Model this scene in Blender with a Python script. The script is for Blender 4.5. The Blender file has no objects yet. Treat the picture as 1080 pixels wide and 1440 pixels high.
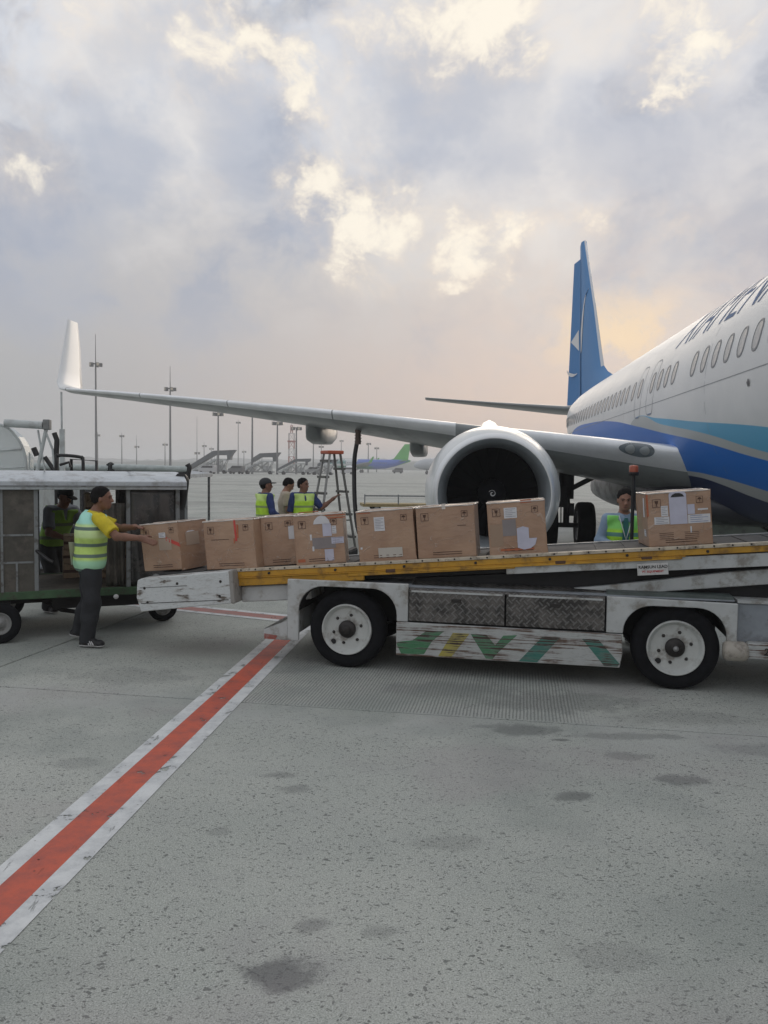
import bpy, bmesh, math, random
import numpy as np
from mathutils import Vector, Matrix

random.seed(7)
rng = np.random.default_rng(7)
S = bpy.context.scene
COL = S.collection
R = math.radians

# ------------------------------------------------------------------ camera
PITCH, ROLL, EYE = R(3.14), R(0.73), 1.871
cd = bpy.data.cameras.new('camera')
cam = bpy.data.objects.new('camera', cd)
COL.objects.link(cam)
cd.sensor_fit = 'VERTICAL'
cd.sensor_height = 36.0
cd.lens = 36.0 * 1120.8 / 1440.0
cd.clip_start = 0.05
cd.clip_end = 9000
_f = Vector((0, math.cos(PITCH), -math.sin(PITCH)))
_u = Vector((0, math.sin(PITCH), math.cos(PITCH)))
_r = Vector((1, 0, 0))
_r2 = _r * math.cos(ROLL) + _u * math.sin(ROLL)
_u2 = _u * math.cos(ROLL) - _r * math.sin(ROLL)
cam.matrix_world = Matrix(((_r2.x, _u2.x, -_f.x, 0), (_r2.y, _u2.y, -_f.y, 0), (_r2.z, _u2.z, -_f.z, EYE), (0, 0, 0, 1)))
S.camera = cam
S.view_settings.view_transform = 'Standard'
S.view_settings.look = 'None'
S.view_settings.exposure = 0.27
S.view_settings.gamma = 1.0
S.view_settings.use_curve_mapping = False
S.cycles.volume_bounces = 1
S.cycles.max_bounces = 8
S.cycles.transparent_max_bounces = 12


# ------------------------------------------------------------------ node helpers
class NT:
    def __init__(s, tree):
        s.t = tree

    def n(s, typ, **kw):
        nd = s.t.nodes.new(typ)
        for k, v in kw.items():
            setattr(nd, k, v)
        return nd

    def link(s, a, b):
        s.t.links.new(a, b)

    def put(s, sock, v):
        if isinstance(v, bpy.types.NodeSocket):
            s.t.links.new(v, sock)
        elif isinstance(v, (tuple, list)) and len(v) == 3 and sock.type == 'RGBA':
            sock.default_value = (*v, 1)
        else:
            sock.default_value = v

    def math(s, op, a, b=None, c=None, clamp=False):
        nd = s.n('ShaderNodeMath', operation=op, use_clamp=clamp)
        s.put(nd.inputs[0], a)
        if b is not None: s.put(nd.inputs[1], b)
        if c is not None: s.put(nd.inputs[2], c)
        return nd.outputs[0]

    def vmath(s, op, a, b=None, scale=None):
        nd = s.n('ShaderNodeVectorMath', operation=op)
        s.put(nd.inputs[0], a)
        if b is not None: s.put(nd.inputs[1], b)
        if scale is not None: s.put(nd.inputs['Scale'], scale)
        return nd.outputs[1] if op in ('DOT_PRODUCT', 'LENGTH', 'DISTANCE') else nd.outputs[0]

    def mix(s, f, a, b, blend='MIX'):
        nd = s.n('ShaderNodeMix', data_type='RGBA', blend_type=blend)
        s.put(nd.inputs[0], f)
        s.put(nd.inputs[6], a)
        s.put(nd.inputs[7], b)
        return nd.outputs[2]

    def smooth(s, v, a, b, o0=0.0, o1=1.0):
        nd = s.n('ShaderNodeMapRange', interpolation_type='SMOOTHSTEP')
        s.put(nd.inputs[0], v)
        nd.inputs[1].default_value = a
        nd.inputs[2].default_value = b
        nd.inputs[3].default_value = o0
        nd.inputs[4].default_value = o1
        return nd.outputs[0]

    def noise(s, vec, scale, detail=4, rough=.55, dist=0.0, out=0):
        nd = s.n('ShaderNodeTexNoise')
        if vec is not None: s.put(nd.inputs['Vector'], vec)
        nd.inputs['Scale'].default_value = scale
        nd.inputs['Detail'].default_value = detail
        nd.inputs['Roughness'].default_value = rough
        nd.inputs['Distortion'].default_value = dist
        return nd.outputs[out]

    def voro(s, vec, scale, feature='F1', rnd=1.0, out='Distance'):
        nd = s.n('ShaderNodeTexVoronoi', feature=feature)
        if vec is not None: s.put(nd.inputs['Vector'], vec)
        nd.inputs['Scale'].default_value = scale
        nd.inputs['Randomness'].default_value = rnd
        return nd.outputs[out]

    def mapping(s, vec, scale=(1, 1, 1), rot=(0, 0, 0), loc=(0, 0, 0)):
        nd = s.n('ShaderNodeMapping')
        s.put(nd.inputs[0], vec)
        nd.inputs['Location'].default_value = loc
        nd.inputs['Rotation'].default_value = rot
        nd.inputs['Scale'].default_value = scale
        return nd.outputs[0]

    def sep(s, vec):
        nd = s.n('ShaderNodeSeparateXYZ')
        s.put(nd.inputs[0], vec)
        return nd.outputs

    def comb(s, x, y, z):
        nd = s.n('ShaderNodeCombineXYZ')
        for i, v in enumerate((x, y, z)):
            s.put(nd.inputs[i], v)
        return nd.outputs[0]

    def obj(s):
        return s.n('ShaderNodeTexCoord').outputs['Object']

    def bump(s, h, strength=.3, dist=.01):
        nd = s.n('ShaderNodeBump')
        s.put(nd.inputs['Height'], h)
        nd.inputs['Strength'].default_value = strength
        nd.inputs['Distance'].default_value = dist
        return nd.outputs[0]


def srgb(r, g, b):
    f = lambda c: ((c / 255.0 + 0.055) / 1.055) ** 2.4 if c > 10 else c / 255.0 / 12.92
    return (f(r), f(g), f(b))


# ------------------------------------------------------------------ sky
W = bpy.data.worlds.new('World')
S.world = W
W.use_nodes = True
nt = NT(W.node_tree)
W.node_tree.nodes.clear()
SUN_EL, SUN_AZ = R(14), R(17)      # azimuth measured clockwise from +Y
sky = nt.n('ShaderNodeTexSky', sky_type='NISHITA')
sky.sun_disc = False
sky.sun_elevation = SUN_EL
sky.sun_rotation = SUN_AZ
sky.dust_density = 3.0
dirv = nt.vmath('NORMALIZE', nt.n('ShaderNodeTexCoord').outputs['Generated'])
dx, dy, dz = nt.sep(dirv)
zc = nt.math('MAXIMUM', dz, 0.0)
# billowing cloud mass, sampled on the sky sphere
cl = nt.vmath('MULTIPLY', dirv, (1, 1, 1.25))
wv = nt.noise(cl, 4.5, 4, .55, out=1)
clw = nt.vmath('ADD', cl, nt.vmath('SCALE', nt.vmath('SUBTRACT', wv, (.5, .5, .5)), scale=.13))
n_big = nt.noise(nt.vmath('ADD', clw, (0.33, 1.9, .72)), 3.6, 6, .55)
n_med = nt.noise(nt.vmath('ADD', clw, (3.1, .2, .5)), 8.0, 8, .6)
n_fin = nt.noise(nt.vmath('ADD', clw, (7.3, 2.1, 4.0)), 19, 7, .62)
elev = dz
# base tint by height: warm grey haze low, neutral grey in the middle, cool grey above
azn = nt.math('DIVIDE', dx, nt.math('ADD', nt.math('ABSOLUTE', dy), .05))
low = nt.mix(nt.smooth(azn, -.5, .30), srgb(168, 169, 171), srgb(223, 199, 186))
mid = nt.mix(nt.smooth(azn, -.5, .35), srgb(190, 189, 191), srgb(211, 206, 204))
top = nt.mix(nt.smooth(azn, -.5, .6), srgb(217, 221, 229), srgb(210, 212, 219))
base = nt.mix(nt.smooth(elev, .02, .26), low, mid)
base = nt.mix(nt.smooth(elev, .20, .44), base, top)
# two sizes of cloud mass, each with a grey blue underside and a paler side
mass = nt.math('ADD', nt.math('MULTIPLY', n_big, .55), nt.math('ADD', nt.math('MULTIPLY', n_med, .35), nt.math('MULTIPLY', n_fin, .10)))
amp_ = nt.smooth(elev, .05, .30)
dk = nt.math('MULTIPLY', nt.smooth(mass, .47, .59), amp_)
base = nt.mix(nt.math('MULTIPLY', dk, .92), base, srgb(172, 178, 192))
dk2 = nt.math('MULTIPLY', nt.math('MULTIPLY', nt.smooth(n_med, .50, .62), nt.smooth(n_big, .44, .56)), amp_)
base = nt.mix(nt.math('MULTIPLY', dk2, .55), base, srgb(162, 169, 186))
# the heavier grey masses in view
wob2 = nt.vmath('SCALE', nt.vmath('SUBTRACT', nt.noise(cl, 6.5, 6, .6, out=1), (.5, .5, .5)), scale=.26)
dw2 = nt.vmath('NORMALIZE', nt.vmath('ADD', dirv, wob2))
hv = None
for bx, by, bz, rad, st in [(0.049, 0.9048, 0.4229, 0.107, 0.9), (0.1226, 0.9186, 0.3758, 0.08, 0.6), (-0.1639, 0.9102, 0.3804, 0.085, 0.75), (-0.3152, 0.8891, 0.3318, 0.076, 0.8), (0.2736, 0.8896, 0.3658, 0.116, 0.7), (0.2464, 0.8799, 0.4063, 0.054, 0.6), (-0.0882, 0.9587, 0.2705, 0.049, 0.8), (0.0358, 0.9361, 0.35, 0.062, 0.7), (-0.2381, 0.8639, 0.4439, 0.054, 0.5), (0.3082, 0.9132, 0.2665, 0.089, 0.4), (-0.3788, 0.8907, 0.2514, 0.08, 0.5), (-0.2625, 0.8699, 0.4175, 0.062, 0.5)]:
    m = nt.math('MULTIPLY', nt.smooth(nt.vmath('DISTANCE', dw2, (bx, by, bz)), rad * 1.25, rad * .25), st)
    hv = m if hv is None else nt.math('MAXIMUM', hv, m)
lt = nt.math('MULTIPLY', nt.smooth(mass, .50, .40), nt.smooth(elev, .10, .40))
base = nt.mix(nt.math('MULTIPLY', lt, .75), base, srgb(236, 232, 228))
base = nt.mix(nt.math('MULTIPLY', hv, .80), base, srgb(172, 180, 197))
# sunlit breaks: directions (x, y, z), half size in radians, strength
BREAKS = [(-0.0126, 0.961, 0.2762, 0.064, 1), (-0.0337, 0.9538, 0.2985, 0.026, 0.8), (-0.0843, 0.9019, 0.4237, 0.039, 0.9), (-0.1144, 0.8919, 0.4375, 0.036, 0.6), (-0.0622, 0.934, 0.3519, 0.053, 0.8), (-0.0953, 0.9418, 0.3223, 0.031, 0.6), (0.0764, 0.8745, 0.479, 0.072, 0.8), (0.0084, 0.8758, 0.4825, 0.051, 0.6), (0.1468, 0.8663, 0.4775, 0.046, 0.8), (0.3242, 0.8466, 0.422, 0.043, 1), (0.2933, 0.8621, 0.4133, 0.021, 0.6), (0.101, 0.958, 0.2685, 0.049, 0.95), (0.1575, 0.9463, 0.2823, 0.029, 0.9), (0.2238, 0.9304, 0.2904, 0.039, 0.75), (0.3217, 0.9068, 0.2726, 0.041, 0.5), (0.0809, 0.965, 0.2494, 0.029, 0.8), (-0.1914, 0.8903, 0.4132, 0.046, 0.55), (-0.2, 0.931, 0.3053, 0.062, 0.35), (-0.3217, 0.8295, 0.4564, 0.072, 0.6), (-0.3811, 0.8628, 0.3321, 0.062, 0.25), (-0.1925, 0.8605, 0.4716, 0.062, 0.6), (0.2574, 0.8481, 0.4632, 0.062, 0.6), (-0.06, 0.8823, 0.4668, 0.041, 0.6), (-0.1514, 0.8817, 0.4468, 0.031, 0.6), (0.3217, 0.8262, 0.4625, 0.062, 0.6), (0.1443, 0.9618, 0.2327, 0.014, 0.6), (-0.3619, 0.8382, 0.408, 0.046, 0.25), (-0.3978, 0.8658, 0.3035, 0.062, 0.3), (0.2618, 0.9515, 0.1614, 0.072, 0.35)]
acc = None
wob = nt.vmath('SCALE', nt.vmath('SUBTRACT', nt.noise(cl, 13, 6, .66, out=1), (.5, .5, .5)), scale=.12)
dw = nt.vmath('NORMALIZE', nt.vmath('ADD', dirv, wob))
for bx, by, bz, rad, st in BREAKS:
    d = nt.vmath('DISTANCE', dw, (bx, by, bz))
    m = nt.math('MULTIPLY', nt.smooth(d, rad * 1.7, 0.0), st)
    acc = m if acc is None else nt.math('SUBTRACT', nt.math('ADD', acc, m), nt.math('MULTIPLY', acc, m))
rag = nt.math('ADD', nt.math('MULTIPLY', n_fin, .6), nt.math('MULTIPLY', n_med, .4))
veil = nt.math('MULTIPLY', nt.smooth(acc, .05, .9), nt.smooth(rag, .38, .60))
base = nt.mix(nt.math('MULTIPLY', veil, .72), base, srgb(245, 230, 212))
core = nt.smooth(nt.math('ADD', acc, nt.math('MULTIPLY', nt.math('SUBTRACT', rag, .5), 3.6)), .55, 1.15)
core = nt.math('MULTIPLY', core, nt.smooth(acc, .12, .5))
# breaks all over the upper sky, so that it goes on outside the picture as it does inside
high = nt.math('MULTIPLY', nt.smooth(rag, .50, .60), nt.smooth(elev, .42, .60))
core = nt.math('MAXIMUM', core, nt.math('MULTIPLY', high, .7))
base = nt.mix(nt.math('MULTIPLY', core, .92), base, (1.02, .95, .82))
# warm glow round the low sun behind the tail
for (gx, gy, gz), rad, st, c in (((.277, .947, .158), .066, .7, srgb(250, 222, 176)), ((.277, .95, .11), .24, .22, srgb(240, 208, 184))):
    d = nt.vmath('DISTANCE', nt.vmath('MULTIPLY', nt.vmath('ADD', dirv, nt.vmath('SCALE', wob, scale=.35)), (1, 1, 1.7)), (gx, gy, gz * 1.7))
    base = nt.mix(nt.math('MULTIPLY', nt.math('MULTIPLY', nt.smooth(d, rad * 1.9, 0), st), nt.smooth(n_fin, .38, .60)), base, c)
# below the horizon: dim ground tone
base = nt.mix(nt.smooth(dz, 0.0, -.05), base, (.2, .2, .19))
b1 = nt.n('ShaderNodeBackground')
nt.link(sky.outputs[0], b1.inputs[0])
b1.inputs[1].default_value = 0.05
b2 = nt.n('ShaderNodeBackground')
nt.link(base, b2.inputs[0])
b2.inputs[1].default_value = .86
mxs = nt.n('ShaderNodeMixShader')
mxs.inputs[0].default_value = 0.975      # almost closed cloud deck over the clear sky
nt.link(b1.outputs[0], mxs.inputs[1])
nt.link(b2.outputs[0], mxs.inputs[2])
wo = nt.n('ShaderNodeOutputWorld')
nt.link(mxs.outputs[0], wo.inputs[0])
W.cycles.sampling_method = 'MANUAL'
W.cycles.sample_map_resolution = 512

# ------------------------------------------------------------------ sun, veiled by cloud
sl = bpy.data.lights.new('sun', 'SUN')
sl.energy = 0.5
sl.angle = R(30)
sl.color = (1.0, .86, .70)
so = bpy.data.objects.new('sun', sl)
COL.objects.link(so)
sv = Vector((math.sin(SUN_AZ) * math.cos(SUN_EL), math.cos(SUN_AZ) * math.cos(SUN_EL), math.sin(SUN_EL)))
so.rotation_euler = sv.to_track_quat('Z', 'Y').to_euler()


# ------------------------------------------------------------------ materials
MATS = {}


def mat(name, color=(.5, .5, .5), rough=.6, metal=0.0, coat=0.0, var=.0, vscale=6.0, bumps=0.0, bscale=40.0, emit=None, spec=.5, grime=None, gscale=3.0, gamt=.5):
    """plain procedural paint / metal / cloth with optional large scale tone variation, grime and fine bump"""
    if name in MATS: return MATS[name]
    m = bpy.data.materials.new(name)
    m.use_nodes = True
    t = NT(m.node_tree)
    b = m.node_tree.nodes['Principled BSDF']
    b.inputs['Roughness'].default_value = rough
    b.inputs['Metallic'].default_value = metal
    b.inputs['Coat Weight'].default_value = coat
    b.inputs['Coat Roughness'].default_value = .12
    b.inputs['Specular IOR Level'].default_value = spec
    b.inputs['Base Color'].default_value = (*color, 1)
    if var or grime or bumps:
        o = t.obj()
        c = color
        if var:
            n = t.noise(o, vscale, 5, .6)
            c = t.mix(t.smooth(n, .3, .7), tuple(x * (1 - var) for x in color), tuple(min(1, x * (1 + var)) for x in color))
        if grime:
            g = t.noise(t.vmath('ADD', o, (3.1, 1.7, 9.2)), gscale, 7, .68)
            g2 = t.smooth(g, .48, .66)
            c = t.mix(t.math('MULTIPLY', g2, gamt), c, grime)
            t.put(b.inputs['Roughness'], t.math('ADD', rough, t.math('MULTIPLY', g2, .2), clamp=True))
        if not isinstance(c, tuple):
            t.link(c, b.inputs['Base Color'])
        if bumps:
            t.link(t.bump(t.noise(o, bscale, 3, .6), bumps, .01), b.inputs['Normal'])
    if emit:
        b.inputs['Emission Color'].default_value = (*emit[0], 1)
        b.inputs['Emission Strength'].default_value = emit[1]
    MATS[name] = m
    return m


def mat_flaking(name, paint, under=(.05, .032, .024), under2=(.16, .13, .11), amt=.5, streak=(2.2, 30, 30), rough=.55):
    """weathered paint scraped off in streaks along the object's x axis"""
    if name in MATS: return MATS[name]
    m = bpy.data.materials.new(name)
    m.use_nodes = True
    t = NT(m.node_tree)
    b = m.node_tree.nodes['Principled BSDF']
    o = t.obj()
    st = t.noise(t.mapping(o, streak), 1.6, 7, .62)
    bl = t.noise(o, 4.5, 5, .6)
    k = t.math('ADD', t.math('MULTIPLY', st, .72), t.math('MULTIPLY', bl, .36))
    m1 = t.smooth(k, .60 - amt * .1, .66 - amt * .1)
    m2 = t.smooth(k, .53 - amt * .1, .66 - amt * .1)
    fine = t.noise(t.mapping(o, (1, 4, 4)), 26, 5, .65)
    c = t.mix(t.smooth(fine, .5, .75), paint, tuple(x * .62 for x in paint))
    c = t.mix(t.math('MULTIPLY', m2, .7), c, under2)
    c = t.mix(m1, c, under)
    t.link(c, b.inputs['Base Color'])
    b.inputs['Roughness'].default_value = rough
    t.link(t.bump(t.math('SUBTRACT', fine, m1), .35, .004), b.inputs['Normal'])
    MATS[name] = m
    return m


def mat_tread(name='tread_plate'):
    """five bar style chequer plate relief"""
    if name in MATS: return MATS[name]
    m = bpy.data.materials.new(name)
    m.use_nodes = True
    t = NT(m.node_tree)
    b = m.node_tree.nodes['Principled BSDF']
    o = t.obj()
    x, y, z = t.sep(o)
    zz = t.math('ADD', z, y)
    a = t.math('ADD', x, zz)
    c = t.math('SUBTRACT', x, zz)
    f = 46.0
    s1 = t.math('SINE', t.math('MULTIPLY', a, f * 2.1))
    s2 = t.math('SINE', t.math('MULTIPLY', c, f * 2.1))
    chk = t.math('GREATER_THAN', t.math('MULTIPLY', t.math('SINE', t.math('MULTIPLY', a, f)), t.math('SINE', t.math('MULTIPLY', c, f))), 0.0)
    h = t.math('ADD', t.math('MULTIPLY', chk, t.smooth(s1, .2, .8)), t.math('MULTIPLY', t.math('SUBTRACT', 1.0, chk), t.smooth(s2, .2, .8)))
    n = t.noise(o, 5, 6, .65)
    base = t.mix(t.smooth(n, .38, .62), (.052, .05, .048), (.15, .14, .13))
    base = t.mix(t.math('MULTIPLY', h, .45), base, (.27, .27, .26))
    t.link(base, b.inputs['Base Color'])
    b.inputs['Metallic'].default_value = .55
    t.put(b.inputs['Roughness'], t.smooth(n, .3, .7, .38, .6))
    t.link(t.bump(h, .8, .006), b.inputs['Normal'])
    MATS[name] = m
    return m


# ------------------------------------------------------------------ mesh helpers
class MB:
    """collects simple shapes, then becomes ONE mesh object"""

    def __init__(s):
        s.v, s.f, s.sm, s.mi = [], [], [], []

    def add(s, vs, fs, smooth=False, mi=0):
        k = len(s.v)
        s.v += [tuple(v) for v in vs]
        for f in fs:
            s.f.append([i + k for i in f])
            s.sm.append(smooth)
            s.mi.append(mi)
        return s

    def box(s, c, d, rot=None, mi=0):
        x, y, z = d[0] / 2, d[1] / 2, d[2] / 2
        vs = [Vector(p) for p in ((-x, -y, -z), (x, -y, -z), (x, y, -z), (-x, y, -z), (-x, -y, z), (x, -y, z), (x, y, z), (-x, y, z))]
        if rot is not None:
            M = rot if isinstance(rot, Matrix) else Matrix.Rotation(rot, 3, 'Z')
            vs = [M @ v for v in vs]
        vs = [v + Vector(c) for v in vs]
        return s.add(vs, [(0, 3, 2, 1), (4, 5, 6, 7), (0, 1, 5, 4), (1, 2, 6, 5), (2, 3, 7, 6), (3, 0, 4, 7)], mi=mi)

    def bb(s, a, b, mi=0):
        return s.box([(a[i] + b[i]) / 2 for i in range(3)], [abs(b[i] - a[i]) for i in range(3)], mi=mi)

    def tube(s, pts, r, n=10, cap=True, mi=0, smooth=True):
        pts = [Vector(p) for p in pts]
        rs = r if isinstance(r, (list, tuple)) else [r] * len(pts)
        k = len(s.v)
        prev = None
        rings = []
        for i, p in enumerate(pts):
            d = (pts[min(i + 1, len(pts) - 1)] - pts[max(i - 1, 0)]).normalized()
            if prev is None:
                a = d.orthogonal().normalized()
            else:
                a = (prev - d * prev.dot(d))
                a = a.normalized() if a.length > 1e-6 else d.orthogonal().normalized()
            prev = a
            b = d.cross(a)
            rings.append([p + (a * math.cos(2 * math.pi * j / n) + b * math.sin(2 * math.pi * j / n)) * rs[i] for j in range(n)])
        vs = [v for rg in rings for v in rg]
        fs = []
        for i in range(len(pts) - 1):
            for j in range(n):
                fs.append((i * n + j, i * n + (j + 1) % n, (i + 1) * n + (j + 1) % n, (i + 1) * n + j))
        s.add(vs, fs, smooth, mi)
        if cap:
            s.add(rings[0][::-1], [tuple(range(n))], False, mi)
            s.add(rings[-1], [tuple(range(n))], False, mi)
        return s

    def lathe(s, prof, c=(0, 0, 0), axis='Y', n=32, mi=0, smooth=True, closed=False):
        """profile of (radius, along-axis) pairs"""
        vs, fs = [], []
        m = len(prof)
        for j in range(n):
            a = 2 * math.pi * j / n
            for r, h in prof:
                if axis == 'Y': q = (r * math.cos(a), h, r * math.sin(a))
                elif axis == 'X': q = (h, r * math.cos(a), r * math.sin(a))
                else: q = (r * math.cos(a), r * math.sin(a), h)
                vs.append((q[0] + c[0], q[1] + c[1], q[2] + c[2]))
        for j in range(n):
            for i in range(m - 1 + (1 if closed else 0)):
                i2 = (i + 1) % m
                fs.append((j * m + i, j * m + i2, ((j + 1) % n) * m + i2, ((j + 1) % n) * m + i))
        return s.add(vs, fs, smooth, mi)

    def prism(s, poly, h0, h1, plane='XZ', mi=0):
        """extrude a 2D polygon between two depths along the third axis"""
        def q(a, b, h):
            return (a, h, b) if plane == 'XZ' else ((a, b, h) if plane == 'XY' else (h, a, b))
        n = len(poly)
        vs = [q(a, b, h0) for a, b in poly] + [q(a, b, h1) for a, b in poly]
        fs = [tuple(range(n)), tuple(range(2 * n - 1, n - 1, -1))] + [((i + 1) % n, i, i + n, (i + 1) % n + n) for i in range(n)]
        return s.add(vs, fs, mi=mi)

    def mesh(s, name, mats):
        me = bpy.data.meshes.new(name)
        me.from_pydata(s.v, [], s.f)
        for m in (mats if isinstance(mats, (list, tuple)) else [mats]):
            me.materials.append(m)
        me.polygons.foreach_set('use_smooth', s.sm)
        me.polygons.foreach_set('material_index', s.mi)
        me.update()
        bm = bmesh.new()
        bm.from_mesh(me)
        bmesh.ops.recalc_face_normals(bm, faces=bm.faces)
        bm.to_mesh(me)
        bm.free()
        return me

    def build(s, name, mats, parent=None, label=None, bevel=0.0, seg=1, weld=False, **kw):
        o = bpy.data.objects.new(name, s.mesh(name, mats))
        COL.objects.link(o)
        if parent is not None: o.parent = parent
        if label: o['label'] = label
        if weld:
            w = o.modifiers.new('w', 'WELD'); w.merge_threshold = 1e-4
        if bevel:
            bv = o.modifiers.new('b', 'BEVEL')
            bv.width = bevel
            bv.segments = seg
            bv.limit_method = 'ANGLE'
            bv.angle_limit = R(40)
        for k, v in kw.items(): o[k] = v
        return o


def empty(name, loc, rz=0.0, label=None, cat=None, group=None, kind=None):
    o = bpy.data.objects.new(name, None)
    COL.objects.link(o)
    o.empty_display_size = .3
    o.location = loc
    o.rotation_euler = (0, 0, rz)
    tag(o, label, cat, group, kind)
    return o


def tag(o, label=None, cat=None, group=None, kind=None):
    if label: o['label'] = label
    if cat: o['category'] = cat
    if group: o['group'] = group
    if kind: o['kind'] = kind
    return o


def kids(o):
    return [c for c in KIDS.get(o.name, [])]


KIDS = {}


def copy_tree(o, parent=None):
    """copy a thing with its parts and sub-parts (meshes shared)"""
    if not KIDS.get('_ok'):
        KIDS['_ok'] = True
    c = o.copy()
    COL.objects.link(c)
    if parent is not None: c.parent = parent
    for ch in [x for x in COL.objects if x.parent is o]:
        copy_tree(ch, c)
    return c


def text_mesh(txt, size=1.0, shear=0.0, bold=0.0, spacing=1.0):
    cu = bpy.data.curves.new('t', 'FONT')
    cu.body = txt
    cu.size = size
    cu.shear = shear
    cu.offset = bold
    cu.space_character = spacing
    cu.resolution_u = 3
    ob = bpy.data.objects.new('t', cu)
    COL.objects.link(ob)
    dg = bpy.context.evaluated_depsgraph_get()
    dg.update()
    me = bpy.data.meshes.new_from_object(ob.evaluated_get(dg))
    bpy.data.objects.remove(ob)
    bpy.data.curves.remove(cu)
    return me


def text_part(txt, name, m, parent, M, size, shear=0.0, bold=0.0, label=None):
    """flat lettering: M maps text x,y,z to the parent's space"""
    me = text_mesh(txt, size, shear, bold)
    me.transform(M)
    me.materials.clear()
    me.materials.append(m)
    o = bpy.data.objects.new(name, me)
    COL.objects.link(o)
    o.parent = parent
    if label: o['label'] = label
    return o

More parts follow.
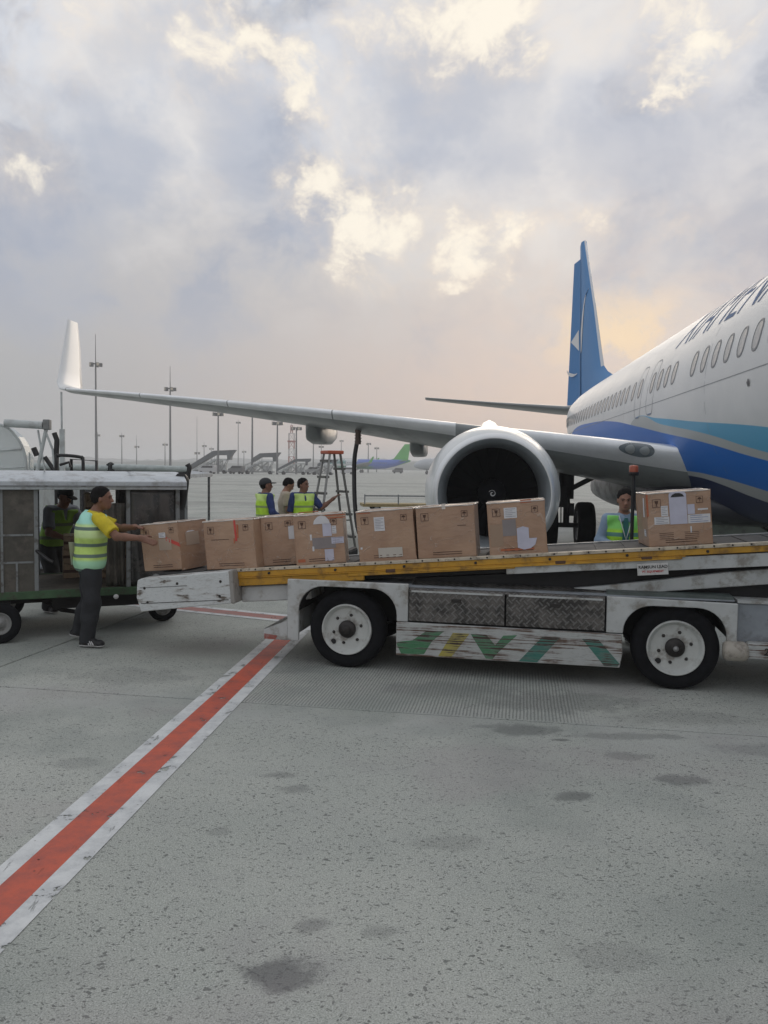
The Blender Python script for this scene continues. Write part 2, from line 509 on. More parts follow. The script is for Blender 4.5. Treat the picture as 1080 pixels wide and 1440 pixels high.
# ================================================================== GROUND
def mat_concrete():
    m = bpy.data.materials.new('apron_concrete')
    m.use_nodes = True
    t = NT(m.node_tree)
    b = m.node_tree.nodes['Principled BSDF']
    o = t.obj()
    x, y, z = t.sep(o)
    flat = t.comb(x, y, 0.0)
    big = t.noise(flat, .55, 5, .55)
    med = t.noise(flat, 3.2, 6, .65)
    c = t.mix(t.smooth(big, .3, .7), (.325, .352, .316), (.425, .442, .398))
    c = t.mix(t.math('MULTIPLY', t.smooth(med, .45, .72), .35), c, (.255, .27, .26))
    # sand and aggregate grain
    g1 = t.noise(flat, 150, 3, .7)
    g2 = t.noise(flat, 48, 4, .7)
    c = t.mix(t.smooth(g1, .44, .70), c, (.55, .565, .545))
    c = t.mix(t.math('MULTIPLY', t.smooth(g1, .50, .30), .85), c, (.15, .16, .152))
    c = t.mix(t.math('MULTIPLY', t.smooth(g2, .50, .68), .45), c, (.215, .23, .215))
    # worn out pits, a little longer than wide
    w = t.vmath('ADD', flat, t.vmath('SCALE', t.vmath('SUBTRACT', t.noise(flat, 22, 3, .6, out=1), (.5, .5, .5)), scale=.06))
    dens = t.smooth(t.noise(flat, .9, 3, .6), .22, .58)
    pits = None
    for sc, th, rt in ((24, .29, .4), (50, .38, -.5)):
        mp = t.mapping(w, (1, 1.7, 1), (0, 0, rt), (sc * .13, 0, 0))
        v = t.voro(mp, sc)
        rc = t.voro(mp, sc, out='Color')
        keep = t.math('GREATER_THAN', t.sep(rc)[0], .42 if sc < 30 else .30)
        size = t.math('MULTIPLY', t.sep(rc)[1], th)
        pm = t.math('MULTIPLY', t.smooth(t.math('SUBTRACT', t.math('ADD', size, .05), v), 0.0, .07), keep)
        pm = t.math('MULTIPLY', pm, t.math('ADD', t.math('MULTIPLY', dens, .75), .25))
        pits = pm if pits is None else t.math('MAXIMUM', pits, pm)
    c = t.mix(t.math('MULTIPLY', pits, .74), c, (.075, .082, .078))
    # smoother, cleaner band beside the joint
    u_ = t.math('ADD', t.math('MULTIPLY', t.math('ADD', x, 3.62), .985), t.math('MULTIPLY', t.math('SUBTRACT', y, 6.68), -.17))
    v_ = t.math('ADD', t.math('MULTIPLY', t.math('ADD', x, 3.62), .17), t.math('MULTIPLY', t.math('SUBTRACT', y, 6.68), .985))
    band = t.math('MULTIPLY', t.smooth(t.math('ABSOLUTE', t.math('ADD', v_, .15)), .55, .12), t.smooth(t.noise(flat, 1.4, 4, .6), .35, .6))
    c = t.mix(t.math('MULTIPLY', band, .5), c, (.40, .415, .40))
    # tined patch: fine parallel grooves in the slab beyond the joint
    edge = t.math('MULTIPLY', t.noise(flat, 3, 4, .6), .35)
    inu = t.math('MULTIPLY', t.smooth(t.math('ADD', u_, edge), 2.6, 2.8), t.smooth(t.math('ADD', u_, edge), 5.55, 5.2))
    inv = t.math('MULTIPLY', t.math('GREATER_THAN', v_, .02), t.smooth(v_, 1.75, 1.2))
    tin = t.math('MULTIPLY', inu, inv)
    wave = t.math('SINE', t.math('ADD', t.math('MULTIPLY', u_, 2 * math.pi / .027), t.math('MULTIPLY', t.noise(flat, 5, 2), 2.5)))
    groove = t.math('MULTIPLY', t.smooth(wave, -.1, .9), tin)
    c = t.mix(t.math('MULTIPLY', groove, .55), c, (.12, .125, .12))
    c = t.mix(t.math('MULTIPLY', t.math('MULTIPLY', tin, t.smooth(wave, .0, -1.0)), .35), c, (.42, .43, .41))
    # oil and water stains
    stain = None
    wob = t.math('ADD', t.math('MULTIPLY', t.math('SUBTRACT', t.noise(flat, 6, 7, .72), .5), 2.3), t.math('MULTIPLY', t.math('SUBTRACT', t.noise(flat, 60, 3, .7), .5), .6))
    for sx, sy, ra, rb, st in ((1.02, 5.66, .27, .13, .75), (.78, 5.72, .14, .06, .5), (1.25, 5.45, .07, .03, .8), (1.84, 4.75, .16, .10, .7), (1.12, 4.49, .12, .08, .9),
                               (1.62, 5.15, .2, .08, .5), (1.75, 5.55, .5, .08, .45), (1.45, 6.35, .75, .33, .42), (.6, 6.7, .6, .28, .38), (2.3, 6.0, .6, .2, .3),
                               (-.36, 2.85, .16, .11, .95), (-.27, 3.16, .08, .06, .55), (.0, 3.12, .09, .05, .4), (-.62, 4.75, .12, .05, .45), (-.5, 4.55, .1, .07, .5), (-.82, 4.0, .08, .06, .35),
                               (-1.9, 4.9, .22, .1, .3), (.35, 3.9, .2, .1, .3), (-1.0, 7.3, .5, .2, .35), (-2.2, 7.0, .6, .3, .28), (.9, 3.0, .22, .12, .3), (2.7, 5.3, .5, .15, .35), (-3.2, 5.6, .4, .3, .25)):
        dx_ = t.math('DIVIDE', t.math('SUBTRACT', x, sx), ra)
        dy_ = t.math('DIVIDE', t.math('SUBTRACT', y, sy), rb)
        d = t.math('SQRT', t.math('ADD', t.math('MULTIPLY', dx_, dx_), t.math('MULTIPLY', dy_, dy_)))
        mk = t.math('MULTIPLY', t.smooth(t.math('ADD', d, wob), 1.15, .55), st)
        stain = mk if stain is None else t.math('MAXIMUM', stain, mk)
    c = t.mix(t.math('MULTIPLY', stain, .8), c, (.072, .078, .08))
    # faint warm and violet discolouration
    hue0 = t.noise(t.vmath('ADD', flat, (4, 13, 0)), .45, 4, .6)
    c = t.mix(t.math('MULTIPLY', t.smooth(hue0, .46, .66), .5), c, (.20, .228, .212))
    hue = t.noise(t.vmath('ADD', flat, (20, 3, 0)), .8, 3, .5)
    c = t.mix(t.math('MULTIPLY', t.smooth(hue, .52, .7), .28), c, (.30, .265, .275))
    # far apron: long worn streaks across the view
    fs = t.noise(t.mapping(o, (.008, .10, 1), (0, 0, .16)), 1.0, 6, .62)
    fs2 = t.noise(t.mapping(o, (.03, .35, 1), (0, 0, -.1)), 1.0, 5, .6)
    far = t.smooth(y, 9, 26)
    c = t.mix(t.math('MULTIPLY', t.math('MULTIPLY', t.smooth(fs, .48, .64), far), .6), c, (.20, .205, .195))
    c = t.mix(t.math('MULTIPLY', t.math('MULTIPLY', t.smooth(fs2, .5, .7), far), .45), c, (.47, .47, .44))
    t.link(c, b.inputs['Base Color'])
    t.put(b.inputs['Roughness'], t.math('SUBTRACT', .86, t.math('MULTIPLY', stain, .28)))
    hgt = t.math('SUBTRACT', t.math('MULTIPLY', g1, .35), t.math('ADD', pits, t.math('MULTIPLY', groove, 1.0)))
    t.link(t.bump(hgt, .55, .006), b.inputs['Normal'])
    return m


M_CON = mat_concrete()
g = MB()
g.add([(-1500, -300, -.022), (1500, -300, -.022), (1500, 2600, -.022), (-1500, 2600, -.022)], [(0, 1, 2, 3)])
ground = g.build('ground', M_CON)
tag(ground, kind='structure')
JA = R(9.8)
ju, jv = Vector((math.cos(JA), -math.sin(JA), 0)), Vector((math.sin(JA), math.cos(JA), 0))
J0 = Vector((-3.62, 6.68, 0))
for i in range(-3, 4):
    for j in range(-2, 5):
        a0, a1 = i * 7.5 + .010, (i + 1) * 7.5 - .010
        b0, b1 = j * 5.2 + .010, (j + 1) * 5.2 - .010
        e = .006
        mb = MB()
        lo = [J0 + ju * a + jv * b + Vector((0, 0, -.021)) for a, b in ((a0, b0), (a1, b0), (a1, b1), (a0, b1))]
        md = [J0 + ju * a + jv * b + Vector((0, 0, -.005)) for a, b in ((a0, b0), (a1, b0), (a1, b1), (a0, b1))]
        hi = [J0 + ju * a + jv * b for a, b in ((a0 + e, b0 + e), (a1 - e, b0 + e), (a1 - e, b1 - e), (a0 + e, b1 - e))]
        fs = [(8, 9, 10, 11)]
        for k in range(4):
            fs += [(k, (k + 1) % 4, 4 + (k + 1) % 4, 4 + k), (4 + k, 4 + (k + 1) % 4, 8 + (k + 1) % 4, 8 + k)]
        mb.add(lo + md + hi, fs)
        mb.build('slab', M_CON, ground)
sl0 = [J0 + ju * a + jv * b_ + Vector((0, 0, -.0135)) for a, b_ in ((-22.5, -10.4), (30, -10.4), (30, 26), (-22.5, 26))]
MB().add(sl0, [(0, 1, 2, 3)]).build('joint_sealant', mat('dark_joint_sealant', (.035, .036, .036), .9, var=.4, vscale=3), ground)


def mat_linepaint(name, col, dirt, wear=.5, seed=0.0):
    """road paint with chipped patches where the bare concrete shows through"""
    m = bpy.data.materials.new(name)
    m.use_nodes = True
    t = NT(m.node_tree)
    b = m.node_tree.nodes['Principled BSDF']
    o = t.vmath('ADD', t.obj(), (seed, seed, 0))
    n = t.noise(o, 5.5, 7, .68)
    f = t.noise(o, 60, 4, .7)
    n3 = t.noise(t.mapping(o, (6, 1.2, 1), (0, 0, .9)), 3.0, 5, .6)
    worn = t.math('MAXIMUM', t.smooth(t.math('ADD', n, t.math('MULTIPLY', f, .10)), .70 - .08 * wear, .72 - .08 * wear), t.math('MULTIPLY', t.smooth(n3, .64, .70), wear))
    worn = t.math('MAXIMUM', worn, t.math('MULTIPLY', t.smooth(t.voro(o, 24), .13, .07), t.math('GREATER_THAN', t.sep(t.voro(o, 24, out='Color'))[0], 1.0 - .22 * wear)))
    c = t.mix(t.smooth(n, .35, .7), col, dirt)
    c = t.mix(t.math('MULTIPLY', t.smooth(f, .5, .75), .35), c, tuple(x * .6 for x in col))
    t.link(c, b.inputs['Base Color'])
    b.inputs['Roughness'].default_value = .6
    tr = t.n('ShaderNodeBsdfTransparent')
    mx = t.n('ShaderNodeMixShader')
    t.link(worn, mx.inputs[0])
    t.link(b.outputs[0], mx.inputs[1])
    t.link(tr.outputs[0], mx.inputs[2])
    t.link(mx.outputs[0], m.node_tree.nodes['Material Output'].inputs[0])
    return m


M_WLINE = mat_linepaint('white_line_paint', (.66, .68, .68), (.45, .47, .48), .6)
M_RLINE = mat_linepaint('red_line_paint', (.56, .105, .055), (.34, .085, .065), .22, 5.0)
M_RLINE2 = mat_linepaint('faded_red_line_paint', (.36, .14, .12), (.28, .16, .14), .5, 9.0)


def strip(a, b, w0, w1, z=.004):
    """flat band from a to b between the side offsets w0 and w1"""
    a, b = Vector((*a, 0)), Vector((*b, 0))
    d = (b - a).normalized()
    n = Vector((d.y, -d.x, 0))
    k = 24
    vs = []
    for i in range(k + 1):
        p = a.lerp(b, i / k)
        vs += [p + n * w0 + Vector((0, 0, z)), p + n * w1 + Vector((0, 0, z))]
    return MB().add(vs, [(2 * i, 2 * i + 1, 2 * i + 3, 2 * i + 2) for i in range(k)])


def lineX(y): return -1.588 + .1000 * (y - 3.45)
la, lb = (lineX(-3), -3), (lineX(9.42), 9.42)
rl = empty('painted_line', (0, 0, 0)); tag(rl, kind='structure')
strip(la, lb, -.090, .090).build('red_band', M_RLINE, rl)
strip(la, lb, -.190, -.0902).build('white_band', M_WLINE, rl)
strip(la, lb, .0902, .195).build('white_band', M_WLINE, rl)
la2, lb2 = (-1.05, 9.69), (-9.5, 13.45)
strip(la2, lb2, -.10, .12, .0041).build('faded_red_band', M_RLINE2, rl)
strip(la2, lb2, -.20, -.1002, .0041).build('white_band', M_WLINE, rl)
strip(la2, lb2, .1202, .23, .0041).build('white_band', M_WLINE, rl)

# ================================================================== AIRLINER
PSI = R(5.71)
AX, AY = 5.27, -.63
FUS = [  # station, top, bottom, half width
    (0, 2.42, 2.28, .06), (.12, 2.62, 2.05, .28), (.4, 2.88, 1.72, .56), (1, 3.28, 1.38, .95), (1.6, 3.62, 1.2, 1.2), (2.2, 4.15, 1.1, 1.42), (3, 4.62, 1.04, 1.64), (4.2, 4.9, 1.01, 1.80),
    (5.5, 5.0, 1.01, 1.87), (7, 5.02, 1.01, 1.88), (24.5, 5.02, 1.01, 1.88), (26, 5.02, 1.12, 1.865), (28, 5.02, 1.5, 1.77), (30, 5.01, 2.05, 1.6), (32, 4.98, 2.65, 1.36), (34, 4.93, 3.2, 1.07),
    (36, 4.84, 3.68, .72), (37.2, 4.74, 3.95, .45), (38.0, 4.6, 4.15, .2)]
FX = np.array([f[0] for f in FUS]); FT = np.array([f[1] for f in FUS]); FB = np.array([f[2] for f in FUS]); FW = np.array([f[3] for f in FUS])


def fsec(x):
    t, b, w = (float(np.interp(x, FX, q)) for q in (FT, FB, FW))
    return t, b, w, b + (t - b) * .52


def fsurf(x, z, off=0.0):
    """starboard surface point at a station and height, pushed out by off"""
    t, b, w, c = fsec(x)
    h = (t - c) if z > c else (c - b)
    s = max(-1, min(1, (z - c) / h))
    co = math.sqrt(max(0, 1 - s * s))
    ny, nz = co / w, s / h
    l = math.hypot(ny, nz) or 1
    return Vector((x, w * co + off * ny / l, c + h * s + off * nz / l))


def farc(x, z0, s, off):
    """walk the arc length s up the section from height z0"""
    t, b, w, c = fsec(x)
    a = math.asin(max(-1, min(1, (z0 - c) / ((t - c) if z0 > c else (c - b)))))
    a += s / ((w + (t - c)) / 2)
    h = (t - c) if a > 0 else (c - b)
    ny, nz = math.cos(a) / w, math.sin(a) / h
    l = math.hypot(ny, nz)
    return Vector((x, w * math.cos(a) + off * ny / l, c + h * math.sin(a) + off * nz / l))


def mat_livery():
    m = bpy.data.materials.new('airliner_livery_paint')
    m.use_nodes = True
    t = NT(m.node_tree)
    b = m.node_tree.nodes['Principled BSDF']
    o = t.obj()
    x, y, z = t.sep(o)
    xn = t.math('DIVIDE', x, 40.0, clamp=True)

    def curve(pts):
        nd = t.n('ShaderNodeFloatCurve')
        cv = nd.mapping.curves[0]
        pts = [(px / 40.0, pz / 6.0) for px, pz in pts]
        cv.points[0].location = pts[0]
        cv.points[1].location = pts[-1]
        for p_ in pts[1:-1]:
            cv.points.new(*p_)
        nd.mapping.update()
        t.link(xn, nd.inputs['Value'])
        return t.math('MULTIPLY', nd.outputs[0], 6.0)

    def below(cv, s=.006):
        return t.smooth(t.math('SUBTRACT', cv, z), -s, s)
    n = t.noise(o, .8, 5, .6)
    white = t.mix(t.smooth(n, .35, .65), (.70, .715, .72), (.76, .77, .77))
    c = white
    lb = curve([(0, 1.6), (5, 1.9), (8, 2.2), (10.1, 2.43), (12.8, 2.65), (15, 2.84), (16.7, 2.96), (18, 2.4), (24, 1.2), (40, .5)])
    lbb = curve([(0, 1.2), (5, 1.5), (8, 1.85), (10.4, 2.15), (12.3, 2.44), (14.7, 2.71), (16.7, 2.955), (18, 2.41), (24, 1.2), (40, .5)])
    bt = curve([(0, 1.1), (5, 1.4), (8, 1.75), (10.6, 2.06), (12.5, 2.32), (14.8, 2.57), (16.6, 2.77), (19.5, 3.05), (22.6, 3.19), (25.5, 3.2), (27.5, 2.95), (31, 2.1), (40, 1)])
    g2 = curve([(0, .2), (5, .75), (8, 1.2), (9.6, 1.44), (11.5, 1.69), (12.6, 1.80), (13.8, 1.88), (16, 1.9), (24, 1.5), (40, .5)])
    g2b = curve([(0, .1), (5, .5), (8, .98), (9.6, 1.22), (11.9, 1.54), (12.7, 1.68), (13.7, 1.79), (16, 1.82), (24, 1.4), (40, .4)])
    c = t.mix(below(lb), c, (.11, .42, .66))
    c = t.mix(below(lbb), c, (.47, .50, .50))
    c = t.mix(below(bt), c, (.006, .16, .60))
    c = t.mix(below(g2), c, (.42, .44, .44))
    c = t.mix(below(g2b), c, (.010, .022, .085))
    t.link(c, b.inputs['Base Color'])
    b.inputs['Roughness'].default_value = .42
    b.inputs['Coat Weight'].default_value = .12
    b.inputs['Specular IOR Level'].default_value = .35
    b.inputs['Coat Roughness'].default_value = .2
    # skin panels: very faint waviness
    t.link(t.bump(t.noise(t.mapping(o, (1, .6, 2.2)), 1.1, 2, .5), .12, .03), b.inputs['Normal'])
    return m


M_LIV = mat_livery()
M_SEAM = mat('panel_seam', (.30, .32, .34), .6)
M_WGREY = mat('wing_grey_shaded', (.27, .29, .295), .38, coat=.3, var=.1, vscale=.7, grime=(.22, .23, .23), gscale=1.6, gamt=.35)  # grey paint taken darker: the shade under the wing is put into the colour
M_SLAT = mat('bare_leading_edge_metal', (.80, .82, .84), .3, metal=.45, var=.06, vscale=2)
M_WLWHITE = mat('winglet_white_paint', (.74, .77, .78), .32, coat=.4)
M_NAC = mat('engine_cowl_white_paint', (.66, .69, .69), .3, coat=.4, var=.05, vscale=2)
M_LIP = mat('engine_inlet_grey_metal', (.33, .36, .38), .36, metal=.55, var=.12, vscale=3)
M_DARK = mat('dark_engine_interior', (.006, .006, .009), .7)
M_FAN = mat('titanium_fan_blade', (.010, .011, .015), .45, metal=.5)
M_WHITE = mat('white_decal_paint', (.75, .75, .75), .5)
M_TITLE = mat('title_lettering_blue_grey', (.19, .25, .38), .85, spec=.15)
M_FIN = mat('tail_fin_blue', (.085, .26, .55), .6, spec=.25)
M_FINEDGE = mat('fin_leading_edge_metal', (.62, .66, .70), .3, metal=.4)
M_WINP = mat('cabin_window_blind', (.33, .325, .31), .28, coat=.6, var=.15, vscale=3)
M_WINF = mat('cabin_window_surround', (.20, .21, .22), .45)
M_TYRE = mat('tyre_rubber', (.0065, .007, .009), .9, var=.25, vscale=14, bumps=.2, bscale=90, grime=(.022, .022, .022), gscale=6, gamt=.3, spec=.25)
M_STEEL = mat('gear_steel_grey', (.23, .24, .24), .45, metal=.5, grime=(.05, .05, .05), gscale=7)
M_BLACK = mat('black_rubber_hose', (.014, .014, .015), .5)
M_GLASS = mat('lamp_glass', (.13, .16, .18), .12, coat=1.0, spec=.8)

plane = empty('passenger_airliner', (AX, AY, 0), R(90) - PSI, 'white and blue twin-jet airliner with a curved winglet, parked behind the belt loader', 'airliner')

xs = sorted(set(list(FX) + [i * 1.0 for i in range(3, 38)] + [.05, .7, 1.3]))
NS = 128
vs, fs = [], []
for x in xs:
    t_, b_, w_, c_ = fsec(x)
    for k in range(NS):
        a = 2 * math.pi * k / NS
        h = (t_ - c_) if math.sin(a) > 0 else (c_ - b_)
        vs.append((x, w_ * math.cos(a), c_ + h * math.sin(a)))
for i in range(len(xs) - 1):
    for k in range(NS):
        fs.append((i * NS + k, i * NS + (k + 1) % NS, (i + 1) * NS + (k + 1) % NS, (i + 1) * NS + k))
fus = MB().add(vs, fs, True)
fus.add([vs[k] for k in range(NS)], [tuple(range(NS))], True)
fus.add([vs[(len(xs) - 1) * NS + k] for k in range(NS)], [tuple(range(NS))], True)
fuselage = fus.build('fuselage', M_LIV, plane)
# cockpit windows on the nose
for sgn in (1, -1):
    for k, (a, b2) in enumerate((((1.55, 3.28, 3.6), (1.95, 3.45, 3.95)), ((2.02, 3.42, 3.98), (2.6, 3.5, 4.1)))):
        q = [fsurf(a[0], a[1], .006), fsurf(b2[0], b2[1], .006), fsurf(b2[0], b2[2], .006), fsurf(a[0], a[2] - .02, .006)]
        q = [Vector((p.x, p.y * sgn, p.z)) for p in q]
        MB().add(q, [(0, 1, 2, 3)]).build('cockpit_window', M_GLASS, plane)


def ribbon(pts, wid, name, m, parent=plane, off=.004, closed=False):
    """thin line laid on the fuselage skin through (station, height) points"""
    P = []
    for i in range(len(pts) - 1 + (1 if closed else 0)):
        a, b = pts[i], pts[(i + 1) % len(pts)]
        L = math.hypot(b[0] - a[0], b[1] - a[1])
        k = max(1, int(L / .25))
        for j in range(k):
            P.append((a[0] + (b[0] - a[0]) * j / k, a[1] + (b[1] - a[1]) * j / k))
    P.append(pts[0] if closed else pts[-1])
    vs = []
    for i, q in enumerate(P):
        a, b = P[max(i - 1, 0)], P[min(i + 1, len(P) - 1)]
        if closed and i in (0, len(P) - 1): a, b = P[-2], P[1]
        d = Vector((b[0] - a[0], b[1] - a[1])).normalized()
        vs += [fsurf(q[0] - d.y * wid / 2, q[1] + d.x * wid / 2, off), fsurf(q[0] + d.y * wid / 2, q[1] - d.x * wid / 2, off)]
    return MB().add(vs, [(2 * i, 2 * i + 1, 2 * i + 3, 2 * i + 2) for i in range(len(P) - 1)]).build(name, m, parent)


def oval(cx, cz, w, h, n=20, p=2.6):
    out = []
    for k in range(n):
        a = 2 * math.pi * k / n
        c, s_ = math.cos(a), math.sin(a)
        out.append((cx + w / 2 * math.copysign(abs(c) ** (2 / p), c), cz + h / 2 * math.copysign(abs(s_) ** (2 / p), s_)))
    return out


# cabin windows, each a surround with its own pane
wx = [10.18 + .532 * i for i in range(-11, 6)] + [14.0, 14.5, 15.0, 15.55, 16.62, 17.25, 17.9]
q = 18.42
while q < 33.4:
    wx.append(q)
    q += .508
for x in wx:
    if 9.7 < x < 9.9: continue
    z = 3.53 + max(0, x - 26) * .022
    f = MB()
    o1, o2, o3 = oval(x, z, .285, .40), oval(x, z, .235, .345), oval(x, z, .225, .33)
    n = len(o1)
    f.add([fsurf(a, b, .002) for a, b in o1] + [fsurf(a, b, .009) for a, b in o2] + [fsurf(a, b, .003) for a, b in o3],
          [(k, (k + 1) % n, n + (k + 1) % n, n + k) for k in range(n)] + [(n + k, n + (k + 1) % n, 2 * n + (k + 1) % n, 2 * n + k) for k in range(n)], True)
    wf = f.build('window', M_WINF, plane)
    zs = [(a, b) for a, b in o3]
    MB().add([fsurf(a, b, .0042) for a, b in zs] + [fsurf(x, z, .0046)], [(k, (k + 1) % n, n) for k in range(n)], True).build('pane', M_WINP, wf)

# overwing exits and other door outlines
for x in (15.57, 16.62):
    d = ribbon(oval(x, 3.44, .56, 1.02, 28, 4), .018, 'emergency_exit_outline', M_SEAM, closed=True)
    MB().add([fsurf(x - .15, 2.96, .004), fsurf(x + .12, 2.96, .004), fsurf(x + .12, 2.925, .004), fsurf(x - .15, 2.925, .004)], [(0, 1, 2, 3)]).build('exit_stencil', M_TITLE, d)
ribbon(oval(4.6, 3.35, .85, 1.85, 32, 5), .02, 'cabin_door_outline', M_SEAM, closed=True)
ribbon(oval(30.6, 3.6, .78, 1.65, 32, 5), .02, 'cabin_door_outline', M_SEAM, closed=True)
ribbon(oval(8.0, 1.95, 1.2, .9, 28, 6), .018, 'cargo_door_outline', M_SEAM, closed=True)
ribbon([(3.5, 3.12), (28, 3.12)], .011, 'lap_seam', M_SEAM)
for x in (6.6, 9.4, 12.1, 17.95, 20.6, 23.4, 26.2):
    ribbon([(x, 1.3), (x, 2.2), (x, 3.1), (x, 3.9), (x, 4.7), (x, 5.0)], .008, 'panel_seam', M_SEAM)
MB().add([fsurf(a, b, .012) for a, b in oval(10.28, 2.97, .07, .10, 14, 2)] + [fsurf(10.28, 2.97, .03)], [(k, (k + 1) % 14, 14) for k in range(14)], True).build('static_port', mat('static_port_steel', (.16, .16, .17), .4, metal=.6), plane)

# title lettering wrapped over the crown
def wrap_title():
    me = text_mesh('XIAMENAIR', 1.0, shear=.26, bold=-.012)
    bm = bmesh.new()
    bm.from_mesh(me)
    xsv = [v.co.x for v in bm.verts]
    x0, x1 = min(xsv), max(xsv)
    y1 = max(v.co.y for v in bm.verts)
    for k in range(1, 12):
        geom = list(bm.verts) + list(bm.edges) + list(bm.faces)
        bmesh.ops.bisect_plane(bm, geom=geom, plane_co=(0, y1 * k / 12, 0), plane_no=(0, 1, 0))
    for k in range(1, 24):
        geom = list(bm.verts) + list(bm.edges) + list(bm.faces)
        bmesh.ops.bisect_plane(bm, geom=geom, plane_co=(x0 + (x1 - x0) * k / 24, 0, 0), plane_no=(1, 0, 0))
    for v in bm.verts:
        st = 14.75 - (v.co.x - x0) / (x1 - x0) * 5.55
        v.co = farc(st, 4.02, v.co.y / y1 * .90, .004)
    bm.to_mesh(me)
    bm.free()
    me.materials.clear()
    me.materials.append(M_TITLE)
    o = bpy.data.objects.new('title_lettering', me)
    COL.objects.link(o)
    o.parent = plane
    o['label'] = 'blue-grey slanted letters reading XIAMENAIR along the crown'


wrap_title()
# small antenna on the crown and blade under the belly
MB().prism([(11.9, 5.0), (12.25, 5.0), (12.35, 5.3), (12.2, 5.3)], -.02, .02, 'XZ').build('antenna', M_WHITE, plane)
MB().prism([(10.55, 1.03), (11.0, 1.03), (11.2, .62), (10.98, .62)], -.03, .03, 'XZ').build('belly_antenna', M_WHITE, plane)

# wing to body fairing
vs, fs = [], []
FXs = [13.8, 14.2, 14.8, 15.6, 17, 19, 21, 22.5, 23.6, 24.4]
FWs = [.9, 1.3, 1.6, 1.8, 1.95, 2.0, 1.98, 1.85, 1.6, 1.2]
FTs = [1.4, 1.6, 1.8, 2.0, 2.25, 2.25, 2.2, 2.0, 1.7, 1.4]
FBs = [1.1, .98, .92, .88, .86, .86, .88, .95, 1.05, 1.25]
n = 40
for x, w, tt, bb_ in zip(FXs, FWs, FTs, FBs):
    c = (tt + bb_) / 2
    for k in range(n):
        a = 2 * math.pi * k / n
        co, si = math.cos(a), math.sin(a)
        vs.append((x, w * math.copysign(abs(co) ** .75, co), c + (tt - bb_) / 2 * math.copysign(abs(si) ** .75, si)))
for i in range(len(FXs) - 1):
    fs += [(i * n + k, i * n + (k + 1) % n, (i + 1) * n + (k + 1) % n, (i + 1) * n + k) for k in range(n)]
fs += [tuple(range(n)), tuple((len(FXs) - 1) * n + k for k in range(n))]
M_BELLY = mat('belly_fairing_dark_grey', (.035, .04, .052), .4, coat=.2, grime=(.03, .03, .03), gscale=2)
MB().add(vs, fs, True).build('belly_fairing', M_BELLY, plane)

# wing: airfoil sections  (span y, leading edge x, leading edge z, trailing edge x, trailing edge z, thickness ratio)
WS = [(1.3, 13.75, 2.20, 21.5, 2.1, .125), (1.95, 14.2, 2.29, 21.5, 2.12, .125), (3.0, 14.9, 2.44, 21.55, 2.2, .122), (4.0, 15.6, 2.58, 21.6, 2.32, .118), (4.95, 16.2, 2.70, 21.65, 2.45, .115), (5.8, 16.72, 2.82, 21.7, 2.58, .112),
      (7.7, 17.72, 3.06, 22.1, 2.88, .108), (9.2, 18.5, 3.24, 22.42, 3.08, .105), (12, 19.97, 3.56, 22.95, 3.44, .10), (15, 21.55, 3.88, 23.55, 3.80, .10), (17.05, 22.66, 4.08, 23.95, 4.04, .10)]


def foil(k, tr, ch, uf=1.0):
    """closed section: list of (chord fraction, thickness offset)"""
    xs_ = [1 - math.cos(math.pi / 2 * i / k) for i in range(k + 1)]
    th = lambda x: 5 * tr * (.2969 * math.sqrt(x) - .126 * x - .3516 * x * x + .2843 * x ** 3 - .1015 * x ** 4)
    up = [(x, th(x) * 1.05 * uf) for x in xs_]
    dn = [(x, -th(x) * (.95 + .75 * (1 - uf))) for x in xs_]
    return up[::-1] + dn[1:]


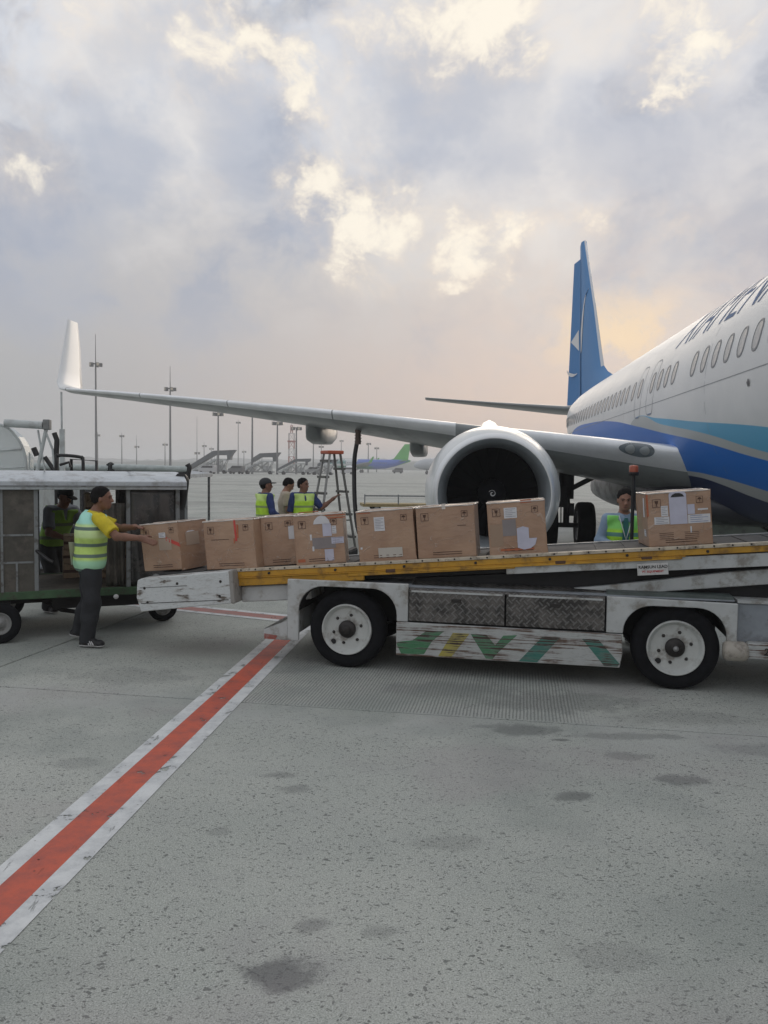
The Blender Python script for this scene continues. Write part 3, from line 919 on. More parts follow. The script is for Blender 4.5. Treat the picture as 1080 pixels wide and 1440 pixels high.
def wing(side):
    K = 18
    secs = []
    UF = lambda y_: float(np.interp(y_, [1.9, 5.8, 12, 17], [.30, .38, .6, .9]))
    for y, lx, lz, tx, tz, tr in WS:
        ch = tx - lx
        secs.append([Vector((lx + f_ * ch, y * side, lz + (tz - lz) * f_ + t_ * ch)) for f_, t_ in foil(K, tr, ch, UF(y))])
    m_ = len(secs[0])
    mb = MB()
    fs = []
    for i in range(len(secs) - 1):
        for k in range(m_):
            fs.append((i * m_ + k, i * m_ + (k + 1) % m_, (i + 1) * m_ + (k + 1) % m_, (i + 1) * m_ + k))
    mb.add([v for s_ in secs for v in s_], fs, True)
    mb.add(secs[-1], [tuple(range(m_))])
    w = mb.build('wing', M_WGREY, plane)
    # bare metal leading edge, in sections with gaps, standing 3 mm proud
    cuts = [(1.5, 4.5), (5.5, 8.3), (8.33, 11.2), (11.23, 14.1), (14.13, 17.0)]
    Y = [q_[0] for q_ in WS]
    def sec_at(y, grow):
        lx, lz, tx, tz, tr = (float(np.interp(y, Y, [q_[j] for q_ in WS])) for j in (1, 2, 3, 4, 5))
        ch = tx - lx
        out = []
        for f_, t_ in foil(K, tr, ch, UF(y)):
            if f_ <= .085 if t_ > 0 else f_ <= .045:
                out.append(Vector((lx + f_ * ch - (grow if f_ < .01 else 0), y * side, lz + (tz - lz) * f_ + t_ * ch + math.copysign(grow, t_))))
        return out
    for a, b in cuts:
        mb = MB()
        st = [sec_at(a + (b - a) * i / 8, .004) for i in range(9)]
        nn = len(st[0])
        mb.add([v for s_ in st for v in s_], [(i * nn + k, i * nn + k + 1, (i + 1) * nn + k + 1, (i + 1) * nn + k) for i in range(8) for k in range(nn - 1)], True)
        mb.build('slat', M_SLAT, w)
    # winglet
    ws = [(17.05, 22.66, 4.08, 23.95, .10), (17.35, 22.9, 4.13, 24.25, .10), (17.52, 23.1, 4.32, 24.7, .09), (17.6, 23.4, 4.75, 24.8, .08), (17.70, 23.85, 5.55, 24.95, .08), (17.80, 24.32, 6.42, 24.98, .08)]
    mb = MB()
    sc = []
    for i, (y, lx, z, tx, tr) in enumerate(ws):
        up = 0 if i == 0 else (.5 if i == 1 else 1)
        ch = tx - lx
        sc.append([Vector((lx + f_ * ch, (y - t_ * ch * up) * side, z + t_ * ch * (1 - up))) for f_, t_ in foil(10, tr, ch)])
    nn = len(sc[0])
    mb.add([v for s_ in sc for v in s_], [(i * nn + k, i * nn + (k + 1) % nn, (i + 1) * nn + (k + 1) % nn, (i + 1) * nn + k) for i in range(len(sc) - 1) for k in range(nn)], True)
    mb.add(sc[-1], [tuple(range(nn))])
    wl = mb.build('winglet', M_WLWHITE, plane)
    # flap track fairings
    for y, x0, x1, zt, zb, wd in ((9.17, 20.0, 23.9, 3.08, 2.56, .47), (6.46, 19.0, 23.2, 2.72, 2.24, .38)):
        mb = MB()
        secs2 = []
        N_ = 20
        for f_, s_ in ((0, .05), (.03, .55), (.10, .88), (.28, 1), (.55, .95), (.8, .6), (1, .06)):
            x = x0 + (x1 - x0) * f_
            hh = (zt - zb) * s_
            rg = []
            for k in range(N_):
                a = 2 * math.pi * k / N_
                co, si = math.cos(a), math.sin(a)
                rg.append(Vector((x, (y + wd / 2 * (s_ ** .6) * math.copysign(abs(co) ** .38, co)) * side, zt - .05 - hh / 2 + (hh / 2 + .03) * math.copysign(abs(si) ** .5, si))))
            secs2.append(rg)
        mb.add([v for s_ in secs2 for v in s_], [(i * N_ + k, i * N_ + (k + 1) % N_, (i + 1) * N_ + (k + 1) % N_, (i + 1) * N_ + k) for i in range(6) for k in range(N_)], True)
        mb.add(secs2[0], [tuple(range(N_))]); mb.add(secs2[-1], [tuple(range(N_))])
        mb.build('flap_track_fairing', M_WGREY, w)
    # landing light: glass laid into the leading edge at the root, two lamps behind it
    def skin(y, s_, off):
        lx, lz, tx, tz, tr = (float(np.interp(y, Y, [q_[j_] for q_ in WS])) for j_ in (1, 2, 3, 4, 5))
        ch = tx - lx
        P_ = [(f_, t_) for f_, t_ in foil(60, tr, ch, UF(y))]
        k0 = 60
        d_, k_ = 0.0, k0
        step = -1 if s_ > 0 else 1
        while d_ < abs(s_) and 0 < k_ < len(P_) - 1:
            a_, b_ = P_[k_], P_[k_ + step]
            seg = math.hypot(b_[0] - a_[0], b_[1] - a_[1]) * ch
            if d_ + seg >= abs(s_):
                f2 = (abs(s_) - d_) / seg
                fx_, tx_ = a_[0] + (b_[0] - a_[0]) * f2, a_[1] + (b_[1] - a_[1]) * f2
                break
            d_ += seg; k_ += step
        else:
            fx_, tx_ = P_[k_]
        return Vector((lx + fx_ * ch - off, y * side, lz + (tz - lz) * fx_ + tx_ * ch + (off * .4 if s_ > 0 else -off * .4)))
    def disc(yc, sc_, ry_, rs_, off, dome, name, m, par):
        vs = [skin(yc, sc_, off + dome)]
        fs = []
        for r_ in range(1, 6):
            for k_ in range(28):
                a = 2 * math.pi * k_ / 28
                rr = r_ / 5
                sh = 1 + .25 * math.cos(a)
                vs.append(skin(yc + ry_ * rr * math.cos(a), sc_ + rs_ * rr * math.sin(a) * sh ** .0 * (1 - .25 * math.cos(a)), off + dome * (1 - rr * rr)))
        for k_ in range(28):
            fs.append((0, 1 + k_, 1 + (k_ + 1) % 28))
            for r_ in range(4):
                fs.append((1 + r_ * 28 + k_, 1 + r_ * 28 + (k_ + 1) % 28, 1 + (r_ + 1) * 28 + (k_ + 1) % 28, 1 + (r_ + 1) * 28 + k_))
        return MB().add(vs, fs, True).build(name, m, par)
    lt_ = disc(2.32, -.09, .27, .135, .008, .012, 'landing_light', M_GLASS, plane)
    for yc in (2.20, 2.42):
        disc(yc, -.09, .075, .08, .022, .006, 'lamp', mat('lamp_reflector', (.36, .39, .40), .3, metal=.5), lt_)
    return w


wing(1)
wing(-1)


# engine
def engine(side):
    X0, YC, ZC = 12.95, 4.83 * side, 1.47
    def body(prof, name, m, par, n=72, flat=True):
        mb = MB().lathe([(r, x) for x, r in prof], (X0, YC, ZC), 'X', n)
        if flat:
            mb.v = [(x, y, z if z > ZC else ZC - (ZC - z) * (1 - .045 * min(1, abs(ZC - z)))) for x, y, z in mb.v]
        return mb.build(name, m, par)
    nac = body([(.10, .99), (.2, 1.03), (.4, 1.08), (.8, 1.14), (1.3, 1.165), (2.0, 1.145), (2.7, 1.07), (3.3, .94), (3.75, .86), (3.72, .83)], 'engine_nacelle', M_NAC, plane)
    body([(.9, .778), (.6, .768), (.35, .775), (.18, .80), (.06, .845), (.0, .90)], 'inlet_throat', M_LIP, nac)
    body([(.0, .90), (-.004, .918), (.012, .948), (.05, .973), (.104, .993)], 'inlet_lip', mat('polished_lip', (.78, .80, .81), .3, metal=.4), nac)
    body([(.9, .778), (1.25, .775), (1.25, .0)], 'inlet_duct', M_DARK, nac)
    body([(3.3, .9), (3.3, .45), (4.3, .42), (4.75, .34), (4.7, .3)], 'exhaust_nozzle', M_STEEL, nac)
    body([(4.2, .28), (4.9, .2), (5.3, .03)], 'exhaust_plug', M_STEEL, nac)
    sp = body([(.62, .0), (.66, .035), (.74, .09), (.88, .17), (1.0, .23), (1.1, .25)], 'spinner', mat('spinner_dark_grey', (.010, .011, .015), .5), nac, 32, False)
    pts = []
    for k in range(26):
        a = k / 25 * 2 * math.pi * 1.25
        rr = .015 + .047 * (k / 25)
        xx = np.interp(rr, [0, .035, .09, .17], [.62, .66, .74, .88]) - .006
        pts.append((X0 + xx, YC + rr * math.cos(a + 1.2) * -1, ZC + rr * math.sin(a + 1.2)))
    MB().tube(pts, [.004 + .008 * math.sin(math.pi * min(1, k / 18)) for k in range(26)], 6).build('spiral_mark', M_WHITE, nac)
    # 24 fan blades
    bl = MB()
    for i in range(7):
        r_ = .22 + .55 * i / 6
        tw = R(35 + 28 * i / 6)
        w_ = .10 + .10 * i / 6
        for s_ in (-1, 1):
            bl.v.append((math.cos(tw) * w_ * s_ * .5 + 1.08, math.sin(tw) * w_ * s_ * .5, r_))
    for i in range(6):
        bl.f.append([2 * i, 2 * i + 1, 2 * i + 3, 2 * i + 2]); bl.sm.append(True); bl.mi.append(0)
    bm_ = bl.mesh('fan_blade', M_FAN)
    for k in range(24):
        o = bpy.data.objects.new('fan_blade', bm_)
        COL.objects.link(o)
        o.parent = nac
        o.location = (X0, YC, ZC)
        o.rotation_euler = (2 * math.pi * k / 24, 0, 0)
    # pylon on top, running back into the wing
    mb = MB()
    for x, zt, zb, hw in ((13.7, 2.46, 2.3, .05), (14.3, 2.58, 2.3, .24), (15.0, 2.66, 2.2, .32), (16.2, 2.86, 2.1, .22), (17.5, 2.80, 2.0, .2), (19.5, 2.5, 2.1, .12)):
        for k in range(12):
            a = 2 * math.pi * k / 12
            mb.v.append((x, YC + hw * math.cos(a), (zt + zb) / 2 + (zt - zb) / 2 * math.sin(a)))
    for i in range(5):
        for k in range(12):
            mb.f.append([i * 12 + k, i * 12 + (k + 1) % 12, (i + 1) * 12 + (k + 1) % 12, (i + 1) * 12 + k]); mb.sm.append(True); mb.mi.append(0)
    mb.build('pylon', M_NAC, plane)
    # vortex strake and vent dot on the cowl
    MB().prism([(14.1, 2.05), (15.1, 2.12), (15.0, 2.34), (14.5, 2.25)], YC - .80 * side - .01, YC - .80 * side + .01, 'XZ').build('strake', M_NAC, nac)
    return nac


engine(1)
engine(-1)


# tail
def fin():
    LE = [(28.0, 5.0), (29.6, 5.3), (31.0, 5.62), (31.9, 5.95), (32.6, 6.72), (34.3, 8.7), (37.9, 12.40)]
    HG = lambda z: 37.0 + (z - 5.0) * .255
    TE = lambda z: 38.6 + (z - 5.0) * .11
    mb = MB(); edge = MB()
    zs = [4.75, 5.3, 5.62, 5.95, 6.72, 7.7, 8.7, 10.0, 11.2, 12.0, 12.40]
    lx = lambda z: float(np.interp(z, [p_[1] for p_ in LE], [p_[0] for p_ in LE]))
    for side in (-1, 1):
        rows = []
        for z in zs:
            a, b_ = lx(z) if z > 5 else 27.2, HG(z)
            th = .24 - .12 * (z - 5) / 7.4
            rows.append([(a + (b_ - a) * f_, side * th * math.sin(math.pi * min(.5, .5 * (f_ / .35))) * (1 if f_ < .35 else 1 - (f_ - .35) * .55), z) for f_ in (0, .02, .06, .15, .35, .6, .8, 1)])
        k = len(rows[0])
        mb.add([v for r_ in rows for v in r_], [(i * k + j, i * k + j + 1, (i + 1) * k + j + 1, (i + 1) * k + j) for i in range(len(zs) - 1) for j in range(k - 1)], True)
        mb.add(rows[-1], [tuple(range(k))])
        er = [[(x - (.02 if j == 0 else 0), y + side * .004, z) for j, (x, y, z) in enumerate(r_[:3])] for r_ in rows[3:]]
        edge.add([v for r_ in er for v in r_], [(i * 3 + j, i * 3 + j + 1, (i + 1) * 3 + j + 1, (i + 1) * 3 + j) for i in range(len(er) - 1) for j in range(2)], True)
    f = mb.build('tail_fin', M_FIN, plane)
    edge.build('leading_edge_strip', M_FINEDGE, f)
    # rudder turned to starboard
    rd = MB()
    DEF = math.tan(R(15))
    zr = [4.9, 7, 9, 11, 11.75]
    for side in (-1, 1):
        rows = []
        for z in zr:
            a, b_ = HG(z) - .34, TE(z) + .25 * (1 if z < 12 else .2)
            th = (.24 - .12 * (z - 5) / 7.4) * .84
            rows.append([(a + (b_ - a) * f_, max(0, (b_ - a) * f_ - .3) * DEF + side * th * (1 - f_), z) for f_ in (0, .25, 1)])
        rd.add([v for r_ in rows for v in r_], [(i * 3 + j, i * 3 + j + 1, (i + 1) * 3 + j + 1, (i + 1) * 3 + j) for i in range(len(zr) - 1) for j in range(2)], False)
    rd.build('rudder', mat('rudder_blue', (.06, .22, .50), .6, spec=.25), plane)
    # white bird emblem: long wing stroke, beak and crescent
    def fy(x, z):
        a, b_ = lx(z), HG(z)
        th = .24 - .12 * (z - 5) / 7.4
        f_ = (x - a) / (b_ - a)
        return th * math.sin(math.pi * min(.5, .5 * (max(f_, 0) / .35))) * (1 if f_ < .35 else 1 - (f_ - .35) * .55) + .02
    def ry(x, z):
        a = HG(z) + .03
        return max(0, x - a) * DEF + .17
    em = MB()
    stroke = [(35.7, 9.75, .05), (36.2, 9.5, .22), (36.8, 9.0, .32), (37.1, 8.4, .34), (37.2, 7.8, .30), (37.2, 7.2, .20)]
    vs = []
    for i, (x, z, w_) in enumerate(stroke):
        z2 = z
        vs += [(x - w_, fy(min(x - w_, HG(z) - .02), z), z + w_ * .3), (min(x + w_, HG(z2) + .02), fy(min(x + w_, HG(z) - .02), z), z - w_ * .3)]
    em.add(vs, [(2 * i, 2 * i + 1, 2 * i + 3, 2 * i + 2) for i in range(len(stroke) - 1)])
    em.add([(38.7, ry(38.7, 7.9), 7.9), (HG(8.4) + .06, ry(HG(8.4) + .06, 8.35), 8.35), (HG(7.4) + .06, ry(HG(7.4) + .06, 7.4), 7.35)], [(0, 1, 2)])
    cr = []
    for i in range(9):
        a = math.pi * (1.08 + .62 * i / 8)
        for rr in (.75, .75 - .2 * math.sin(math.pi * i / 8) - .02):
            x = 38.1 - rr * math.cos(a) * 1.1
            z = 6.75 + rr * math.sin(a) * .7
            cr.append((x, ry(x, z), z))
    em.add(cr, [(2 * i, 2 * i + 1, 2 * i + 3, 2 * i + 2) for i in range(8)])
    em.build('bird_emblem', M_WHITE, plane, 'white stylised bird emblem on the tail fin')


fin()
for side in (1, -1):
    SS = [(.5, 33.6, 4.42, 37.4, .10), (1.2, 34.1, 4.46, 37.5, .10), (4, 35.9, 4.80, 38.2, .09), (7.2, 37.85, 5.2, 39.1, .09)]
    mb = MB(); sc = []
    for y, lx_, z, tx_, tr in SS:
        ch = tx_ - lx_
        sc.append([Vector((lx_ + f_ * ch, y * side, z + t_ * ch)) for f_, t_ in foil(10, tr, ch)])
    nn = len(sc[0])
    mb.add([v for s_ in sc for v in s_], [(i * nn + k, i * nn + (k + 1) % nn, (i + 1) * nn + (k + 1) % nn, (i + 1) * nn + k) for i in range(3) for k in range(nn)], True)
    mb.add(sc[-1], [tuple(range(nn))])
    mb.build('tailplane', mat('tailplane_grey', (.2, .215, .22), .4, coat=.2), plane)


def wheel(mb_parent, c, r, w, rim, name='wheel', rimmat=None, n=40):
    """tyre mesh with a rim child; axis along the aircraft's / cart's local Y"""
    t = MB().lathe([(r * .60, -w / 2 + .02), (r * .74, -w / 2), (r * .92, -w / 2 * .96), (r * .985, -w / 2 * .75), (r, -w / 2 * .35), (r, w / 2 * .35), (r * .985, w / 2 * .75), (r * .92, w / 2 * .96), (r * .74, w / 2), (r * .60, w / 2 - .02)], (0, 0, 0), 'Y', n)
    o = t.build('tyre', M_TYRE, mb_parent)
    o.location = c
    rm = MB().lathe([(r * .62, -w / 2 + .022), (r * .58, -w / 2 + .02), (r * .55, -w / 2 + .05), (r * .3, -w / 2 + .06), (.0, -w / 2 + .04)], (0, 0, 0), 'Y', n)
    rm.lathe([(r * .62, w / 2 - .022), (r * .58, w / 2 - .02), (r * .55, w / 2 - .05), (r * .3, w / 2 - .06), (.0, w / 2 - .04)], (0, 0, 0), 'Y', n)
    rm.build('rim', rimmat or M_STEEL, o)
    return o


M_GDARK = mat('dark_gear_strut', (.035, .036, .038), .45, metal=.3, grime=(.10, .10, .10), gscale=9, gamt=.4)
for side in (1, -1):
    y = 2.86 * side
    leg = MB().tube([(19.5, y, .57), (19.5, y, 1.35)], .075, 14).tube([(19.5, y, 1.2), (19.5, y, 2.45)], .165, 16).box((19.4, y + .12 * side, 1.25), (.2, .18, .5)).box((19.4, y - .1 * side, .95), (.16, .12, .3))
    leg.tube([(19.5, y - .5, .57), (19.5, y + .5, .57)], .06, 12)
    leg.tube([(19.32, y, .75), (19.1, y, 1.1), (19.35, y, 1.45)], .035, 8)
    leg.tube([(19.7, y, .8), (19.95, y + .03, 1.3), (19.7, y, 1.9)], .02, 8).tube([(19.42, y + .13 * side, .62), (19.40, y + .15 * side, 1.5), (19.45, y + .12 * side, 2.2)], .014, 8)
    gl = leg.build('landing_gear_leg', M_GDARK, plane)
    br = MB().tube([(19.45, y - .05 * side, 1.42), (19.3, y - 1.0 * side, 1.95), (19.2, y - 1.35 * side, 2.15)], .06, 10).tube([(19.5, y, 1.9), (19.3, y - .9 * side, 1.78)], .03, 8)
    br.build('side_brace', M_GDARK, gl)
    dr = MB().box((19.45, y + .22 * side, 1.72), (.75, .04, 1.15)).build('gear_door', M_GDARK, plane, bevel=.01)
    MB().box((19.2, y + .27 * side, 2.02), (.05, .32, .34)).build('gear_door', M_NAC, plane, 'small white upper gear door', bevel=.02)
    for dy in (-.43, .43):
        wheel(plane, (19.5, y + dy, .565), .565, .40, .25, rimmat=M_GDARK)
ng = MB().tube([(4.0, 0, .35), (4.0, 0, 1.3)], .06, 12).tube([(4, -.28, .35), (4, .28, .35)], .04, 10).tube([(4.0, 0, .9), (4.6, 0, 1.25)], .03, 8).build('nose_gear_leg', M_STEEL, plane)
for dy in (-.2, .2):
    wheel(plane, (4.0, dy, .345), .345, .19, .2)
# fuel hose hanging from the wing, the coupling and the long sagging run
hp = [(18.55, 7.78, 2.72), (18.56, 7.80, 2.5), (18.58, 7.86, 2.1), (18.55, 7.86, 1.6), (18.45, 7.82, 1.0), (18.3, 7.72, .45), (18.1, 7.5, .12), (17.7, 7.1, .05), (16.6, 6.8, .045), (15.4, 7.1, .045), (14.6, 7.9, .045)]
def ap(x, y, z):
    return Vector((AX + x * math.sin(PSI) - y * math.cos(PSI), AY + x * math.cos(PSI) + y * math.sin(PSI), z))
def smoothpath(P, k=6):
    P = [Vector(p_) for p_ in P]
    out = []
    for i in range(len(P) - 1):
        p0, p1, p2, p3 = P[max(i - 1, 0)], P[i], P[i + 1], P[min(i + 2, len(P) - 1)]
        for j in range(k):
            t_ = j / k
            out.append(.5 * ((2 * p1) + (-p0 + p2) * t_ + (2 * p0 - 5 * p1 + 4 * p2 - p3) * t_ ** 2 + (-p0 + 3 * p1 - 3 * p2 + p3) * t_ ** 3))
    out.append(P[-1])
    return out
hb = ap(*hp[0])
fh = empty('fuel_hose', hb, 0, 'thick black fuelling hose hanging straight down from under the wing', 'hose')
MB().tube([p_ - hb for p_ in smoothpath([ap(*q_) for q_ in hp])], .052, 12).build('hose', M_BLACK, fh)
cp = MB().tube([(0, 0, .12), (0, 0, -.02)], .075, 14).tube([(0, 0, -.02), (0, 0, -.3)], [.062, .07], 14)
for k in range(3):
    cp.tube([(0, 0, -.08 - .07 * k), (0, 0, -.10 - .07 * k)], .082, 14)
cp.build('coupling', mat('brown_hose_coupling', (.10, .065, .05), .5, metal=.3), fh)

# ================================================================== PEOPLE
def _surface_nets(F, org, h):
    """mesh of the zero level of a sampled distance field"""
    nx, ny, nz = F.shape
    ins = F < 0
    c = np.zeros((nx - 1, ny - 1, nz - 1), int)
    for i in (0, 1):
        for j in (0, 1):
            for k in (0, 1):
                c += ins[i:nx - 1 + i, j:ny - 1 + j, k:nz - 1 + k]
    act = (c > 0) & (c < 8)
    idx = -np.ones(act.shape, int)
    A = np.argwhere(act)
    idx[act] = np.arange(len(A))
    acc = np.zeros((len(A), 3)); cnt = np.zeros(len(A))
    cor = [(i, j, k) for i in (0, 1) for j in (0, 1) for k in (0, 1)]
    for a in range(8):
        for b in range(a + 1, 8):
            if sum(abs(cor[a][q] - cor[b][q]) for q in range(3)) != 1: continue
            fa = F[A[:, 0] + cor[a][0], A[:, 1] + cor[a][1], A[:, 2] + cor[a][2]]
            fb = F[A[:, 0] + cor[b][0], A[:, 1] + cor[b][1], A[:, 2] + cor[b][2]]
            m = (fa < 0) != (fb < 0)
            t = np.where(m, fa / np.where(m, fa - fb, 1), 0)
            pa, pb = np.array(cor[a], float), np.array(cor[b], float)
            acc += (pa + (pb - pa) * t[:, None]) * m[:, None]
            cnt += m
    V = (A + acc / cnt[:, None]) * h + org
    Q = []
    for ax in range(3):
        s0 = [slice(0, n_) for n_ in F.shape]; s1 = list(s0)
        s0[ax] = slice(0, F.shape[ax] - 1); s1[ax] = slice(1, F.shape[ax])
        a0, a1 = ins[tuple(s0)], ins[tuple(s1)]
        E_ = np.argwhere(a0 != a1)
        o1, o2 = [(1, 2), (2, 0), (0, 1)][ax]
        ok = (E_[:, o1] > 0) & (E_[:, o2] > 0) & (E_[:, o1] < F.shape[o1] - 1) & (E_[:, o2] < F.shape[o2] - 1)
        E_ = E_[ok]
        def g_(d1, d2):
            P = E_.copy(); P[:, o1] -= d1; P[:, o2] -= d2
            return idx[P[:, 0], P[:, 1], P[:, 2]]
        q_ = np.stack([g_(1, 1), g_(0, 1), g_(0, 0), g_(1, 0)], 1)
        fl = a0[E_[:, 0], E_[:, 1], E_[:, 2]]
        q_[~fl] = q_[~fl][:, ::-1]
        Q.append(q_)
    return V, np.concatenate(Q)


def sdf_part(name, prims, material, parent, h=.010, k=.035, cuts=(), wr=0.0, wseed=0.0, wscale=28, label=None, region=None):
    """one smooth-blended body / garment mesh.
    prims: ('c', a, b, ra, rb[, flat_end]) tapered limb, ('e', centre, radii, rot) ellipsoid, ('-c'...) subtract"""
    P = [np.array(p_[1], float) for p_ in prims] + [np.array(p_[2], float) for p_ in prims if 'c' in p_[0]]
    rr = max(max(np.ravel(p_[2])) if 'e' in p_[0] else max(p_[3], p_[4]) for p_ in prims) + .05
    lo = np.min(P, 0) - rr; hi = np.max(P, 0) + rr
    if region is not None:
        lo = np.maximum(lo, region[0]); hi = np.minimum(hi, region[1])
    n_ = np.ceil((hi - lo) / h).astype(int) + 1
    F = np.full(n_, .3)
    axs = [lo[i] + np.arange(n_[i]) * h for i in range(3)]
    for p_ in prims:
        if 'c' in p_[0]:
            a, b = np.array(p_[1], float), np.array(p_[2], float)
            r_ = max(p_[3], p_[4])
            l_, u_ = np.minimum(a, b) - r_ - .09, np.maximum(a, b) + r_ + .09
        else:
            a = np.array(p_[1], float); r_ = max(p_[2])
            l_, u_ = a - r_ - .09, a + r_ + .09
        sl_ = tuple(slice(max(0, int((l_[i] - lo[i]) / h)), min(n_[i], int((u_[i] - lo[i]) / h) + 2)) for i in range(3))
        if any(s_.stop <= s_.start for s_ in sl_): continue
        X, Y, Z = np.meshgrid(*[axs[i][sl_[i]] for i in range(3)], indexing='ij')
        if 'c' in p_[0]:
            ba = b - a; L2 = ba @ ba
            pa = np.stack([X - a[0], Y - a[1], Z - a[2]], -1)
            t = np.clip((pa @ ba) / L2, 0, 1)
            d = np.linalg.norm(pa - t[..., None] * ba, axis=-1) - (p_[3] + (p_[4] - p_[3]) * t)
            if len(p_) > 5 and p_[5]:
                dn = ba / math.sqrt(L2)
                if p_[5] in (1, 3): d = np.maximum(d, (pa - ba) @ dn)
                if p_[5] in (2, 3): d = np.maximum(d, -(pa @ dn))
        else:
            q_ = np.stack([X - a[0], Y - a[1], Z - a[2]], -1)
            if len(p_) > 3 and p_[3] is not None:
                q_ = q_ @ np.array(p_[3])
            rv = np.array(p_[2])
            k0 = np.linalg.norm(q_ / rv, axis=-1)
            k1 = np.linalg.norm(q_ / (rv * rv), axis=-1)
            d = k0 * (k0 - 1) / np.maximum(k1, 1e-6)
        cur = F[sl_]
        if p_[0][0] == '-':
            kk = .008
            hh = np.clip(.5 - .5 * (cur + d) / kk, 0, 1)
            F[sl_] = cur * (1 - hh) + (-d) * hh + kk * hh * (1 - hh)
        else:
            kk = p_[6] if len(p_) > 6 else (p_[4] if ('e' in p_[0] and len(p_) > 4) else k)
            hh = np.clip(.5 + .5 * (cur - d) / kk, 0, 1)
            F[sl_] = cur * (1 - hh) + d * hh - kk * hh * (1 - hh)
    X, Y, Z = np.meshgrid(*axs, indexing='ij')
    if wr:
        s_ = wscale
        F = F + wr * (np.sin(Z * s_ + 3 * np.sin(X * s_ * .55 + wseed) + wseed) * .6 + np.sin((X * .8 + Y + Z * .6) * s_ * 1.3 + wseed * 2 + 2 * np.sin(Z * s_ * .5)) * .5)
    for pt, nm in cuts:
        nm = np.array(nm, float) / np.linalg.norm(nm)
        F = np.maximum(F, (X - pt[0]) * nm[0] + (Y - pt[1]) * nm[1] + (Z - pt[2]) * nm[2])
    V, Q = _surface_nets(F, lo, h)
    me = bpy.data.meshes.new(name)
    me.from_pydata(V.tolist(), [], Q.tolist())
    me.materials.append(material)
    me.polygons.foreach_set('use_smooth', [True] * len(Q))
    me.update()
    o = bpy.data.objects.new(name, me)
    COL.objects.link(o)
    o.parent = parent
    if label: o['label'] = label
    return o


def mat_vest(name, main, upper=None, bands=(), tilt=0.0, band=(.16, .19, .17), split=None, dirt=(.2, .25, .12)):
    """high visibility fabric: colour fields and reflective tape printed on it at heights above the ground"""
    m = bpy.data.materials.new(name)
    m.use_nodes = True
    t = NT(m.node_tree)
    b = m.node_tree.nodes['Principled BSDF']
    o = t.obj()
    x, y, z = t.sep(o)
    n = t.noise(o, 9, 4, .6)
    c = t.mix(t.smooth(n, .35, .7), main, tuple(v * .82 for v in main))
    zz = t.math('ADD', z, t.math('MULTIPLY', y, tilt))
    if upper:
        for col, z0, z1 in upper:
            f = t.math('MULTIPLY', t.smooth(zz, z0 - .02, z0 + .02), t.smooth(zz, z1 + .02, z1 - .02))
            c = t.mix(f, c, col)
    for z0, w in bands:
        f = t.math('MULTIPLY', t.smooth(zz, z0 - w - .002, z0 - w + .002), t.smooth(zz, z0 + w + .002, z0 + w - .002))
        c = t.mix(f, c, band)
    t.link(c, b.inputs['Base Color'])
    b.inputs['Roughness'].default_value = .62
    t.link(t.bump(t.noise(o, 22, 4, .6), .5, .012), b.inputs['Normal'])
    return m


M_SKIN = mat('skin_brown', (.20, .095, .06), .55, var=.12, vscale=12)
M_SKIN2 = mat('skin_light_brown', (.30, .155, .105), .52, var=.1, vscale=12)
M_HAIR = mat('black_hair', (.008, .007, .007), .9, bumps=.6, bscale=120, spec=.2)
M_TROU = mat('dark_work_trousers', (.022, .024, .028), .85, var=.25, vscale=7, bumps=.5, bscale=16)
M_SHOE = mat('black_canvas_shoe', (.015, .015, .017), .6)
M_SOLE = mat('white_shoe_rubber', (.5, .5, .5), .6)
M_YTEE = mat('yellow_cotton', (.58, .47, .02), .8, var=.12, vscale=8, bumps=.5, bscale=18)
M_NAVY = mat('navy_cotton', (.018, .035, .13), .8, var=.2, vscale=8, bumps=.5, bscale=18)
M_PALEBLUE = mat('pale_blue_cotton', (.22, .31, .42), .75, var=.1, vscale=8, bumps=.5, bscale=18)
M_BEIGE = mat('beige_cotton', (.42, .36, .29), .8, var=.12, vscale=8, bumps=.5, bscale=18)
M_GREYC = mat('grey_cotton', (.17, .19, .22), .8, var=.12, vscale=8, bumps=.5, bscale=18)


def rotz(a):
    c, s_ = math.cos(a), math.sin(a)
    return [[c, -s_, 0], [s_, c, 0], [0, 0, 1]]


def hand(prims, w, d, up, side, curl=.4, s=1.0, spread=.0):
    """palm, four unequal bent fingers and a thumb: w wrist, d pointing direction, up back of the hand, side thumb side"""
    w, d, up, side = (Vector(q_) for q_ in (w, d, up, side))
    d.normalize(); up = (up - d * up.dot(d)).normalized()
    th = d.cross(up).normalized()
    if th.dot(side) < 0: th = -th
    pc = w + d * .05 * s
    M = [[th[i], d[i], up[i]] for i in range(3)]
    prims.append(('c', w, w + d * .03 * s, .026 * s, .027 * s))
    prims.append(('e', pc + d * .004, (.040 * s, .050 * s, .017 * s), M, .012))
    for i, (off, L_) in enumerate(((.027, .068), (.009, .078), (-.009, .072), (-.026, .056))):
        p0 = w + d * .088 * s + th * off * s
        dd = (d + th * off * spread * 12).normalized()
        for j, f_ in enumerate((.45, .32, .25)):
            a = curl * (j + .35)
            dv = (dd * math.cos(a) - up * math.sin(a)).normalized()
            p1 = p0 + dv * L_ * f_ * s
            prims.append(('c', p0, p1, .0095 * s, .0085 * s, 0, .006))
            p0 = p1
    p0 = w + d * .028 * s + th * .032 * s
    p1 = p0 + (d * .6 + th * .8 - up * .25).normalized() * .038 * s
    p2 = p1 + (d * .9 + th * .25 - up * .35).normalized() * .032 * s
    prims.append(('c', p0, p1, .014 * s, .011 * s, 0, .01)); prims.append(('c', p1, p2, .0105 * s, .009 * s, 0, .006))


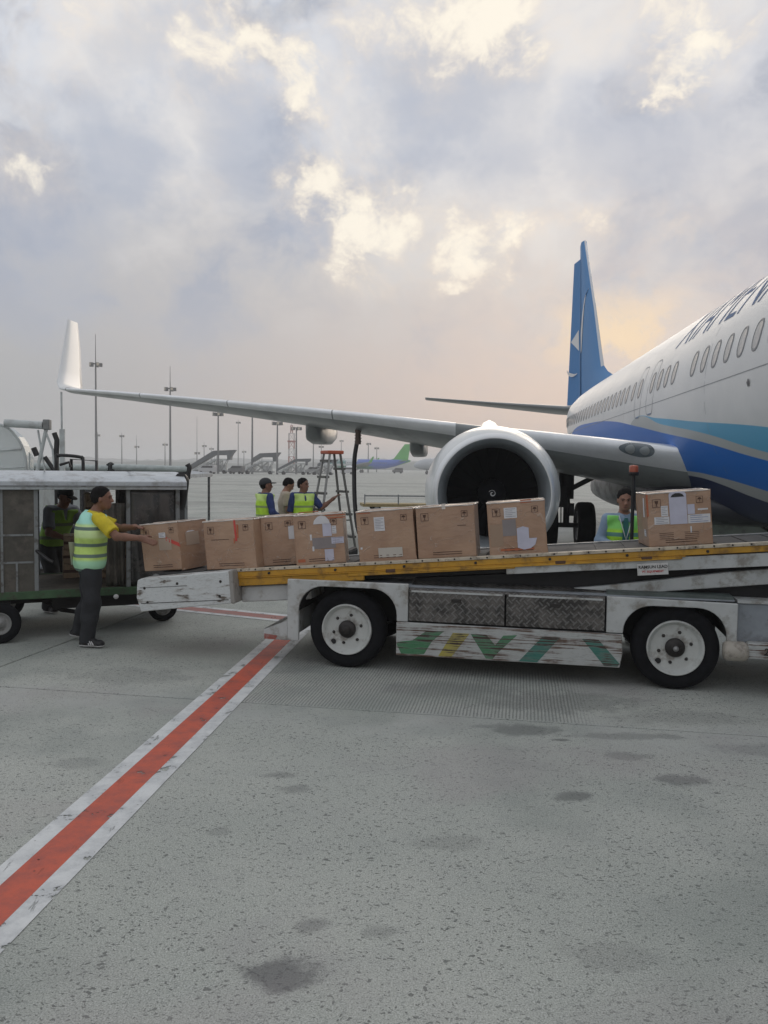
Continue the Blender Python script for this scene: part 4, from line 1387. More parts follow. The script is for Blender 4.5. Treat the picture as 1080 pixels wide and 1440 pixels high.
def person(loc, rz, J, label, group=None, skin=None, shirt=None, sleeve=.55, vest=None, vest_hem=None, trousers=None, shoe=None, cap=None, h=.010, face=0.0, look_down=0.0,
           hands=None, waist=None, tie=None, fine_hand=None, vest_open=False, head_tilt=(0, 0), shoe_stripes=False, fat=1.0):
    """J: joints in metres in the person's own space, +Y is the way the body faces, +X its right-hand side"""
    root = empty('person', loc, rz, label, 'person', group)
    skin = skin or M_SKIN
    V = lambda k_: Vector(J[k_])
    pel, che, nec, hed = V('pelvis'), V('chest'), V('neck'), V('head')
    LS, RS = V('shoL'), V('shoR')
    shy = (RS - LS).normalized()
    upv = (nec - pel).normalized()
    fwd = upv.cross(shy).normalized()          # body forward
    if fwd.y < 0: fwd = -fwd
    tm = [[shy[i], fwd[i], upv[i]] for i in range(3)]
    B = []
    # trunk
    tor = [('e', pel + upv * .02, (.165 * fat, .118 * fat, .14), tm), ('e', pel.lerp(che, .5), (.148 * fat, .108 * fat, .17), tm), ('e', che, (.172 * fat, .118 * fat, .19), tm),
           ('c', LS.lerp(RS, .12), LS.lerp(RS, .88), .062, .062)]
    B += tor
    B += [('c', che + upv * .12, nec, .07, .056), ('c', nec, hed - upv * .02, .054, .052)]
    # head: skull, face and jaw, turned by 'face' radians about the vertical, tilted by look_down
    fa = face
    fx = Vector((fwd.x, fwd.y, 0)).normalized()
    fd = Vector((fx.x * math.cos(fa) + fx.y * math.sin(fa), -fx.x * math.sin(fa) + fx.y * math.cos(fa), 0))
    rt0 = Vector((fd.y, -fd.x, 0))
    fdir = (fd * math.cos(look_down) - Vector((0, 0, 1)) * math.sin(look_down)).normalized()
    hup = rt0.cross(fdir).normalized()
    hm = [[rt0[i], fdir[i], hup[i]] for i in range(3)]
    hp_ = lambda x, y, z: hed + rt0 * x + fdir * y + hup * z
    B += [('e', hp_(0, -.008, .035), (.074, .094, .088), hm), ('e', hp_(0, .022, -.035), (.058, .066, .078), hm), ('e', hp_(0, .05, -.085), (.034, .032, .026), hm),
          ('c', hp_(0, .084, .012), hp_(0, .104, -.026), .010, .014, 0, .012), ('e', hp_(0, .098, -.030), (.019, .012, .010), hm, .01),
          ('e', hp_(0, .083, .022), (.05, .012, .011), hm, .015), ('e', hp_(0, .083, -.062), (.024, .011, .010), hm, .01)]
    for s_ in (-1, 1):
        B += [('e', hp_(.074 * s_, -.004, -.012), (.010, .019, .031), hm, .008), ('-e', hp_(.030 * s_, .092, .008), (.016, .012, .010), hm)]
    # arms
    A_ = []
    for sd in 'LR':
        S_, E_, W_ = V('sho' + sd), V('elb' + sd), V('wri' + sd)
        A_ += [('c', S_, E_, .052, .041), ('c', E_, E_.lerp(W_, .35), .041, .040, 0, .02), ('c', E_.lerp(W_, .35), W_, .040, .026, 0, .02)]
        hd = (hands or {}).get(sd, {})
        d = (W_ - E_).normalized()
        d = Vector(hd.get('d', d))
        hand(A_, W_, d, hd.get('up', (0, 0, 1) if abs(d.z) < .7 else (1 if sd == 'R' else -1, 0, 0)), hd.get('side', fwd), hd.get('curl', .45), hd.get('s', 1.0))
    B += A_
    # legs
    Lg = []
    for sd in 'LR':
        H_, K_, N_, T_ = V('hip' + sd), V('kne' + sd), V('ank' + sd), V('toe' + sd)
        Lg += [('c', H_, K_, .088, .056), ('c', K_, K_.lerp(N_, .35), .054, .056), ('c', K_.lerp(N_, .35), N_, .056, .036)]
    B += Lg
    for sd in 'LR':
        N_, T_ = V('ank' + sd), V('toe' + sd)
        B.append(('c', N_ + Vector((0, 0, -.03)), T_.lerp(N_, .1), .036, .028))
    body = sdf_part('body', B, skin, root, h, .03)
    # garments: the same limbs, thicker
    grow = lambda P_, g_: [(q_[0], q_[1], q_[2], q_[3] + g_, q_[4] + g_, *q_[5:]) if 'c' in q_[0] else ('e', q_[1], tuple(v + g_ for v in q_[2]), *q_[3:]) for q_ in P_]
    wz = waist if waist is not None else pel.z + .06
    if shirt:
        pr_ = grow(tor, .012)
        for sd in 'LR':
            S_, E_, W_ = V('sho' + sd), V('elb' + sd), V('wri' + sd)
            if sleeve <= 1:
                pr_.append(('c', S_, S_.lerp(E_, sleeve), .068, .072 if sleeve < .95 else .058, 1))
            else:
                pr_.append(('c', S_, E_, .066, .055)); pr_.append(('c', E_, E_.lerp(W_, sleeve - 1), .055, .042, 1))
        pr_.append(('c', che + upv * .12, nec - upv * .005, .082, .066, 1))
        sdf_part('shirt', pr_, shirt, root, h, .03, cuts=[((0, 0, wz - .05), (0, 0, -1)), (nec + upv * .012, upv)], wr=.004, wseed=loc[0])
    if vest:
        hem = vest_hem if vest_hem is not None else wz - .05
        vp = grow(tor[:3], .030)
        vp.append(('c', LS.lerp(RS, -.03), LS.lerp(RS, 1.03), .092, .092, 3))
        vp.append(('c', che + upv * .12, nec - upv * .005, .092, .078, 1))
        vp.append(('c', pel + Vector((0, 0, -.02)), pel + Vector((0, 0, .1)), .15 * fat, .14 * fat))
        vp[-1] = ('e', pel + Vector((0, 0, -.03)), (.19 * fat, .145 * fat, .16), tm)
        cuts = [((0, 0, hem), (0, 0, -1)), (nec + upv * -.01, upv)]
        for sd in 'LR':
            S_ = V('sho' + sd)
            E_ = V('elb' + sd)
        vp.append(('-c', nec + fwd * .13 + upv * .05, nec + fwd * .13 - upv * .12, .075, .02))
        if vest_open:
            vp.append(('-c', nec + fwd * .17, pel + fwd * .2 - upv * .3, .045, .05))
        sdf_part('vest', vp, vest, root, h, .03, cuts=cuts, wr=.009, wseed=loc[0] + 2, wscale=19)
    tr = [('e', pel + upv * .0, (.175 * fat, .128 * fat, .14), tm)]
    for sd in 'LR':
        H_, K_, N_ = V('hip' + sd), V('kne' + sd), V('ank' + sd)
        tr += [('c', H_, K_, .110, .088), ('c', K_, K_.lerp(N_, .45), .088, .080), ('c', K_.lerp(N_, .45), N_ + Vector((0, 0, -.03)), .080, .074, 1)]
    sdf_part('trousers', tr, trousers or M_TROU, root, h, .03, cuts=[((0, 0, wz + .02), (0, 0, 1))], wr=.008, wseed=loc[0] + 4, wscale=20)
    # shoes
    for sd in 'LR':
        N_, T_ = V('ank' + sd), V('toe' + sd)
        d = Vector((T_.x - N_.x, T_.y - N_.y, 0)); d = d.normalized() if d.length > 1e-4 else Vector((0, 1, 0))
        slope = (T_ - N_); slope = slope.normalized()
        hl = N_ - d * .045 + Vector((0, 0, -.045))
        zt = T_.z
        q_ = [('c', hl, T_ + Vector((0, 0, .012)), .042, .036), ('c', N_, N_.lerp(T_, .5) + Vector((0, 0, .0)), .046, .038), ('c', N_ + Vector((0, 0, .02)), N_ + Vector((0, 0, -.04)), .046, .046), ('e', T_ + Vector((0, 0, .01)), (.047, .05, .032), None)]
        nrm = Vector((0, 0, -1)) if hd is None else Vector((0, 0, -1))
        # sole plane follows heel and toe heights
        base_h, base_t = hl + Vector((0, 0, -.030)), T_ + Vector((0, 0, -.020))
        dn = (base_t - base_h).normalized()
        sdv = dn.cross(Vector((0, 0, 1))).normalized()
        nn_ = dn.cross(sdv).normalized()
        if nn_.z > 0: nn_ = -nn_
        sh = sdf_part('shoe', q_, shoe or M_SHOE, root, min(h, .008), .02, cuts=[(base_h + Vector((0, 0, .012)), nn_)])
        sl_ = [(q0[0], Vector(q0[1]), Vector(q0[2]), q0[3] + .003, q0[4] + .003) if q0[0] == 'c' else ('e', q0[1], tuple(v + .003 for v in q0[2]), None) for q0 in q_]
        sdf_part('sole', sl_, M_SOLE, sh, .007, .02, cuts=[(base_h, nn_), (base_h + Vector((0, 0, .018)), -nn_)])
        if shoe_stripes:
            st = MB()
            side = d.cross(Vector((0, 0, 1)))
            for s_ in (-1, 1):
                for j in range(3):
                    a = N_.lerp(T_, .18 + .17 * j) + side * s_ * .049 + Vector((0, 0, .012))
                    b_ = a + d * .035 + side * s_ * .004 + Vector((0, 0, -.055 + .01 * j))
                    st.tube([a - side * s_ * .008, b_], .0065, 6)
            st.build('stripes', M_SOLE, sh)
    # hair or cap
    if cap:
        sdf_part('cap', [('e', hp_(0, -.010, .052), (.086, .104, .080), hm), ('e', hp_(0, -.03, .02), (.083, .088, .08), hm)], cap, root, h, .02, cuts=[(hp_(0, .03, .035), tuple(-(hup - fdir * .25)))])
        sdf_part('peak', [('e', hp_(0, .115, .042), (.065, .065, .012), hm)], cap, root, .006, .01)
        sdf_part('hair', [('e', hp_(0, -.024, .01), (.079, .084, .085), hm)], M_HAIR, root, h, .02, cuts=[(hp_(0, .0, .0), tuple(fdir))])
    else:
        sdf_part('hair', [('e', hp_(0, -.014, .046), (.080, .098, .083), hm), ('e', hp_(0, -.032, .005), (.080, .080, .085), hm)], M_HAIR, root, min(h, .009), .02,
                 cuts=[(hp_(0, .050, .045), tuple(fdir * .8 - hup * .60)), (hp_(0, -.02, -.055), tuple(-hup)), (hp_(0, .015, .0), tuple(fdir * .6 - hup * .8))], wr=.003, wscale=90)
    # eyes, brows, mouth
    fb = MB()
    for s_ in (-1, 1):
        fb.lathe([(0, -.006), (.0055, -.003), (.007, .0), (.0055, .004), (0, .006)], hp_(.030 * s_, .081, .008), 'X', 10)
    fb.build('eyes', mat('eye_dark', (.02, .015, .012), .25), root)
    bw = MB()
    for s_ in (-1, 1):
        bw.tube([hp_(.014 * s_, .0935, .025), hp_(.032 * s_, .0905, .030), hp_(.050 * s_, .077, .024)], [.0035, .0045, .002], 6)
    bw.build('eyebrows', M_HAIR, root)
    mo = MB().tube([hp_(-.021, .087, -.064), hp_(0, .0945, -.0625), hp_(.021, .087, -.064)], [.002, .0042, .002], 6)
    mo.build('mouth', mat('lips', (.16, .06, .05), .5), root)
    return root


def std(h_=1.68, lean=0.0, legs=None):
    """upright joints for a person of the given height"""
    k = h_ / 1.70
    J = dict(pelvis=(0, 0, .94), chest=(0, .0, 1.24), neck=(0, .0, 1.44), head=(0, .02, 1.575), shoL=(-.175, 0, 1.385), shoR=(.175, 0, 1.385),
             elbL=(-.23, -.02, 1.10), elbR=(.23, -.02, 1.10), wriL=(-.22, .05, .86), wriR=(.22, .05, .86),
             hipL=(-.088, 0, .90), hipR=(.088, 0, .90), kneL=(-.095, .02, .49), kneR=(.095, .02, .49), ankL=(-.10, -.02, .085), ankR=(.10, -.02, .085), toeL=(-.11, .13, .035), toeR=(.11, .13, .035))
    return {a: tuple(c * k for c in v) for a, v in J.items()}


def upd(J, **kw):
    J = dict(J); J.update(kw); return J


# the loader in front: faces the box (along +X, slightly away), arms straight out
mx_, my_ = -3.02, 8.2
rzm = R(-62)                        # own +Y -> world direction
def loc_of(root, rz, x, y, z):      # world -> own space
    dx_, dy_ = x - root[0], y - root[1]
    c, s_ = math.cos(-rz), math.sin(-rz)
    return (dx_ * c - dy_ * s_, dx_ * s_ + dy_ * c, z)
L_ = lambda x, y, z: loc_of((mx_, my_), rzm, x, y, z)
J = dict(pelvis=L_(-3.04, 8.2, .91), chest=L_(-3.01, 8.18, 1.19), neck=L_(-2.965, 8.2, 1.385), head=L_(-2.90, 8.19, 1.525),
         shoL=L_(-3.06, 8.35, 1.335), shoR=L_(-2.885, 8.045, 1.325), elbL=L_(-2.80, 8.40, 1.20), elbR=L_(-2.665, 7.93, 1.155), wriL=L_(-2.56, 8.16, 1.235), wriR=L_(-2.385, 7.80, 1.155),
         hipL=L_(-3.075, 8.28, .87), hipR=L_(-2.99, 8.12, .87), kneL=L_(-3.09, 8.34, .47), kneR=L_(-2.98, 8.09, .47), ankL=L_(-3.24, 8.40, .125), ankR=L_(-3.03, 8.09, .085),
         toeL=L_(-3.12, 8.415, .035), toeR=L_(-2.885, 8.05, .035))
V1 = mat_vest('lime_vest_with_pale_top', (.58, .80, .20), [((.40, .78, .66), 1.265, 1.6), ((.66, .85, .40), 1.13, 1.26), ((.42, .76, .50), .7, .90)], [(1.225, .017), (1.055, .017), (.945, .017), (.80, .012)], .0, (.13, .20, .17))
pm = person((mx_, my_, 0), rzm, J, 'man in lime vest and yellow tee pushing the first box onto the belt', shirt=M_YTEE, sleeve=.80, vest=V1, vest_hem=.785, trousers=M_TROU, h=.0085, face=R(24),
            hands={'R': dict(d=(Vector(L_(-2.22, 7.80, 1.10)) - Vector(L_(-2.385, 7.80, 1.155))), up=(1, 0, .75), side=(0, .2, 1), curl=.16), 'L': dict(up=(-.3, 0, 1), side=(0, .2, 1), curl=.30)}, shoe_stripes=True, fat=1.12, waist=.90)
# folded papers in the back pocket
MB().add([L_(-3.215, 8.10, 1.08), L_(-3.17, 8.22, 1.07), L_(-3.19, 8.2, .84), L_(-3.20, 8.13, .84)], [(0, 1, 2, 3)]).build('folded_paper', mat('paper', (.55, .53, .5), .8), pm)

# worker behind the baggage cart, bending over the load
J = upd(std(1.62), pelvis=(0, -.10, .88), chest=(0, .04, 1.16), neck=(0, .12, 1.34), head=(0, .18, 1.47), shoL=(-.17, .1, 1.29), shoR=(.17, .1, 1.29), elbL=(-.23, .22, 1.05), elbR=(.24, .2, 1.03), wriL=(-.14, .42, 1.02), wriR=(.16, .40, .98),
        hipL=(-.09, -.1, .84), hipR=(.09, -.1, .84), kneL=(-.1, -.02, .46), kneR=(.1, .06, .46), ankL=(-.11, -.18, .09), ankR=(.10, -.05, .08), toeL=(-.12, -.03, .035), toeR=(.11, .10, .035))
V2 = mat_vest('green_vest_plain', (.20, .40, .03), None, [(1.12, .02), (.95, .02)], 0, (.12, .16, .08))
person((-4.12, 10.02, 0), R(-125), J, 'worker in dark cap and green vest seen through the baggage cart', skin=M_SKIN, shirt=M_GREYC, sleeve=.8, vest=V2, vest_hem=.84, h=.011, cap=mat('black_cap', (.015, .015, .017), .8), face=R(-10), look_down=R(25))

# the three under the wing
V3 = mat_vest('bright_lime_vest', (.52, .84, .05), [((.55, .74, .22), 1.3, 1.6)], [(1.20, .018), (1.05, .018)], 0, (.26, .36, .14))
CAPN = mat('dark_grey_cap', (.03, .032, .036), .8)
J = upd(std(1.68), elbL=(-.24, .02, 1.12), elbR=(.27, .0, 1.12), wriL=(-.10, .24, 1.02), wriR=(.12, .26, 1.0))
person((-2.02, 13.5, 0), R(-55), J, 'man in navy shirt, lime vest and dark cap, leftmost under the wing', 'crew standing under the wing', skin=M_SKIN, shirt=M_NAVY, sleeve=1.75, vest=V3, vest_hem=.86, h=.012, cap=CAPN, face=R(20))
J = upd(std(1.69), head=(0, .055, 1.555), elbL=(-.22, .02, 1.12), elbR=(.22, .02, 1.12), wriL=(-.05, .25, 1.10), wriR=(.05, .27, 1.08))
person((-1.75, 14.1, 0), R(-75), J, 'man in a plain beige shirt looking down, between the two lime vests', 'crew standing under the wing', skin=M_SKIN2, shirt=M_BEIGE, sleeve=.75, h=.012, face=R(5), look_down=R(28))
J = upd(std(1.69), elbL=(-.22, -.02, 1.10), wriL=(-.20, .07, .87), elbR=(.30, .20, 1.18), wriR=(.40, .42, 1.30), shoR=(.175, .03, 1.385))
person((-1.40, 13.7, 0), R(-150) + R(360), upd(std(1.69), shoL=(-.17, 0, 1.38), elbL=(-.33, .06, 1.17), wriL=(-.50, .16, 1.33)), 'man in lime vest with one hand on the stepladder', 'crew standing under the wing', skin=M_SKIN, shirt=M_NAVY, sleeve=.95, vest=V3, vest_hem=.86, h=.012, face=R(-30))

# supervisor beyond the belt
V4 = mat_vest('green_vest_two_tone', (.46, .85, .05), [((.26, .74, .16), 1.25, 1.6)], [(1.195, .022)], 0, (.12, .30, .24))
J = upd(std(1.66), elbL=(-.27, .0, 1.12), wriL=(-.12, .22, 1.08), elbR=(.25, .02, 1.12), wriR=(.12, .24, 1.08), head=(0, .035, 1.565))
pr = person((2.60, 8.62, 0), R(172), J, 'man in pale blue shirt, tie and green vest beyond the belt', skin=M_SKIN2, shirt=M_PALEBLUE, sleeve=1.8, vest=V4, vest_hem=.95, h=.009, vest_open=True, face=R(2), look_down=R(10))
MB().prism([(-.018, 1.375), (.018, 1.375), (.026, 1.33), (.04, 1.06), (0, 1.02), (-.04, 1.06), (-.026, 1.33)], .146, .155, 'XZ').build('tie', mat('teal_tie', (.03, .16, .15), .6), pr)
cl_ = MB()
for s_ in (-1, 1):
    cl_.add([(0, .142, 1.372), (s_ * .045, .128, 1.325), (s_ * .085, .085, 1.372), (s_ * .075, .05, 1.43), (s_ * .03, .11, 1.415)], [(0, 1, 2, 3, 4)])
_c = cl_.build('collar', M_PALEBLUE, pr)
_c.modifiers.new('s', 'SOLIDIFY').thickness = .006
MB().tube([(-.07, .12, 1.40), (-.03, .165, 1.25), (0, .18, 1.14), (.03, .165, 1.25), (.07, .12, 1.40)], .005, 6).build('lanyard', M_WHITE, pr)
tb = empty('tablet', (2.60, 8.34, 1.05), R(172), 'dark tablet held by the man in the pale blue shirt', 'tablet')
MB().box((0, 0, 0), (.24, .016, .17)).build('case', mat('dark_plastic', (.03, .032, .036), .4), tb, bevel=.006)
MB().box((0, -.0095, 0), (.21, .003, .14)).build('screen', M_GLASS, tb)

# ================================================================== BELT LOADER (own axes: x along the body to the right, y away from the viewer)
LO = Vector((-.31, 7.33, 0)); LRZ = -math.atan2(.61, 2.84)
loader = empty('belt_loader', LO, LRZ, 'scratched white belt loader with yellow rails and green and yellow chevrons on its skirt', 'belt loader')
M_LW = mat('loader_white_paint', (.47, .49, .485), .48, var=.10, vscale=3, grime=(.19, .165, .13), gscale=5, gamt=.75, bumps=.15, bscale=50)
M_LG = mat('loader_grey_blue_paint', (.27, .30, .33), .5, var=.15, vscale=3, grime=(.13, .13, .13), gscale=4, gamt=.6)
M_LFLK = mat_flaking('flaked_white_boards', (.43, .45, .44), amt=.4, under=(.11, .07, .05), under2=(.25, .22, .2), streak=(1.2, 42, 42))
M_BUMP = mat_flaking('worn_white_bumper', (.58, .61, .61), under=(.12, .10, .08), under2=(.36, .35, .33), amt=.05, streak=(3.0, 14, 14), rough=.7)
M_GRN = mat_flaking('flaked_green', (.06, .20, .095), amt=.58, streak=(1.2, 42, 42), under2=(.2, .22, .2))
M_TEAL = mat_flaking('flaked_teal', (.045, .18, .145), amt=.5, streak=(1.2, 42, 42), under2=(.2, .22, .2))
M_YEL = mat_flaking('flaked_yellow', (.38, .33, .07), amt=.55, streak=(1.2, 42, 42), under2=(.25, .22, .15))
M_TREAD = mat_tread()
M_IN = mat('loader_underbody_dark', (.014, .014, .015), .7)
M_RAILY = mat('conveyor_yellow_paint', (.50, .265, .022), .45, var=.14, vscale=4, grime=(.12, .065, .03), gscale=7, gamt=.65, bumps=.12)
M_RAILC = mat('conveyor_cream_strip', (.52, .46, .36), .5, var=.12, vscale=6, grime=(.14, .11, .09), gscale=14, gamt=.8)
M_BELT = mat('conveyor_belt_rubber', (.038, .039, .041), .7, var=.3, vscale=5, grime=(.10, .097, .09), gscale=5, gamt=.5)
M_RIM = mat('rim_off_white_paint', (.52, .54, .52), .45, var=.06, vscale=5, grime=(.16, .13, .10), gscale=7, gamt=.7)
M_BOLT = mat('dark_bolt', (.03, .027, .025), .5, metal=.3)
M_STENCIL = mat('black_stencil', (.018, .018, .018), .6)
M_RED = mat('sign_red', (.42, .03, .03), .5)


def arch(cx, hw, top, r=.20, n=8):
    """points of a wheel opening from bottom left to bottom right, rounded shoulders"""
    pts = []
    for i in range(n + 1):
        a = math.pi - i / n * math.pi / 2
        pts.append((cx - hw + r + r * math.cos(a), top - r + r * math.sin(a)))
    for i in range(n + 1):
        a = math.pi / 2 - i / n * math.pi / 2
        pts.append((cx + hw - r + r * math.cos(a), top - r + r * math.sin(a)))
    return pts


# near side plates
pl_ = MB()
A1 = arch(-.02, .47, .765, .24)
pl_.prism([(-.60, .24), (-.60, .82), (.555, .82), (.555, .475), (.45, .475)] + [p_ for p_ in A1[::-1]] + [(-.49, .24)], -.012, .03)
fender = pl_.build('fender', M_LW, loader, 'chipped white fender over the left wheel', bevel=.006)
A2 = arch(2.86, .42, .725, .24)
MB().prism([(2.30, .475), (2.30, .79), (3.36, .775), (3.36, .44), (3.28, .44)] + A2[::-1] + [(2.44, .475)], -.012, .03).build('fender', M_LW, loader, 'white fender over the right wheel', bevel=.006)
# lips folded round the openings, seen as thickness
for P_ in (A1, A2):
    mb = MB()
    for i in range(len(P_) - 1):
        (a, b), (c, d) = P_[i], P_[i + 1]
        mb.add([(a, .0, b), (c, .0, d), (c, .55, d), (a, .55, b)], [(0, 1, 2, 3)])
    mb.build('wheel_well', M_IN, loader)
# skirt
sk = MB().prism([(.45, .165), (2.42, .175), (2.44, .30), (2.43, .467), (.45, .472)], -.022, .02).build('skirt', M_LFLK, loader, 'flaked white skirt board with chevrons', bevel=.006)
def chev(poly, m):
    MB().prism(poly, -.0245, -.0215).build('chevron', m, sk)
chev([(.47, .29), (.60, .31), (.73, .405), (.89, .41), (.78, .31), (.71, .19), (.50, .18), (.455, .27)], M_GRN)
chev([(.84, .18), (.97, .40), (1.12, .40), (.96, .18)], M_YEL)
chev([(1.13, .40), (1.27, .40), (1.35, .31), (1.42, .40), (1.54, .41), (1.38, .25), (1.33, .185), (1.27, .185)], M_GRN)
chev([(1.56, .18), (1.76, .41), (1.91, .41), (1.72, .18)], M_TEAL)
chev([(2.10, .41), (2.24, .41), (2.42, .21), (2.40, .185), (2.29, .185)], M_TEAL)
# tread plate lockers
for a, b in ((.565, 1.425), (1.44, 2.285)):
    d = MB().bb((a, -.016, .487), (b, .02, .765)).build('locker_door', M_TREAD, loader, bevel=.004)
    MB().bb((a + .02, -.020, .752), (b - .02, -.014, .768)).build('edge_strip', M_LW, d)
    MB().box(((a + b) / 2, -.020, .69), (.09, .012, .03)).build('latch', M_BOLT, d, bevel=.003)
MB().prism([(-.014, .768), (.03, .768), (.26, .815), (.24, .822), (.0, .782)], .565, 2.285, 'YZ').build('sill', M_TREAD, loader, 'chequer plate step along the top of the lockers')
# deck and underbody
MB().bb((-.595, .035, .785), (3.34, 1.62, .80)).build('deck', M_LG, loader)
MB().prism([(.035, .80), (.035, .825), (.22, .83), (.25, .805)], 2.30, 3.33, 'YZ').build('deck_edge', mat('dark_green_grey_edge', (.075, .095, .09), .5, var=.2), loader)
MB().bb((.50, .05, .20), (2.38, 1.6, .775)).build('chassis', M_IN, loader)
MB().bb((-.55, .60, .35), (3.3, 1.05, .77)).build('frame', M_IN, loader)
MB().bb((-.60, 1.60, .18), (3.36, 1.64, .80)).build('far_side_panel', M_LW, loader)
MB().bb((-.58, .05, .30), (-.54, 1.6, .79)).build('end_panel', M_LW, loader)
# right hand end: recessed grey blue body and bumper beam
MB().bb((3.365, .06, .40), (4.55, 1.6, .775)).build('end_body', M_LG, loader, 'grey blue body at the right end', bevel=.01)
MB().bb((3.365, .04, .775), (4.55, 1.6, .80)).build('end_body_top', M_LW, loader)
bo = MB()
for x in (3.62, 3.63):
    for z in (.725, .64):
        bo.lathe([(0, -.012), (.010, -.010), (.012, 0)], (x, .055, z), 'Y', 8)
bo.build('rivets', M_BOLT, loader)
bb2 = MB().bb((3.44, -.05, .325), (4.7, .05, .46)).build('bumper', M_LFLK, loader, 'white bumper beam at the right end with stencilled number', bevel=.012, seg=2)
MB().lathe([(.0, 3.25), (.07, 3.26), (.085, 3.29), (.085, 3.41), (.07, 3.445), (0, 3.45)], (0, .0, .375), 'X', 16).build('bumper_pad', mat('cream_rubber_pad', (.40, .37, .32), .6, grime=(.12, .1, .09), gscale=12), bb2)
text_part('22010S', 'number', M_STENCIL, bb2, Matrix.Translation((3.56, -.052, .362)) @ Matrix.Rotation(R(90), 4, 'X'), .085, .12, .002)
# left hand foot step
st = MB().prism([(-.60, .43), (-.60, .235), (-.80, .235), (-.84, .27), (-.84, .33)], .0, 1.5, 'XZ').build('end_step', M_LW, loader, 'chipped red and white end step', bevel=.006)
MB().add([(-.61, -.001, .425), (-.835, -.001, .335), (-.835, .6, .335), (-.61, .6, .425)], [(0, 1, 2, 3)]).build('step_plate', M_TREAD, st)
MB().prism([(-.83, .24), (-.72, .24), (-.70, .275), (-.83, .29)], -.006, -.001).build('red_patch', mat('worn_red_paint', (.30, .09, .07), .6, grime=(.35, .3, .28), gscale=16), st)
# wheels: tyre, rim, hub, six bolts, hand hole
def loader_wheel(x, y, flip=1, hub_cap=False):
    t = MB()
    W_, r = .215, .365
    t.lathe([(.234, -W_ / 2 + .03), (.285, -W_ / 2), (.32, -W_ / 2 + .004), (.345, -W_ / 2 + .018), (.362, -W_ / 2 + .045), (.365, -W_ / 2 + .07), (.365, W_ / 2 - .07), (.362, W_ / 2 - .045), (.345, W_ / 2 - .018), (.285, W_ / 2), (.234, W_ / 2 - .03)], (0, 0, 0), 'Y', 56)
    o = t.build('tyre', M_TYRE, loader)
    o.location = (x, y, .362)
    f = -flip
    rm = MB().lathe([(.240, f * (W_ / 2 - .03)), (.236, f * (W_ / 2 - .004)), (.228, f * (W_ / 2 - .002)), (.222, f * (W_ / 2 - .018)), (.208, f * (W_ / 2 - .028)), (.203, f * (W_ / 2 - .055)), (.19, f * (W_ / 2 - .060)), (.12, f * (W_ / 2 - .048)), (.10, f * (W_ / 2 - .055)), (0, f * (W_ / 2 - .055))], (0, 0, 0), 'Y', 48).build('rim', M_RIM, o)
    fy_ = f * (W_ / 2 - .05)
    hb_ = MB().lathe([(.082, fy_), (.082, fy_ + f * .022), (.070, fy_ + f * .034), (.045, fy_ + f * .036), (.040, fy_ + f * .058), (.026, fy_ + f * .066), (0, fy_ + f * .066)], (0, 0, 0), 'Y', 28).build('hub', M_BOLT, o)
    if hub_cap: MB().lathe([(0, fy_ + f * .085), (.018, fy_ + f * .082), (.024, fy_ + f * .066)], (0, 0, 0), 'Y', 18).build('cap', mat('worn_hub_steel', (.28, .28, .28), .4, metal=.6), o)
    bm_ = MB().lathe([(0, fy_ + f * .022), (.010, fy_ + f * .02), (.013, fy_ + f * .004), (.017, fy_)], (0, 0, 0), 'Y', 6, smooth=False).mesh('bolt', M_BOLT)
    for k in range(6):
        a = 2 * math.pi * (k + .25) / 6
        b_ = bpy.data.objects.new('bolt', bm_)
        COL.objects.link(b_); b_.parent = o
        b_.location = (.135 * math.cos(a), 0, .135 * math.sin(a))
    MB().lathe([(0, 0), (.026, 0)], (-.135, fy_ + f * -.001, -.125), 'Y', 14).build('hand_hole', M_IN, o)
    return o
loader_wheel(-.035, .13, 1); loader_wheel(2.88, .13, 1, True)
loader_wheel(-.035, 1.5, -1); loader_wheel(2.88, 1.5, -1)
ax = MB().tube([(-.035, .2, .362), (-.035, 1.45, .362)], .05, 10).tube([(2.88, .2, .362), (2.88, 1.45, .362)], .05, 10).build('axle', M_IN, loader)

# conveyor, tilted: k(s) gives the rail top height
TILT = math.atan(.0875)
def kz(s): return .982 + .0875 * s
conv = empty('conveyor', (0, 0, .982), 0)
conv.parent = loader
conv.rotation_euler = (0, -TILT, 0)
# in conveyor space: x along, z above rail top line, y away (near rail y=.10)
X0_, X1_ = -1.18, 5.3
MB().bb((X0_, .085, -.028), (X1_, .15, .0)).build('cream_strip', M_RAILC, conv, bevel=.003)
MB().bb((X0_, .095, -.083), (X1_, .14, -.029)).build('near_rail', M_RAILY, conv, bevel=.004)
MB().bb((X0_, .083, -.093), (2.95, .15, -.084)).build('rail_flange', M_RAILY, conv, bevel=.002)
MB().bb((X0_, .87, -.112), (X1_, .93, .004)).build('far_rail', M_STEEL, conv, bevel=.004)
mb = MB()
for k in range(44):
    x = X0_ + .07 + k * .148
    mb.lathe([(0, -.010), (.007, -.009), (.009, 0)], (x, .086, -.012), 'Y', 6)
mb.build('rail_rivets', M_BOLT, conv, kind='stuff')
for k in range(9):
    x = X0_ + .35 + k * .66
    MB().lathe([(0, -.016), (.012, -.014), (.014, 0)], (x, .096, -.056), 'Y', 6, smooth=False).build('bolt', M_BOLT, conv)
for x in (.36, 1.9, 2.63):
    MB().box((x, .09, -.09), (.09, .02, .03)).build('rail_clamp', mat('rusty_bracket', (.09, .045, .025), .7), conv, bevel=.003)
